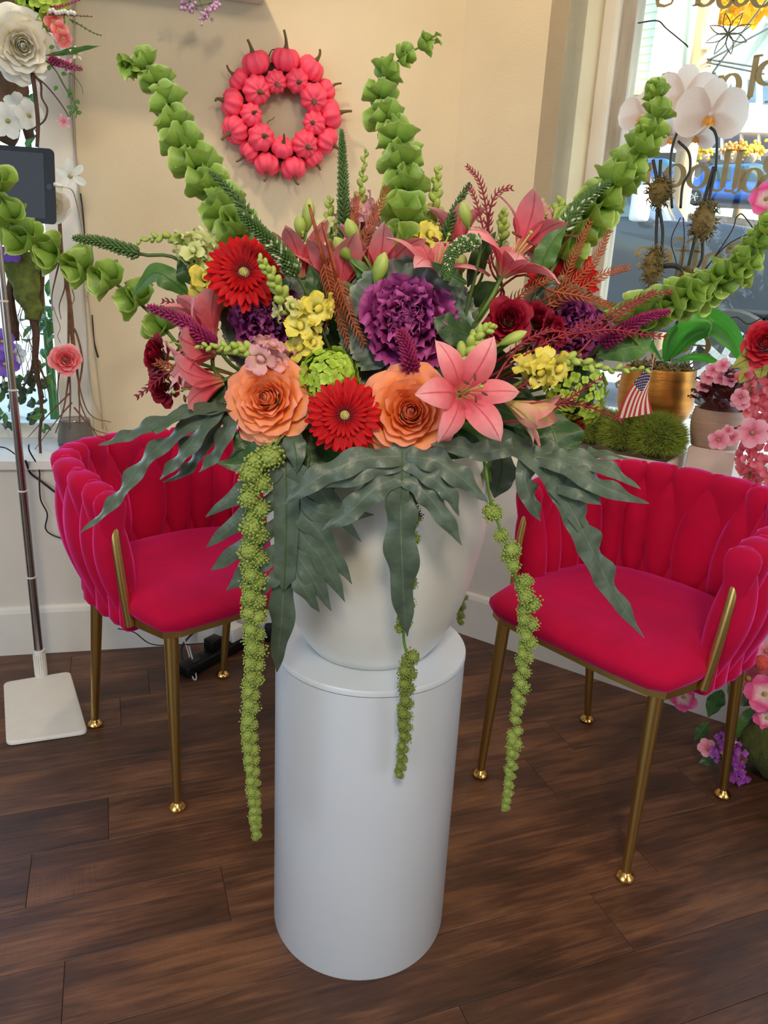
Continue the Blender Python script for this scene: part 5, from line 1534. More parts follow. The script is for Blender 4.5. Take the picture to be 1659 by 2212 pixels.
M_bark = mat('dark_driftwood', (82, 60, 42), 0.75, var=0.4, scale=14, bump=0.8, bscale=40, stretch=(3, 3, 0.6))
M_moss = mat('green_moss', (92, 104, 44), 0.95, var=0.35, scale=60, bump=0.9, bscale=150)
M_mossb = mat('brown_moss', (120, 104, 60), 0.95, var=0.4, scale=80, bump=0.9, bscale=150)
YB = 2.33
def twigs(label, name, lst, m, cat='twigs', Y=YB):
    r = thing(name, label, cat, PZ(lst[0][0][-1][0], lst[0][0][-1][1], LEDGE_Z) if False else P(lst[0][0][-1][0], lst[0][0][-1][1], Y))
    for pts, r0, r1 in lst:
        q = spline(px(pts, Y), 6)
        part(r, 'twig', MB().tube(q, [lerp(r0, r1, i/(len(q)-1)) for i in range(len(q))], 6), m)
    return r
twigs('bundle of dried brown branches standing over the grey speaker', 'dried_branches', [
    ([(128, 470), (135, 560), (150, 640), (158, 720), (150, 800), (138, 880), (120, 935)], .006, .002),
    ([(118, 500), (138, 580), (152, 680), (160, 740), (170, 830), (172, 915)], .006, .002),
    ([(140, 560), (148, 640), (148, 760), (152, 850), (150, 925)], .005, .002),
    ([(150, 700), (165, 720), (178, 780), (170, 850), (185, 900), (212, 945)], .004, .0016),
    ([(150, 690), (158, 760), (178, 860), (200, 900), (240, 912)], .0035, .0012),
    ([(160, 880), (200, 925), (234, 938)], .003, .001), ([(150, 850), (110, 890), (60, 945)], .003, .001),
    ([(155, 870), (125, 905), (72, 975)], .003, .001), ([(130, 560), (120, 600), (112, 640), (114, 672)], .003, .001),
    ([(138, 580), (140, 620), (128, 660), (132, 690)], .003, .001), ([(145, 600), (160, 640), (155, 660)], .002, .001),
    ([(138, 760), (125, 830), (128, 900)], .003, .0014)], M_twig)
twigs('long thin brown twigs hanging beside the tablet', 'hanging_twigs', [
    ([(70, 158), (78, 220), (82, 270), (80, 318)], .006, .005), ([(72, 160), (88, 180), (90, 210), (102, 235), (96, 260), (75, 276), (60, 282)], .003, .002),
    ([(76, 165), (100, 185), (125, 215), (142, 240), (148, 252)], .0024, .0012)], M_twigd, Y=2.15)
# moss-covered driftwood cone with roots, in front of the left window
YD = 2.28
dw = thing('moss_topiary', 'moss-covered root cone standing before the left window', 'topiary', P(82, 940, YD))
mb = MB()
q = spline(px([(50, 545), (55, 600), (66, 650), (72, 690)], YD), 6)
mb.tube(q, [lerp(.062, .022, (i/(len(q)-1))) for i in range(len(q))], 16)
for i, p in enumerate(mb.v):
    p += Vector((noise.noise(p*30), noise.noise(p*30+Vector((9, 0, 0))), noise.noise(p*30+Vector((0, 9, 0)))))*0.012
part(dw, 'moss', mb, M_moss)
for pts, r0, r1 in [([(70, 680), (78, 720), (76, 780), (84, 830), (92, 860)], .013, .006), ([(78, 700), (88, 660), (92, 600), (94, 560)], .008, .005), ([(84, 830), (90, 890), (86, 940), (88, 985)], .006, .004), ([(76, 720), (72, 780), (60, 820), (40, 850)], .006, .002), ([(82, 780), (100, 830), (108, 860)], .004, .001), ([(30, 580), (22, 640), (30, 700), (32, 735)], .012, .014)]:
    q = spline(px(pts, YD), 5)
    part(dw, 'root', MB().tube(q, [lerp(r0, r1, i/(len(q)-1)) for i in range(len(q))], 8), M_twigd)
# net of fine dark wire
nt = MB()
rsn = random.Random(11)
for k in range(26):
    x, y = rsn.uniform(0, 120), rsn.uniform(620, 800)
    pts = [(x, y)]
    for j in range(4):
        x += rsn.uniform(-14, 14); y += rsn.uniform(14, 34)
        pts.append((x, y))
    nt.tube(spline(px(pts, YD+rsn.uniform(-.03, .05)), 3), 0.0009, 4)
solo('fine_root_tangle', nt, M_twigd, 'tangle of fine dark rootlets around the moss cone', 'roots', kind='stuff')
# foliage bank on the ledge
rsl = random.Random(21)
M_euc = mat('dark_eucalyptus', (50, 74, 48), 0.5, var=0.3, scale=30, trans=0.25)
for k in range(34):
    x, y = rsl.uniform(-25, 112), rsl.uniform(815, 935)
    Y = 2.36+rsl.uniform(-.07, .09)
    a = rsl.uniform(0, 6.28); L = rsl.uniform(18, 34)
    p0 = (x, y); p2 = (x+math.cos(a)*L, y-abs(math.sin(a))*L); p1 = ((x+p2[0])/2+rsl.uniform(-6, 6), (y+p2[1])/2-5)
    leaf('%s green leaf in the foliage bank on the left ledge, %s' % ('dark' if k % 3 else 'lighter', 'by the window frame' if x > 60 else 'near the stand pole' if x > 10 else 'at the picture edge'), px([p0, p1, p2], [Y, Y-.02, Y]), rsl.uniform(.012, .024), (rsl.uniform(-.5, .5), -1, .4), M_euc if k % 3 else M_leaf2, group='foliage leaves on the left ledge')
leaf('pale green leaf lying at the front of the left ledge', px([(92, 895), (80, 900), (62, 900)], 2.22), .012, (0, -.7, .7), M_leaf2)
M_prose = mat('coral_pink_rose', (240, 128, 136), 0.5, var=0.08, scale=40, trans=0.2, ramp=[(0, (230, 70, 90)), (.6, (240, 110, 122)), (1, (244, 172, 172))])
M_wrose = mat('white_rose', (232, 226, 206), 0.5, var=0.05, scale=40, trans=0.22, ramp=[(0, (222, 206, 150)), (.5, (238, 230, 206)), (1, (238, 236, 228))])
M_white_fl = mat('white_silk_petal', (232, 232, 226), 0.5, var=0.05, scale=40, trans=0.3)
M_purp = mat('violet_petal', (122, 86, 190), 0.5, var=0.15, scale=40, trans=0.25)
M_lpink = mat('light_pink_petal', (236, 150, 176), 0.5, var=0.1, scale=40, trans=0.25, ramp=[(0, (206, 60, 100)), (.4, (240, 140, 170)), (1, (246, 190, 204))])
M_coral = mat('coral_orchid_petal', (232, 104, 100), 0.5, var=0.12, scale=40, trans=0.2, ramp=[(0, (240, 214, 130)), (.35, (226, 70, 84)), (1, (244, 170, 160))])
M_hotp = mat('hot_pink_petal', (232, 66, 140), 0.5, var=0.12, scale=40, trans=0.2, ramp=[(0, (250, 226, 190)), (.3, (240, 190, 200)), (.6, (230, 60, 130)), (1, (240, 120, 180))])
M_red = mat('red_rose_petal', (206, 20, 44), 0.5, var=0.12, scale=40, trans=0.15, ramp=[(0, (130, 4, 20)), (.7, (204, 18, 44)), (1, (226, 50, 70))])
def simple_flower(label, pos, dirn, R, m, n=5, group=None, cat='flower', name='silk_flower', prof=None, a0=.5, a1=-.15, wf=0.95, centre=True, cmat=None, tw=0.0, ruf=0.0):
    pos = Vector(pos)
    r = thing(name, label, cat, pos, group)
    Mw = frame(pos, dirn) @ RZ(tw)
    me = cm(('sf', m.name, n, round(a0, 2), round(a1, 2), wf, ruf), lambda: petal(1.0, wf, prof or PR_ROUND, a0, a1, 1, cup=.12, ruf=(ruf, 2), nu=5, nv=4).mesh('petal', m))
    for k in range(n):
        inst(r, 'petal', me, Mw @ RZ(2*PI*k/n) @ S(R))
    if centre:
        part(r, 'centre', MB().ball((0, 0, R*.12), R*.13, 8, 6, Mw), cmat or M_gerbc)
    return r
rose('pink rose among the dried branches on the left ledge', P(143, 777, 2.26), face((-.9, 2.2, 1), .1, .1), .050, M_prose, 'single roses in the left display', n=26, openk=.7, stem=False)
rose('large white rose at the upper left corner', P(48, 98, 2.12), face((-.9, 2.2, 1.7), .15, -.1), .088, M_wrose, 'white silk roses', n=34, openk=1.0, stem=False, tw=.6)
rose('white rose half hidden behind the tablet', P(105, 440, 2.25), face((-.9, 2.2, 1.5), .3, -.3), .066, M_wrose, 'white silk roses', n=28, openk=1.0, stem=False)
trunk = MB()
for k, (pts, r0, r1) in enumerate([([(24, -420), (20, -60), (24, 60), (18, 160), (10, 260), (0, 300)], .05, .04), ([(45, -60), (42, 40), (38, 160), (52, 230), (66, 300)], .030, .016), ([(5, 130), (-5, 220), (10, 300)], .04, .03)]):
    q = spline(px(pts, 2.3), 6)
    trunk.tube(q, [lerp(r0, r1, i/(len(q)-1)) for i in range(len(q))], 14)
for p in trunk.v:
    p += Vector((noise.noise(p*22), noise.noise(p*22+Vector((5, 0, 0))), noise.noise(p*9)))*0.012
solo('driftwood_trunk', trunk, M_bark, 'dark brown driftwood trunk behind the large white rose', 'driftwood')
for lab, x, y, Y, a, b, R, m, n, w in [
    ('white silk blossom below the large white rose, leftmost', 18, 262, 2.2, -.2, .1, .048, M_white_fl, 6, .8),
    ('white silk blossom beside the driftwood, above the tablet', 62, 250, 2.2, .5, .1, .040, M_white_fl, 5, .95),
    ('small white silk blossom just above the tablet', 40, 232, 2.25, .1, .4, .040, M_white_fl, 6, .8),
    ('white star lily at the right edge of the tablet', 150, 380, 2.32, .8, -.2, .050, M_white_fl, 6, .45),
    ('coral orchid blossom under the white bead sprig, upper', 116, 48, 2.14, .2, -.2, .026, M_coral, 5, .95),
    ('coral orchid blossom beside the large white rose, middle', 128, 66, 2.13, .4, -.1, .024, M_coral, 5, .95),
    ('lowest coral orchid blossom right of the large white rose', 137, 84, 2.12, .2, -.4, .022, M_coral, 5, .95),
    ('pink star blossom on the veronica sprig by the white rose', 146, 140, 2.14, .2, .1, .020, M_lpink, 5, .4),
    ('cream star blossom above the pink star blossom', 164, 116, 2.14, .4, .3, .018, M_wrose, 5, .4),
    ('pink star blossom hanging at the end of the vine', 138, 262, 2.14, -.2, -.2, .020, M_lpink, 5, .4),
    ('violet silk blossom on the left ledge, upper', 4, 738, 2.25, .2, .2, .040, M_purp, 6, .8),
    ('violet silk blossom on the left ledge, lower', 10, 786, 2.25, .1, .0, .044, M_purp, 6, .8),
    ('violet blossom under the bells beside the stand pole', 24, 545, 2.2, .1, -.2, .030, M_purp, 5, .9),
    ('pale violet silk blossom near the moss cone', 32, 765, 2.3, .3, .1, .034, M_white_fl, 6, .8)]:
    simple_flower(lab, P(x, y, Y), face((-.9, 2.2, 1.4), a, b), R, m, n, 'silk blossoms in the left display', wf=w, tw=rnd(0, 1), ruf=.03)
hydrangea('pale green silk hydrangea at the top left edge', P(88, 4, 2.15), face((-.9, 2.2, 1.9), 0, -.3), .055, n=50, m=M_hyd, name='silk_hydrangea', group=None, fl=2.2, stem=False)
twigs('thin green vine hanging right of the large white rose', 'hanging_vine', [([(108, 138), (122, 155), (135, 180), (150, 205), (162, 222), (160, 240), (150, 252), (140, 262)], .002, .001), ([(128, 165), (145, 195), (158, 215), (166, 235), (164, 255)], .0018, .001), ([(140, 150), (160, 165), (175, 185), (180, 205)], .0014, .0006)], M_stem_d, cat='vine', Y=2.14)
vl = MB()
rsv = random.Random(4)
for (x, y) in [(124, 185), (152, 190), (158, 205), (146, 205), (164, 215), (160, 225), (168, 230), (156, 235), (165, 245), (150, 240), (118, 100), (108, 55), (100, 60), (132, 158), (106, 140)]:
    q = petal(.016, .012, PR_LEAF, .2, -.2, nu=4, nv=2)
    vl.add(q.v, q.f, q.uv, fx(P(x, y, 2.135), sdir(rsv.uniform(-1, 1), rsv.uniform(-1, .4)), VIEW))
solo('vine_leaves', vl, M_leaf2, 'tiny round green leaves along the hanging vine', 'leaves', kind='stuff')
leaf('long pointed grass blade right of the large white rose', px([(98, 120), (140, 112), (180, 104), (216, 99)], 2.13), .011, (0, -.8, .5), M_leaf)
leaf('short dark blade under the pointed grass blade', px([(98, 132), (118, 136), (140, 146)], 2.135), .008, (0, -.8, .5), M_leaf)
spike('dark pink veronica sprig beside the large white rose', px([(105, 128), (135, 138), (178, 150)], 2.13), .010, .006, M_spikep, name='silk_spike', group=None, stemto=False, cat='flower spike', dens=.6)
grevillea('airy mauve sprig fanning out at the top left, upper', px([(100, 20), (140, 12), (188, -6)], 2.13), M_spikep, tooth=.010, pitch=.008, stemto=False, group='airy sprigs at the top left')
grevillea('airy mauve sprig fanning out at the top left, middle', px([(110, 28), (150, 32), (200, 36)], 2.13), M_spikep, tooth=.010, pitch=.008, stemto=False, group='airy sprigs at the top left')
grevillea('airy green sprig arching down at the top left', px([(150, 42), (175, 55), (200, 70), (220, 77)], 2.13), M_stem_d, tooth=.008, pitch=.010, stemto=False, group='airy sprigs at the top left')
bb = thing('bead_sprig', 'row of small white beads on a sprig at the top left', 'sprig', P(105, 28, 2.12))
for k in range(9):
    inst(bb, 'bead', cm('bead', lambda: MB().ball((0, 0, 0), .0055, 10, 7).mesh('bead', M_white_fl)), Matrix.Translation(P(108+k*6.5, 24+rsv.uniform(-3, 3)+k*.3, 2.12)))
part(bb, 'twig', MB().tube(px([(104, 32), (140, 31), (192, 36)], 2.125), .0012, 5), M_stem_d)
# ================================================================== right ledge display
def RP(x, y, e): return PN(x, y, RW(0, e), NR)
M_ptrough = mat('whitewashed_trough', (222, 198, 182), 0.7, var=0.06, scale=20, bump=0.1)
sA = (RP(1235, 950, .05)-KC).dot(UR); sB = (RP(1441, 1000, .05)-KC).dot(UR)
ztr = RP(1441, 1000, .05).z
tr = thing('planter_trough', 'long pale trough holding moss on the window ledge', 'trough', RW((sA+sB)/2, .1, LEDGE_Z))
Mtr = fx(RW((sA+sB)/2, .145, LEDGE_Z), UR)
LT, DT, HT = sB-sA, 0.19, ztr-LEDGE_Z
for nm, c, sz in [('front_board', (0, -DT/2, HT/2), (LT, .010, HT)), ('back_board', (0, DT/2, HT/2), (LT, .010, HT)), ('end_board', (LT/2, 0, HT/2), (.010, DT, HT)), ('end_board', (-LT/2, 0, HT/2), (.010, DT, HT)), ('bottom_board', (0, 0, .006), (LT, DT, .010))]:
    part(tr, nm, MB().box(c, sz, .0015, Mtr), M_ptrough, smooth=False)
M_tuft = mat('moss_tuft', (158, 176, 74), 0.9, var=0.35, scale=70, trans=0.35)
def tuft(label, c, R, n=1500, sq=.85):
    r = thing('moss_mound', label, 'moss', Vector(c)-Vector((0, 0, R*.6)), 'moss mounds in the trough')
    rs = random.Random(int(c[0]*1000))
    part(r, 'cushion', MB().ball(c, R*.82, 14, 10, scale=(1, 1, sq)), M_moss)
    mb = MB()
    for k in range(n):
        z = 1-1.5*(k+.5)/n
        a = k*2.39996
        q = math.sqrt(max(0, 1-z*z))
        d = Vector((q*math.cos(a), q*math.sin(a), z*sq))
        p = Vector(c)+d*R*.76
        for j in range(3):
            dd = (d+Vector((rs.uniform(-.7, .7), rs.uniform(-.7, .7), rs.uniform(-.5, .7)))).normalized()
            s = dd.orthogonal().normalized()*.0016
            L = R*rs.uniform(.26, .44)
            mb.add([p-s, p+s, p+dd*L], [(0, 1, 2)])
    part(r, 'moss_blades', mb, M_tuft, kind='stuff', smooth=False)
    return r
for lab, x, y, R, e in [('moss mound at the left end of the trough, by the bouquet', 1280, 922, .085, .15), ('moss mound in the middle of the trough, below the flag', 1345, 936, .085, .14), ('largest moss mound at the right end of the trough', 1418, 946, .092, .13)]:
    c = RP(x, y, e)
    tuft(lab, c, R)
# small flag
def flag_mat():
    m = bpy.data.materials.new('flag_print')
    m.use_nodes = True
    N, L = m.node_tree.nodes, m.node_tree.links
    b = N['Principled BSDF']; b.inputs['Roughness'].default_value = .7
    tc = N.new('ShaderNodeTexCoord'); sp = N.new('ShaderNodeSeparateXYZ')
    L.new(tc.outputs['UV'], sp.inputs[0])
    def math_(op, a, bb=None):
        n = N.new('ShaderNodeMath'); n.operation = op
        for i, v in enumerate((a, bb)):
            if v is None: continue
            if isinstance(v, (int, float)): n.inputs[i].default_value = v
            else: L.new(v, n.inputs[i])
        return n.outputs[0]
    u, v = sp.outputs[0], sp.outputs[1]
    stripe = math_('MODULO', math_('FLOOR', math_('MULTIPLY', v, 13.0)), 2.0)       # 0 red, 1 white
    cant = math_('MULTIPLY', math_('LESS_THAN', u, .40), math_('LESS_THAN', v, 7/13))
    # staggered stars as small dots
    gx = math_('MULTIPLY', u, 27.5); gy = math_('MULTIPLY', v, 18.5)
    row = math_('MODULO', math_('FLOOR', gy), 2.0)
    fx_ = math_('SUBTRACT', math_('FRACT', math_('MULTIPLY', math_('ADD', gx, row), .5)), .5)
    fy_ = math_('SUBTRACT', math_('FRACT', gy), .5)
    dd = math_('SQRT', math_('ADD', math_('POWER', math_('MULTIPLY', fx_, 2.0), 2.0), math_('POWER', fy_, 2.0)))
    star = math_('LESS_THAN', dd, .34)
    m1 = N.new('ShaderNodeMix'); m1.data_type = 'RGBA'; L.new(stripe, m1.inputs[0]); m1.inputs[6].default_value = lin((190, 50, 52)); m1.inputs[7].default_value = lin((236, 228, 222))
    m2 = N.new('ShaderNodeMix'); m2.data_type = 'RGBA'; L.new(star, m2.inputs[0]); m2.inputs[6].default_value = lin((48, 44, 96)); m2.inputs[7].default_value = lin((238, 234, 232))
    m3 = N.new('ShaderNodeMix'); m3.data_type = 'RGBA'; L.new(cant, m3.inputs[0]); L.new(m1.outputs[2], m3.inputs[6]); L.new(m2.outputs[2], m3.inputs[7])
    L.new(m3.outputs[2], b.inputs['Base Color'])
    return m
ef = .085
fs0, fs1 = RP(1382, 925, ef), RP(1414, 762, ef)
fl_ = thing('small_flag', 'small striped flag with white stars on a wooden stick, in the moss', 'flag', fs0)
M_stick = mat('wooden_stick', (206, 150, 104), 0.6, var=0.1)
part(fl_, 'stick', MB().tube([fs0, fs1], .0028, 8), M_stick)
A, B, Cc, D = RP(1410, 782, ef-.006), RP(1398, 850, ef-.006), RP(1409, 893, ef-.03), RP(1332, 906, ef-.035)
rows = []
for i in range(21):
    u = i/20
    row = []
    for j in range(14):
        v = j/13
        p = A.lerp(B, v).lerp(D.lerp(Cc, v), u)
        bulge = RP(1352, 838, ef-.03)-A.lerp(D, .5)
        p = p + bulge*(math.sin(PI*u)*(1-v)*.55) - NR*(.007*math.sin(v*9+u*3)*u)
        row.append(p)
    rows.append(row)
part(fl_, 'cloth', MB().grid(rows), flag_mat())
# bronze orchid pot on a white riser
eo = .34
pb = RP(1408, 908, eo)
po = thing('riser', 'white round riser under the bronze orchid pot', 'riser', (pb.x, pb.y, LEDGE_Z))
part(po, 'drum', MB().lathe([(.066, LEDGE_Z), (.067, LEDGE_Z+.004), (.067, pb.z-.004), (.064, pb.z)], 48, T(pb.x, pb.y, 0)), M_ped, angle=40)
M_bronze = mat('brushed_bronze', (178, 122, 56), 0.34, metal=0.85, var=0.28, scale=5, bump=0.15, bscale=60, stretch=(.5, .5, 9))
rt = RP(1407, 792, eo).z-pb.z
ot = thing('orchid_pot', 'brushed bronze pot with orchid standing behind the trough', 'pot', pb)
part(ot, 'bowl', MB().lathe([(.06, .0), (.092, .004), (.114, .022), (.122, .05), (.123, .09), (.120, rt*.75), (.115, rt), (.111, rt), (.108, rt*.85), (.05, rt*.8)], 56, Matrix.Translation(pb)), M_bronze, angle=50)
mm = MB()
rsm = random.Random(9)
for k in range(170):
    a, q = rsm.uniform(0, 6.28), .100*math.sqrt(rsm.random())
    p = pb+Vector((q*math.cos(a), q*math.sin(a), rt*.88+.012+.012*rsm.random()))
    pts = [p]
    for j in range(3): pts.append(pts[-1]+Vector((rsm.uniform(-.016, .016), rsm.uniform(-.016, .016), rsm.uniform(-.006, .014))))
    mm.tube(pts, .0022, 5)
part(ot, 'spanish_moss', mm, M_mossb, kind='stuff')
part(ot, 'soil', MB().lathe([(.106, rt*.82), (.08, rt*.9), (.0, rt*.93)], 24, Matrix.Translation(pb), capt=False), M_moss)
M_orst = mat('dark_orchid_stake', (36, 38, 30), .5, var=.2)
M_orl = mat('orchid_leaf', (44, 108, 34), .3, var=.15, scale=20, trans=.3, tcol=(70, 170, 30), across=((70, 130, 50), .01, .03))
orc = thing('orchid', 'white moth orchid with dark staked stems in the bronze pot', 'orchid', pb+Vector((0, 0, rt*.85)))
def OP(lst, e=eo): return [RP(a, b, e) for a, b in lst]
for pts in [[(1412, 785), (1408, 690), (1416, 600), (1418, 500), (1421, 410), (1411, 345)], [(1428, 560), (1432, 500), (1424, 440), (1427, 345)], [(1445, 780), (1462, 700), (1478, 620), (1500, 520), (1522, 430), (1542, 360)], [(1490, 600), (1516, 560), (1518, 500), (1530, 440), (1546, 360)]]:
    part(orc, 'stake', MB().tube(spline(OP(pts), 6), .0055, 7), M_orst)
for pts in [[(1452, 450), (1448, 380), (1452, 320), (1468, 275), (1480, 250)], [(1546, 370), (1549, 310), (1544, 285), (1534, 275)], [(1470, 450), (1475, 400), (1490, 370), (1488, 330), (1465, 305)], [(1432, 575), (1460, 575), (1490, 592), (1512, 598)]]:
    part(orc, 'flower_stem', MB().tube(spline(OP(pts), 6), .0042 if pts[0][0] != 1432 else .009, 7), M_orst)
for pts, hw in [([(1440, 780), (1480, 720), (1540, 692), (1590, 740), (1602, 790)], .050), ([(1450, 775), (1500, 725), (1545, 715), (1590, 755)], .022), ([(1430, 780), (1370, 705), (1320, 675), (1265, 690)], .030), ([(1450, 782), (1500, 770), (1540, 778), (1556, 790)], .014), ([(1435, 785), (1450, 730), (1462, 700)], .022)]:
    part(orc, 'leaf', strip(OP(pts, eo-.03), leafw(hw), (-.1, -.9, .5), nv=6, n=8, fold=.25), M_orl)
def orchid_bloom(par, pos, dirn, R):
    M_ob = mat('white_orchid_petal', (232, 222, 216), .5, var=.04, scale=30, trans=.35, ramp=[(0, (226, 206, 196)), (1, (238, 232, 228))])
    Mw = frame(pos, dirn, RIGHT) @ S(R)
    # frame x is picture right, y up
    hub = part(par, 'bloom', MB().ball((0, 0, .02), .10, 8, 6, Mw), M_ob)
    for a, L, w in [(PI/2, .95, .75), (PI*1.18, .95, .62), (-PI*.18, .95, .62)]:
        o = bpy.data.objects.new('sepal', cm(('osep', L, w), lambda: petal(L, w, PR_ROUND, .15, -.1, 1, cup=.1, nu=6, nv=5).mesh('sepal', M_ob)))
        link(o, hub, Mw @ RZ(a))
    for a in (.12, PI-.12):
        o = bpy.data.objects.new('petal', cm('opet', lambda: petal(1.05, 1.35, [(0, .15), (.15, .6), (.4, .98), (.65, 1), (.88, .75), (1, .3)], .25, -.05, 1, cup=.06, nu=7, nv=7).mesh('petal', M_ob)))
        link(o, hub, Mw @ RZ(a) @ T(0, 0, .03))
    M_lip = mat('orchid_lip', (214, 150, 60), .5, var=.3, scale=60)
    mb = MB()
    for a in (-.5, .5, 0):
        q = petal(.34, .2, PR_ROUND, .9, .2, cup=.4, nu=4, nv=3)
        mb.add(q.v, q.f, q.uv, Mw @ RZ(-PI/2+a) @ T(.03, 0, .05))
    o = part(hub, 'lip', mb, M_lip, label='yellow and rust orchid lip')
for x, y, R, a, b, e in [(1535, 248, .100, -.1, -.05, eo), (1478, 212, .095, -.1, .0, eo+.05), (1388, 250, .070, -.2, -.1, eo+.02), (1452, 296, .058, -.2, -.4, eo+.06), (1505, 292, .060, .1, -.5, eo+.08), (1430, 205, .06, -.3, .2, eo+.1)]:
    p = RP(x, y, e)
    orchid_bloom(orc, p, face(p, a, b), R)
for x, y, w, h in [(1425, 415, 24, 26), (1520, 478, 24, 34), (1412, 578, 22, 36), (1485, 600, 14, 14)]:
    c = RP(x, y, eo-.01)
    mb = MB()
    for k in range(110):
        d = Vector((rsm.gauss(0, 1), rsm.gauss(0, 1), rsm.gauss(0, 1))).normalized()
        p = c+Vector((d.x*w/480*.7, d.y*w/480*.7, d.z*h/480*.8))
        mb.tube([p*1.0, p+Vector((rsm.uniform(-.014, .014), rsm.uniform(-.014, .014), rsm.uniform(-.014, .014))), p+d*.016], [.003, .002, .0006], 4)
    mb.ball(c, w/480*.72, 8, 6, scale=(1, 1, h/w))
    part(orc, 'moss_wrap', mb, M_mossb, kind='stuff')
cw = thing('curly_willow', 'thin dark curly willow twigs behind the orchid', 'twigs', RP(1476, 690, eo+.12))
for pts in [[(1470, 470), (1450, 520), (1462, 580), (1440, 640), (1420, 690)], [(1495, 620), (1540, 560), (1580, 500), (1590, 470)], [(1515, 590), (1570, 530), (1630, 500), (1640, 498)], [(1590, 470), (1600, 462), (1610, 470), (1632, 500)], [(1476, 470), (1478, 520), (1468, 600), (1455, 640)], [(1659, 680), (1640, 690), (1615, 700), (1590, 685), (1560, 695)], [(1635, 695), (1610, 720), (1600, 740)], [(1378, 50), (1420, 45), (1440, 62), (1480, 95), (1486, 102)]]:
    part(cw, 'twig', MB().tube(spline(OP(pts, eo+.12), 6), .0022, 5), M_orst)
# stone pot on a white cube
ec = .16
cb0, cb1 = RP(1476, 1030, ec), RP(1578, 1040, ec)
zc = RP(1476, 962, ec).z
wcu = (cb1-cb0).dot(UR)
cub = thing('display_cube', 'white display cube under the stone flower pot', 'cube', RW((cb0-KC).dot(UR)+wcu/2, ec+wcu/2, LEDGE_Z))
part(cub, 'box', MB().box(((wcu)/2, wcu/2, (zc-LEDGE_Z)/2), (wcu, wcu, zc-LEDGE_Z), .002, fx(RW((cb0-KC).dot(UR), ec, LEDGE_Z), UR)), mat('white_card', (232, 214, 204), .7, var=.02), smooth=False)
M_stone = mat('ribbed_stoneware', (176, 150, 132), .75, var=.12, scale=14, bump=.2, stretch=(1, 1, 14))
pc_ = RP(1540, 966, ec+wcu*.5); pc_.z = zc
hp = RP(1545, 882, ec+wcu*.5).z-zc
prof = []
for i in range(25):
    t = i/24
    prof.append((lerp(.066, .080, math.sin(t*PI*.62))*(1-.10*t**3)+.0012*math.sin(i*PI*1.02), t*hp))
prof += [(.066, hp), (.06, hp*.9)]
spt = thing('stone_pot', 'ribbed taupe stoneware pot on the white cube', 'pot', pc_)
part(spt, 'body', MB().lathe(prof, 40, Matrix.Translation(pc_)), M_stone)
pt_ = thing('begonia', 'burgundy-leaved plant with pink blossoms in the stone pot', 'plant', pc_+Vector((0, 0, hp*.9)))
M_burg = mat('burgundy_leaf', (104, 46, 46), .5, var=.3, scale=30, trans=.3)
rsg = random.Random(31)
lm = petal(.040, .032, [(0, .2), (.3, .9), (.6, 1), (.85, .7), (1, .1)], .6, -.6, cup=.2, ruf=(.004, 3), nu=5, nv=4).mesh('leaf', M_burg)
for k in range(80):
    a = rsg.uniform(0, 6.28); el = rsg.uniform(0, 1.3)
    d = Vector((math.cos(a)*math.cos(el), math.sin(a)*math.cos(el), math.sin(el)))
    inst(pt_, 'leaf', lm, fx(pc_+Vector((d.x*.06, d.y*.06, hp*.98+d.z*.085)), d+Vector((0, 0, .2)), (0, 0, 1)) @ S(rsg.uniform(.9, 1.5)))
part(pt_, 'root_ball', MB().ball((pc_.x, pc_.y, pc_.z+hp*.92), .06, 12, 8, scale=(1, 1, .7)), M_burg)
mfl = petal(1, .95, PR_ROUND, .4, -.1, cup=.1, nu=4, nv=4).mesh('blossom_petal', M_lpink)
for x, y in [(1530, 815), (1520, 835), (1555, 818), (1562, 790), (1540, 800), (1575, 822), (1590, 868)]:
    c = RP(x, y, ec+.02)
    Mw = frame(c, face(c, rsg.uniform(-.5, .5), rsg.uniform(-.2, .6)))
    for k in range(5):
        inst(pt_, 'blossom_petal', mfl, Mw @ RZ(k*2*PI/5) @ S(.024))
# ================================================================== hanging garland at the right edge
YG = 1.98
def GP(x, y, d=0.0): return P(x, y, YG+d)
M_wist = mat('coral_wisteria', (242, 110, 130), .5, var=.15, scale=40, trans=.3, ramp=[(0, (226, 70, 100)), (1, (246, 150, 164))])
wm = [(lambda s: (lambda: petal(.020*s, .020*s, PR_ROUND, .5, -.3, cup=.25, ruf=(.002, 2), nu=4, nv=4).mesh('petal', M_wist))())(s) for s in (1.0, 1.25)]
rsw = random.Random(41)
for lab, x0, x1, y0, y1, n in [('coral pink silk wisteria tassel hanging at the right edge', 1606, 1640, 800, 1050, 150), ('outer coral pink wisteria tassel, cut by the right picture edge', 1640, 1690, 790, 1075, 150)]:
    r = thing('silk_wisteria', lab, 'silk flowers', GP((x0+x1)/2, y1), 'coral wisteria tassels')
    part(r, 'strand', MB().tube(spline([GP((x0+x1)/2, y0-40), GP((x0+x1)/2, (y0+y1)/2), GP((x0+x1)/2-4, y1)], 6), .003, 6), M_stem)
    for k in range(n):
        t = rsw.random()
        w = (x1-x0)*(.55+.3*math.sin(t*PI))
        p = GP((x0+x1)/2+rsw.gauss(0, .42)*w, lerp(y0, y1, t), rsw.uniform(-.05, .05))
        inst(r, 'petal', wm[k % 2], frame(p, face(p, rsw.uniform(-.9, .9), rsw.uniform(-.9, .4))) @ RZ(rsw.uniform(0, 6.28)))
gv = thing('garland_vine', 'green vine of the hanging garland just at the right picture edge', 'vine', GP(1676, 1070))
part(gv, 'vine', MB().tube(spline([Vector((GP(1676, 60).x, YG, CEIL)), GP(1676, 60), GP(1680, 430), GP(1668, 742), GP(1660, 800), GP(1672, 1070)], 8), .004, 7), M_stem_d)
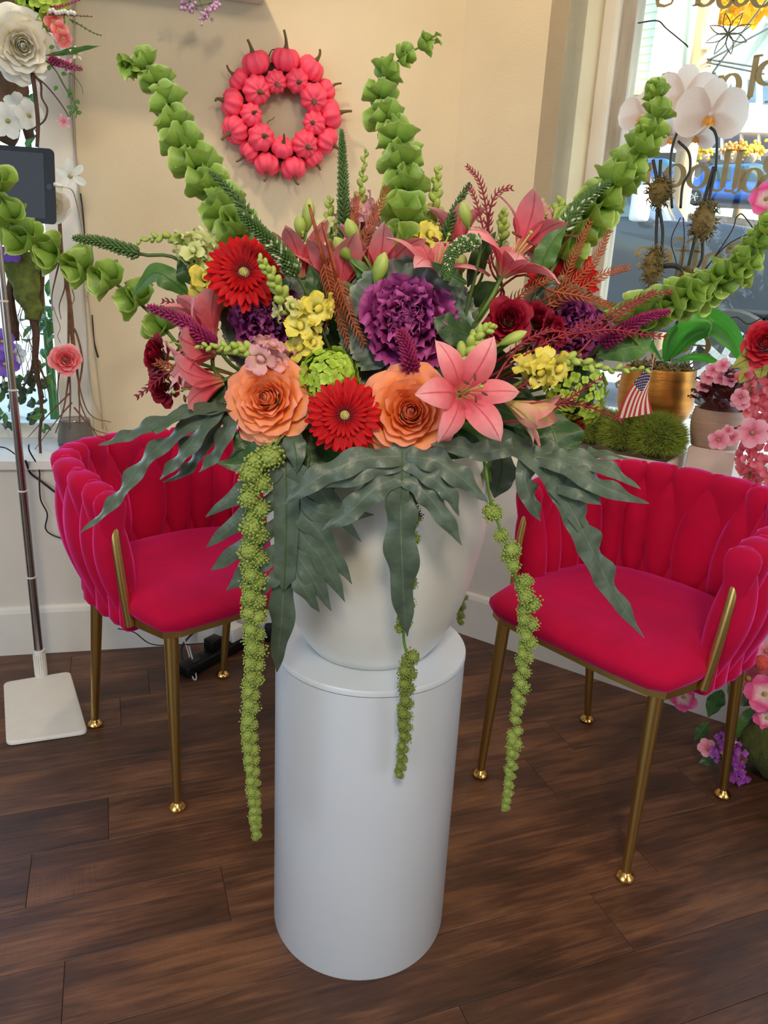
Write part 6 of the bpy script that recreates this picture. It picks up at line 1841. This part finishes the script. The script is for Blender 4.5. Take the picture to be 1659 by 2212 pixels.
for (x0, y0, d0), (x1, y1) in [((1656, 430, -.08), (1680, 440)), ((1652, 745, -.04), (1668, 742)), ((1625, 935, -.075), (1664, 900)), ((1600, 858, -.075), (1660, 800)), ((1603, 868, -.075), (1660, 805)), ((1608, 932, -.07), (1664, 905)), ((1623, 760, 0), (1664, 755)), ((1640, 775, -.03), (1664, 760)), ((1628, 790, -.03), (1664, 762))]:
    part(gv, 'side_shoot', MB().tube(spline([GP(x1, y1), GP((x0+x1)/2, (y0+y1)/2-6, d0/2), GP(x0, y0, d0)], 4), .0016, 5), M_stem_d)
rose('red silk rose at the right edge, above the wisteria', GP(1652, 742, -.05), face((1, 2, 1), -.3, .1), .062, M_red, None, n=30, openk=.7, stem=False)
M_yleaf = mat('yellow_green_leaf', (182, 186, 84), .5, var=.2, scale=30, trans=.3, across=((150, 120, 70), .01, .04))
for lab, pts, hw in [('yellow-green silk leaf left of the red rose, upper', [(1642, 750), (1620, 758), (1602, 768)], .016), ('yellow-green silk leaf left of the red rose, middle', [(1640, 772), (1610, 778), (1580, 795)], .018), ('yellow-green silk leaf pointing down above the wisteria', [(1628, 790), (1612, 808), (1596, 828)], .018), ('yellow-green silk leaf just under the red rose', [(1650, 775), (1646, 800), (1640, 820)], .020)]:
    leaf(lab, [GP(a, b, -.03) for a, b in pts], hw, (0, -1, .2), M_yleaf, group='silk leaves at the right edge', cat='leaf')
for lab, x, y, R, m in [('pink cherry blossom with deep throat in front of the wisteria', 1625, 935, .042, M_lpink), ('small pink blossom at the tip of the dark twig', 1552, 950, .028, M_lpink), ('pink blossom in the middle of the dark twig', 1580, 945, .024, M_lpink), ('tiny pink bud flower above the dark twig', 1573, 930, .016, M_lpink), ('pink blossom below the yellow-green leaves', 1600, 858, .024, M_lpink), ('pale lilac blossom beside the stone pot plant', 1603, 868, .022, M_lpink), ('hot pink blossom at the right edge above the rose', 1656, 430, .040, M_hotp)]:
    simple_flower(lab, GP(x, y, -.08), face((1, 2, 1), rnd(-.4, .2), rnd(-.1, .2)), R, m, 5, 'pink silk blossoms at the right edge', tw=rnd(0, 1), ruf=.05)
solo('dark_twig', MB().tube(spline([GP(1608, 932, -.07), GP(1590, 925, -.07), GP(1572, 930, -.07), GP(1562, 945, -.07)], 5), .003, 6), M_orst, 'short dark blossom twig in front of the stone pot', 'twig')
# ================================================================== mossy log with flowers, lower right
lgp = PZ(1640, 1712, 0)
mb = MB()
q = spline([PZ(1600, 1690, 0)+Vector((.08, .11, .10)), PZ(1640, 1705, 0)+Vector((.08, .05, .11)), PZ(1720, 1730, 0)+Vector((.10, -.02, .12)), PZ(1800, 1760, 0)+Vector((.14, -.07, .12))], 6)
mb.tube(q, [.07, .085, .095, .10, .105, .11, .11, .11, .115, .115, .12, .12, .12, .12, .12, .12, .12, .12, .12], 20)
for p in mb.v:
    p += Vector((noise.noise(p*18), noise.noise(p*18+Vector((5, 0, 0))), noise.noise(p*18+Vector((0, 7, 0)))))*0.022
    p.z = max(p.z, 0.002)
solo('mossy_log', mb, mat('log_moss', (74, 80, 32), .95, var=.4, scale=30, bump=1.0, bscale=120), 'moss-covered log on the floor at the lower right', 'log')
YL = 1.70
def BP(x, y, d=0.0): return P(x, y, YL+d)
M_lilac = mat('purple_lilac', (160, 70, 176), .5, var=.2, scale=60, trans=.2)
fm4 = floret4(M_lilac, 'floret')
for lab, pts, n in [('purple lilac spray touching the floor behind the chair leg', [(1575, 1590), (1585, 1640), (1590, 1690), (1585, 1735)], 70), ('small purple lilac spray left of the chair leg', [(1558, 1590), (1552, 1615), (1548, 1640)], 18)]:
    r = thing('lilac_spray', lab, 'lilac', BP(pts[-1][0], pts[-1][1], -.02), 'lilac sprays')
    q = spline([BP(a, b, -.02) for a, b in pts], 8)
    part(r, 'stem', MB().tube(q, .0018, 5), M_stem_d)
    for k in range(n):
        p = q[int(rsw.random()*(len(q)-1))]+Vector((rsw.gauss(0, .013), rsw.gauss(0, .010), rsw.gauss(0, .008)))
        p.z = max(p.z, .012)
        inst(r, 'floret', fm4, frame(p, face(p, rsw.uniform(-1, 1), rsw.uniform(-.6, .8))) @ S(rsw.uniform(.8, 1.3)))
for lab, x, y, R, m, a, b, dd in [('magenta silk blossom under the right chair seat corner', 1478, 1505, .040, M_hotp, -.3, -.3, .02), ('pale pink silk blossom left of the back chair leg', 1528, 1615, .026, M_lpink, -.4, .2, .02), ('pale pink silk blossom right of the back chair leg', 1575, 1618, .030, M_lpink, .2, .3, .02), ('dusky pink silk bell hanging beside the lilac spray', 1598, 1640, .022, M_lpink, .5, -.6, .02), ('hot pink and white silk blossom at the right edge, upper', 1652, 1500, .050, M_hotp, -.2, .2, -.02), ('hot pink silk blossom at the right edge, lower', 1658, 1550, .036, M_hotp, -.2, -.2, -.02), ('dusky rose hibiscus blossom behind the right chair', 1615, 1465, .060, mat('dusky_petal', (170, 60, 80), .5, var=.2), .2, .1, .1), ('small pink star blossom beside the chair back', 1655, 1408, .032, M_lpink, 0, .2, .08)]:
    simple_flower(lab, BP(x, y, dd), face((1, 1.8, .3), a, b), R, m, 5, 'silk blossoms on the mossy log', ruf=.05, tw=rnd(0, 1))
solo('coral_pompon', (lambda q: q)(MB().ball(BP(1645, 1432, .02), .020, 14, 10)), mat('coral_pompon_petals', (236, 92, 84), .8, var=.3, scale=160, bump=1.0), 'small coral pompon flower behind the right chair arm', 'flower')
for lab, pts, hw in [('broad green silk leaf over the mossy log', [(1660, 1530), (1620, 1560), (1576, 1598)], .030), ('broad dark leaf below the dusky rose hibiscus', [(1572, 1480), (1600, 1500), (1645, 1522)], .030), ('dark leaf beside the back chair leg, upper', [(1560, 1490), (1545, 1520), (1530, 1550)], .024), ('small dark leaf left of the lilac spray', [(1560, 1625), (1535, 1640), (1508, 1650)], .018), ('small grey-green leaf over the end of the log', [(1530, 1560), (1515, 1580), (1500, 1600)], .016)]:
    leaf(lab, [BP(a, b, .03) for a, b in pts], hw, (0, -.8, .5), M_leaf2 if 'broad green' in lab else M_leaf, group='silk leaves on the mossy log')
# ================================================================== writing on the window
M_letter = mat('gold_leaf_lettering', (150, 134, 92), .45, metal=.3, var=.1, scale=40)
eL = E_G+0.018
glass_c = KC+NR*eL
def GL(x, y): return PN(x, y, glass_c, NR)
wd_root = thing('window_lettering', 'mirrored gold lettering with flower emblem painted on the window', 'lettering', GL(1560, 420))
def stroke(mb, pts, ws, M):
    n = len(pts)
    a, b = [], []
    for i in range(n):
        p = Vector(pts[i]); d = Vector(pts[min(n-1, i+1)])-Vector(pts[max(0, i-1)])
        d = d.normalized() if d.length > 1e-9 else Vector((1, 0))
        s = Vector((-d.y, d.x))
        w = ws[i] if isinstance(ws, (list, tuple)) else ws
        a.append(p+s*w/2); b.append(p-s*w/2)
    v = [Vector((q.x, q.y, z)) for z in (0, .0012) for q in a+b]
    f = []
    for i in range(n-1):
        f += [(i, i+1, n+i+1, n+i), (2*n+i, 3*n+i, 3*n+i+1, 2*n+i+1), (i, 2*n+i, 2*n+i+1, i+1), (n+i, n+i+1, 3*n+i+1, 3*n+i)]
    f += [(0, n, 3*n, 2*n), (n-1, 3*n-1, 4*n-1, 2*n-1)]
    mb.add([M @ q for q in v], f)
def arc(cx, cy, rx, ry, a0, a1, n=20): return [(cx+rx*math.cos(lerp(a0, a1, i/n)), cy+ry*math.sin(lerp(a0, a1, i/n))) for i in range(n+1)]
def stress(a0, a1, n=20, hi=.24, lo=.08): return [lerp(lo, hi, abs(math.cos(lerp(a0, a1, i/n)))**1.2) for i in range(n+1)]
def glyph(ch, M, mb):
    R2 = 2*PI
    bowl = lambda cx=.5, a0=0, a1=R2, rx=.38, ry=.44, cy=.48: stroke(mb, arc(cx, cy, rx, ry, a0, a1), stress(a0, a1), M)
    stem = lambda x, y0, y1, w=.22: stroke(mb, [(x, y0), (x, (y0+y1)/2), (x, y1)], w, M)
    serif = lambda x, y, L=.2: stroke(mb, [(x-L, y), (x+L, y)], .07, M)
    if ch == 'o': bowl()
    elif ch == 'e': bowl(a0=.0, a1=R2-.75); stroke(mb, [(.12, .5), (.86, .5)], .08, M)
    elif ch == 'c': bowl(a0=.7, a1=R2-.7)
    elif ch == 'C': stroke(mb, arc(.65, .75, .55, .72, .7, R2-.6, 26), stress(.7, R2-.6, 26, .28, .09), M); stroke(mb, arc(1.0, 1.12, .11, .11, 0, R2, 12), .12, M)
    elif ch == 'a': bowl(cx=.42, rx=.32); stem(.82, .12, .92); stroke(mb, arc(1.0, .14, .16, .12, PI, R2*.9, 8), .09, M)
    elif ch == 'l': stem(.3, .12, 1.55); stroke(mb, arc(.5, .14, .2, .14, PI, R2*.92, 8), .1, M); serif(.22, 1.52, .14)
    elif ch == 't': stem(.35, .12, 1.2); stroke(mb, arc(.53, .14, .18, .14, PI, R2*.92, 8), .1, M); stroke(mb, [(.08, .88), (.75, .88)], .09, M)
    elif ch == 'n': stem(.2, 0, .92); serif(.2, .03); stroke(mb, arc(.52, .58, .3, .36, PI, 0, 12), stress(PI, 0, 12), M); stem(.82, 0, .6); serif(.84, .03); serif(.12, .9, .12)
    elif ch == 'r': stem(.2, 0, .92); serif(.2, .03); stroke(mb, arc(.55, .55, .3, .36, PI, .5, 10), [.09]*6+[.14]*5, M); stroke(mb, arc(.78, .75, .09, .09, 0, R2, 10), .12, M)
    elif ch == 's': stroke(mb, [(.78, .72), (.7, .88), (.45, .93), (.2, .84), (.16, .66), (.34, .53), (.6, .44), (.8, .3), (.74, .1), (.45, .02), (.18, .08), (.1, .28)], [.1, .1, .1, .14, .18, .22, .22, .2, .16, .1, .1, .12], M)
    elif ch == 'w': 
        for cx in (.35, .95): stroke(mb, arc(cx, .4, .28, .36, PI, R2, 14), stress(PI, R2, 14, .2, .1), M)
        for x in (.07, .65, 1.23): stem(x, .4, .92, .18)
    elif ch == 'f': stem(.35, -.35, 1.1); stroke(mb, arc(.58, 1.12, .24, .3, PI, .4, 10), .12, M); stroke(mb, [(.08, .88), (.75, .88)], .09, M)
    elif ch == 'P': stem(.3, 0, 1.5, .26); serif(.3, .03, .28); stroke(mb, arc(.55, 1.08, .45, .42, -PI*.55, PI*.55, 16), stress(-PI*.55, PI*.55, 16, .26, .09), M); stroke(mb, [(.1, 1.48), (.6, 1.5)], .08, M); stroke(mb, [(.3, .68), (.52, .66)], .08, M)
    elif ch == 'B': stem(.3, 0, 1.5, .26); stroke(mb, arc(.52, 1.12, .4, .37, -PI*.5, PI*.5, 14), stress(-PI*.5, PI*.5, 14), M); stroke(mb, arc(.52, .38, .48, .38, -PI*.5, PI*.5, 14), stress(-PI*.5, PI*.5, 14), M); stroke(mb, [(.1, 1.48), (.55, 1.49)], .08, M); stroke(mb, [(.1, .02), (.55, .01)], .08, M)
# (character, picture x of its middle, picture y of its baseline, x-height in picture pixels)
for ch, x, y, h in [('s', 1433, 15, 50), ('r', 1490, 15, 52), ('e', 1522, 15, 52), ('w', 1582, 16, 54), ('o', 1645, 17, 54),
                    ('s', 1435, 206, 46), ('t', 1474, 208, 46), ('n', 1512, 212, 50), ('a', 1568, 217, 54), ('l', 1606, 219, 56), ('P', 1656, 222, 54),
                    ('n', 1384, 399, 46), ('o', 1453, 406, 50), ('o', 1504, 408, 50), ('l', 1548, 412, 52), ('l', 1574, 413, 52), ('a', 1615, 417, 52), ('B', 1668, 420, 54),
                    ('e', 1388, 577, 44), ('e', 1428, 580, 44), ('f', 1462, 584, 46), ('f', 1490, 586, 46), ('o', 1535, 592, 46), ('C', 1590, 597, 46),
                    ('o', 1470, 762, 40), ('e', 1508, 770, 46), ('o', 1600, 775, 50), ('s', 1340, 840, 34)]:
    o = GL(x, y)
    sc_ = h/ (F_PX/((o-CAM).dot(FWD)))
    half = .5 if ch not in 'w' else .65
    Mg = Matrix.Translation(o) @ Matrix((-UR, Vector((0, 0, 1)), -NR)).transposed().to_4x4() @ S(sc_) @ T(-half, 0, 0)
    Mg2 = Mg @ Matrix.Diagonal((1, 1, 1/sc_, 1))
    mb = MB()
    glyph(ch, Mg2, mb)
    part(wd_root, 'letter', mb, M_letter, smooth=False)
fc = GL(1573, 73)
u_px = 1/(F_PX/((fc-CAM).dot(FWD)))
Mf = Matrix.Translation(fc) @ Matrix((UR, Vector((0, 0, 1)), NR)).transposed().to_4x4() @ S(u_px)
M_embl = mat('dark_emblem', (84, 76, 52), .5, metal=.2)
for k in range(8):
    a = k*PI/4+.28
    mb = MB()
    pl_ = []
    for i in range(25):
        t = i/24
        s = math.sin(PI*min(1, t*2 if t <= .5 else 2-2*t))
        L = 42
        xx = L*(t*2 if t <= .5 else 2-2*t)
        yy = (7.0 if t <= .5 else -7.0)*math.sin(PI*(xx/L)**.9)
        pl_.append((xx*math.cos(a)*1.12-yy*math.sin(a), xx*math.sin(a)+yy*math.cos(a)))
    stroke(mb, pl_, 2.0, Mf)
    part(wd_root, 'emblem_petal', mb, M_embl, smooth=False)
part(wd_root, 'emblem_centre', MB().lathe([(4.5, -.1), (4.4, 1.0)], 16, Mf), M_embl, smooth=False)
# ================================================================== the street
GZ = 0.12
def Q(x, y, dep): return PN(x, y, RW(0, dep), NR)
M_street = mat('sunlit_asphalt', (150, 150, 150), .9, var=.12, scale=3, bump=.2)
M_walk = mat('concrete_pavement', (206, 202, 194), .9, var=.06, scale=4, bump=.2)
M_earth = mat('dark_earth_bank', (62, 52, 46), .95, var=.35, scale=2.5, bump=.6)
gr = [RW(-30, .75), RW(40, .75), RW(40, 60), RW(-30, 60)]
struct('street', MB().prism([(p.x, p.y) for p in gr], GZ-.3, GZ), M_street)
gl = [LU(0.2, .3), LU(30, .3), LU(30, 40), LU(-2, 40)]
struct('street_left', MB().prism([(p.x, p.y) for p in gl], GZ-.32, GZ-.015), M_street)
wk = [RW(-6, .70), RW(12, .70), RW(12, 3.6), RW(-6, 3.6)]
struct('pavement', MB().prism([(p.x, p.y) for p in wk], GZ-.2, GZ+.03), M_walk)
wk2 = [LU(0.45, .16), LU(12, .16), LU(12, 3.0), LU(0.45, 3.0)]
struct('pavement_left', MB().prism([(p.x, p.y) for p in wk2], GZ-.2, GZ+.028), M_walk)
bk = MB()
rows = []
for i in range(40):
    s = -14+i*1.0
    rows.append([RW(s, d, z+.25*noise.noise(Vector((s*.7, d, 0)))*(d > 9.2)) for d, z in [(8.8, GZ-.02), (9.6, .7), (10.6, 1.7), (11.6, 2.35), (12.6, 2.55), (30, 3.6)]])
bk.grid(rows)
struct('earth_bank', bk, M_earth, smooth=True)
# ---- cars
M_tyre = mat('tyre_rubber', (44, 44, 46), .8, var=.1)
M_rim = mat('alloy_wheel', (190, 190, 190), .3, metal=.8)
M_cglass = mat('car_glass', (60, 84, 96), .08, var=.05, coat=1.0)
def car(label, dep, prof, glass, wheels, color, width=1.75, mirror=None, bev=.08, name='car'):
    r_pts = [Q(x, y, dep) for x, y in prof]
    zmin = GZ
    root = thing(name, label, 'car', Vector((sum(p.x for p in r_pts)/len(r_pts), sum(p.y for p in r_pts)/len(r_pts), min(p.z for p in r_pts))))
    bm = bmesh.new()
    va = [bm.verts.new(p) for p in r_pts]
    f = bm.faces.new(va)
    ret = bmesh.ops.extrude_face_region(bm, geom=[f])
    for g in ret['geom']:
        if isinstance(g, bmesh.types.BMVert): g.co += NR*width
    bmesh.ops.recalc_face_normals(bm, faces=bm.faces)
    bmesh.ops.bevel(bm, geom=list(bm.edges), offset=bev, segments=3, affect='EDGES', profile=.6)
    bm.verts.index_update()
    mb = MB(); mb.add([v.co.copy() for v in bm.verts], [tuple(v.index for v in f.verts) for f in bm.faces])
    bm.free()
    part(root, 'body', mb, color, angle=40)
    for poly in glass:
        pts = [Q(x, y, dep-.012) for x, y in poly]
        m2 = MB(); n = len(pts)
        m2.add(pts+[p+NR*.05 for p in pts], [tuple(range(n)), tuple(reversed(range(n, 2*n)))]+[(i, n+i, n+(i+1) % n, (i+1) % n) for i in range(n)])
        part(root, 'side_window', m2, M_cglass, smooth=False)
    for x, y, rpx in wheels:
        c = Q(x, y, dep-.03)
        R = rpx/(F_PX/((c-CAM).dot(FWD)))
        w = part(root, 'wheel', MB().lathe([(R*.62, 0), (R*.7, -.02), (R*.95, -.02), (R, .03), (R, .2), (R*.9, .22)], 36, frame(c, NR)), M_tyre, angle=40)
        part(w, 'rim', MB().lathe([(R*.12, -.005), (R*.2, .03), (R*.5, .02), (R*.6, -.012), (R*.64, 0)], 30, frame(c, NR)), M_rim, angle=40)
        for k in range(5):
            part(w, 'spoke', MB().box((R*.36, 0, -.004), (R*.5, R*.13, .02), .004, frame(c, NR) @ RZ(k*2*PI/5)), M_rim, smooth=False)
    if mirror:
        c = Q(mirror[0], mirror[1], dep-.15)
        part(root, 'wing_mirror', MB().box((0, 0, 0), (mirror[2], .14, mirror[3]), .03, fx(c, UR)), mirror[4], angle=50)
    return root
M_suv = mat('dark_grey_car_paint', (46, 50, 58), .3, metal=.0, var=.03, scale=3, coat=.6)
M_bluec = mat('blue_car_paint', (40, 92, 180), .3, metal=.0, var=.03, scale=3, coat=.6)
M_silv = mat('silver_plastic', (196, 200, 206), .4)
car('dark grey off-road car parked just outside the window', 5.2, [(1130, 700), (1120, 470), (1140, 345), (1325, 338), (1402, 474), (1440, 474), (1560, 480), (1700, 505), (1790, 540), (1800, 730), (1690, 735), (1660, 690), (1500, 680), (1450, 720)], [[(1150, 365), (1318, 358), (1372, 468), (1150, 470)]], [(1560, 778, 108), (1180, 760, 100)], M_suv, mirror=(1384, 440, .16, .30, M_silv), name='off_road_car')
zb = 2.5
car('bright blue car on the bank behind the grey car', 12.8, [(1455, 425), (1462, 395), (1500, 388), (1530, 355), (1640, 350), (1700, 385), (1760, 400), (1765, 440)], [[(1520, 388), (1538, 362), (1580, 360), (1580, 390)], [(1590, 390), (1590, 360), (1638, 357), (1668, 392)]], [(1500, 425, 16), (1700, 436, 16)], M_bluec, bev=.12)
car('blue car on the bank farther left, behind the lettering', 14.5, [(1330, 395), (1335, 372), (1365, 342), (1440, 340), (1470, 365), (1490, 375), (1490, 402)], [[(1352, 370), (1372, 350), (1402, 349), (1402, 371)], [(1410, 371), (1410, 349), (1436, 348), (1456, 371)]], [(1360, 398, 13), (1465, 402, 13)], M_bluec, bev=.12)
# ---- utility pole
def zof(x, y, d): return Q(x, y, d)
pA, pB = Q(1462, 470, 9.4), Q(1560, -120, 9.4)
pB.x, pB.y = pA.x, pA.y
up = thing('utility_pole', 'weathered wooden utility pole standing on the bank', 'pole', (pA.x, pA.y, GZ+.3))
M_pole = mat('weathered_pole', (176, 152, 126), .85, var=.2, scale=6, bump=.5, stretch=(4, 4, .4))
part(up, 'post', MB().tube([Vector((pA.x, pA.y, GZ+.2)), Vector((pA.x, pA.y, pB.z+3))], [.15, .125], 16), M_pole)
bx = Q(1530, 90, 9.2)
part(up, 'meter_box', MB().box(bx, (.14, .12, .16), .01), M_silv, smooth=False)
wi = thing('overhead_wires', 'dark overhead wires running to the pole outside', 'wires', Q(1530, 130, 9.2))
for a, b in [((1530, 130), (1700, 40)), ((1528, 128), (1650, 148)), ((1528, 135), (1650, 160)), ((1530, 170), (1700, -60)), ((1440, 30), (1490, 80))]:
    part(wi, 'wire', MB().tube([Q(a[0], a[1], 9.2), Q(b[0], b[1], 11)], .012, 5), M_orst)
# ---- houses
M_clap = mat('pale_green_clapboard', (206, 218, 196), .7, var=.03)
M_hwhite = mat('white_house_paint', (240, 240, 238), .7, var=.02)
M_roof = mat('pale_shingle_roof', (186, 200, 192), .8, var=.12, scale=8, bump=.3)
M_hglass = mat('house_window', (120, 140, 160), .15, var=.1)
def extr(pts, dep, th):
    p = [Q(x, y, dep) for x, y in pts]
    n = len(p)
    return MB().add(p+[q+NR*th for q in p], [tuple(range(n)), tuple(reversed(range(n, 2*n)))]+[(i, n+i, n+(i+1) % n, (i+1) % n) for i in range(n)])
h1 = thing('clapboard_house', 'pale green clapboard house corner at the left of the window view', 'house', Q(1300, 230, 8.0))
part(h1, 'wall', extr([(1150, -140), (1428, -140), (1405, 195), (1150, 200)], 8.0, 3.0), M_clap, smooth=False)
ys = [-130+17.2*k for k in range(19)]
a0 = Q(1150, 0, 7.98)
for k, y in enumerate(ys):
    zt, zb_ = Q(1300, y, 7.98).z, Q(1300, y+17.2, 7.98).z
    sr = lambda z, x: (PN(x, 100, RW(0, 7.98), NR)-KC).dot(UR)
    s0, s1 = (Q(1150, 100, 7.98)-KC).dot(UR), (Q(1411, 100, 7.98)-KC).dot(UR)
    mb = MB()
    q = [RW(s0, 7.97, zb_), RW(s1, 7.97, zb_), RW(s1, 8.0, zb_), RW(s0, 8.0, zb_), RW(s0, 7.995, zt), RW(s1, 7.995, zt), RW(s1, 8.0, zt), RW(s0, 8.0, zt)]
    mb.add(q, [(0, 3, 2, 1), (4, 5, 6, 7), (0, 1, 5, 4), (1, 2, 6, 5), (2, 3, 7, 6), (3, 0, 4, 7)])
    part(h1, 'clapboard', mb, M_clap, smooth=False)
cs0, cs1 = (Q(1411, 100, 7.95)-KC).dot(UR), (Q(1433, 100, 7.95)-KC).dot(UR)
part(h1, 'corner_board', slab(RW(cs0, 7.93), RW(cs1, 7.93), NR, .12, Q(1410, 200, 7.95).z, Q(1410, -140, 7.95).z), M_hwhite, smooth=False)
part(h1, 'porch_roof', extr([(1120, 190), (1410, 186), (1430, 204), (1120, 206)], 7.4, 2.0), mat('cream_porch_edge', (226, 196, 150), .7), smooth=False)
part(h1, 'porch_beam', extr([(1120, 206), (1422, 204), (1422, 216), (1120, 218)], 7.5, 1.8), M_hwhite, smooth=False)
h2 = thing('gabled_house', 'large white gabled house across the street at the right', 'house', Q(1640, 330, 17))
part(h2, 'wall', extr([(1548, 335), (1548, 190), (1560, 165), (1655, 40), (1760, 160), (1800, 340)], 17, 8), M_hwhite, smooth=False)
part(h2, 'roof_left', extr([(1540, 185), (1652, 32), (1660, 40), (1552, 192)], 16.4, 9), M_roof, smooth=False)
part(h2, 'roof_right', extr([(1652, 32), (1790, 165), (1782, 172), (1652, 44)], 16.4, 9), M_roof, smooth=False)
for x0, y0, x1, y1 in [(1562, 178, 1580, 215), (1615, 172, 1632, 222), (1648, 174, 1672, 226), (1590, 262, 1606, 300)]:
    w = part(h2, 'window', extr([(x0, y1), (x0, y0), (x1, y0), (x1, y1)], 16.93, .06), M_hglass, smooth=False)
    part(w, 'window_frame', extr([(x0-2, y1+2), (x0-2, y1), (x1+2, y1), (x1+2, y1+2)], 16.88, .1), M_hwhite, smooth=False)
for k, x in enumerate((1556, 1598, 1636, 1680)):
    part(h2, 'porch_post', extr([(x, 345), (x, 285), (x+5, 285), (x+5, 345)], 15.2, .15), M_hwhite, smooth=False)
part(h2, 'porch_roof', extr([(1480, 268), (1800, 276), (1800, 288), (1480, 284)], 15.0, 2.0), M_hwhite, smooth=False)
part(h2, 'porch_rail', extr([(1480, 318), (1800, 326), (1800, 330), (1480, 322)], 15.2, .06), M_hwhite, smooth=False)
h3 = thing('small_house', 'smaller white house with pale green roof behind the pole', 'house', Q(1490, 300, 22))
part(h3, 'wall', extr([(1395, 330), (1400, 150), (1460, 110), (1498, 55), (1530, 140), (1600, 150), (1600, 330)], 22, 6), M_hwhite, smooth=False)
part(h3, 'roof', extr([(1498, 52), (1620, 58), (1580, 190), (1535, 150)], 21.6, 3), M_roof, smooth=False)
part(h3, 'gable_edge', extr([(1450, 118), (1497, 48), (1502, 54), (1458, 122)], 21.6, 3), M_roof, smooth=False)
part(h3, 'dark_window', extr([(1424, 172), (1424, 156), (1438, 156), (1438, 172)], 21.95, .1), M_hglass, smooth=False)
for lab, x, c in [('yellow flower basket on the far porch, left', 1522, (236, 190, 40)), ('mixed flower basket on the far porch, middle', 1582, (214, 150, 70)), ('yellow flower basket on the far porch, right', 1626, (238, 196, 60))]:
    c0 = Q(x, 326, 14.9)
    r = thing('flower_basket', lab, 'flowers', c0-Vector((0, 0, .2)), 'flower baskets on the far porch')
    mb = MB()
    rb = random.Random(x)
    for k in range(120):
        p = c0+Vector((rb.gauss(0, .09), rb.gauss(0, .07), rb.gauss(0, .07)))
        mb.ball(p, .035, 5, 4)
    part(r, 'blooms', mb, mat('basket_bloom_%d' % x, c, .7, var=.3, scale=9), kind='stuff')
    part(r, 'basket', MB().lathe([(.06, -.22), (.12, -.1), (.13, -.06)], 12, Matrix.Translation(c0)), M_pole)
# ---- trees
def tree(label, x, y, dep, R, col, n=900, sz=.16, squash=.9):
    c = Q(x, y, dep)
    r = thing('tree', label, 'tree', (c.x, c.y, 2.8), 'autumn trees beyond the street')
    rb = random.Random(x*3+y)
    mb = MB()
    for k in range(n):
        d = Vector((rb.gauss(0, 1), rb.gauss(0, 1), rb.gauss(0, 1))).normalized()*rb.random()**.4
        p = c+Vector((d.x*R, d.y*R, d.z*R*squash))
        a = Vector((rb.uniform(-1, 1), rb.uniform(-1, 1), rb.uniform(-1, 1)))*sz; b = Vector((rb.uniform(-1, 1), rb.uniform(-1, 1), rb.uniform(-1, 1)))*sz
        mb.add([p-a, p+b, p+a, p-b], [(0, 1, 2, 3)])
    part(r, 'crown', mb, mat('foliage_%d' % x, col, .7, var=.3, scale=1.2, trans=.35), kind='stuff', smooth=False)
    tk = [Vector((c.x, c.y, 2.6)), Vector((c.x, c.y, c.z)), c+Vector((.4, 0, R*.5))]
    part(r, 'trunk', MB().tube(tk, [.2, .14, .05], 8), M_pole)
tree('tall yellow autumn tree above the gabled house', 1600, 30, 27, 2.6, (230, 180, 40), 1500)
tree('orange autumn tree left of the utility pole', 1445, 92, 25, 1.6, (206, 138, 84), 1000)
tree('green tree between clapboard house and pole', 1470, 5, 30, 2.4, (150, 160, 90), 1200)
tree('yellow tree at the top, right of the pole', 1680, -30, 30, 3.0, (224, 176, 60), 1200)
tree('pale orange tree high between the roofs', 1530, 25, 32, 2.2, (220, 170, 96), 1000)
# seen through the left window
def LQ(x, y, dep): return PN(x, y, LU(0, dep), NL)
bush = MB()
rb = random.Random(77)
for lab, x, y, dep, R in [('bright green shrub outside the left window, lower', 105, 690, 1.4, .22), ('bright green shrub outside the left window, upper', 55, 215, 1.6, .25)]:
    c = LQ(x, y, dep)
    mb = MB()
    for k in range(60):
        p = c+Vector((rb.gauss(0, R*.35), rb.gauss(0, R*.3), rb.gauss(0, R*.5)))
        q = petal(.12, .05, PR_LEAF, .3, -.5, nu=4, nv=2)
        mb.add(q.v, q.f, q.uv, fx(p, (rb.uniform(-1, 1), rb.uniform(-1, 1), rb.uniform(-.6, 1))))
    mb.tube([Vector((c.x, c.y, GZ)), c], .012, 6)
    solo('outdoor_shrub', mb, M_leaf2, lab, 'shrub')
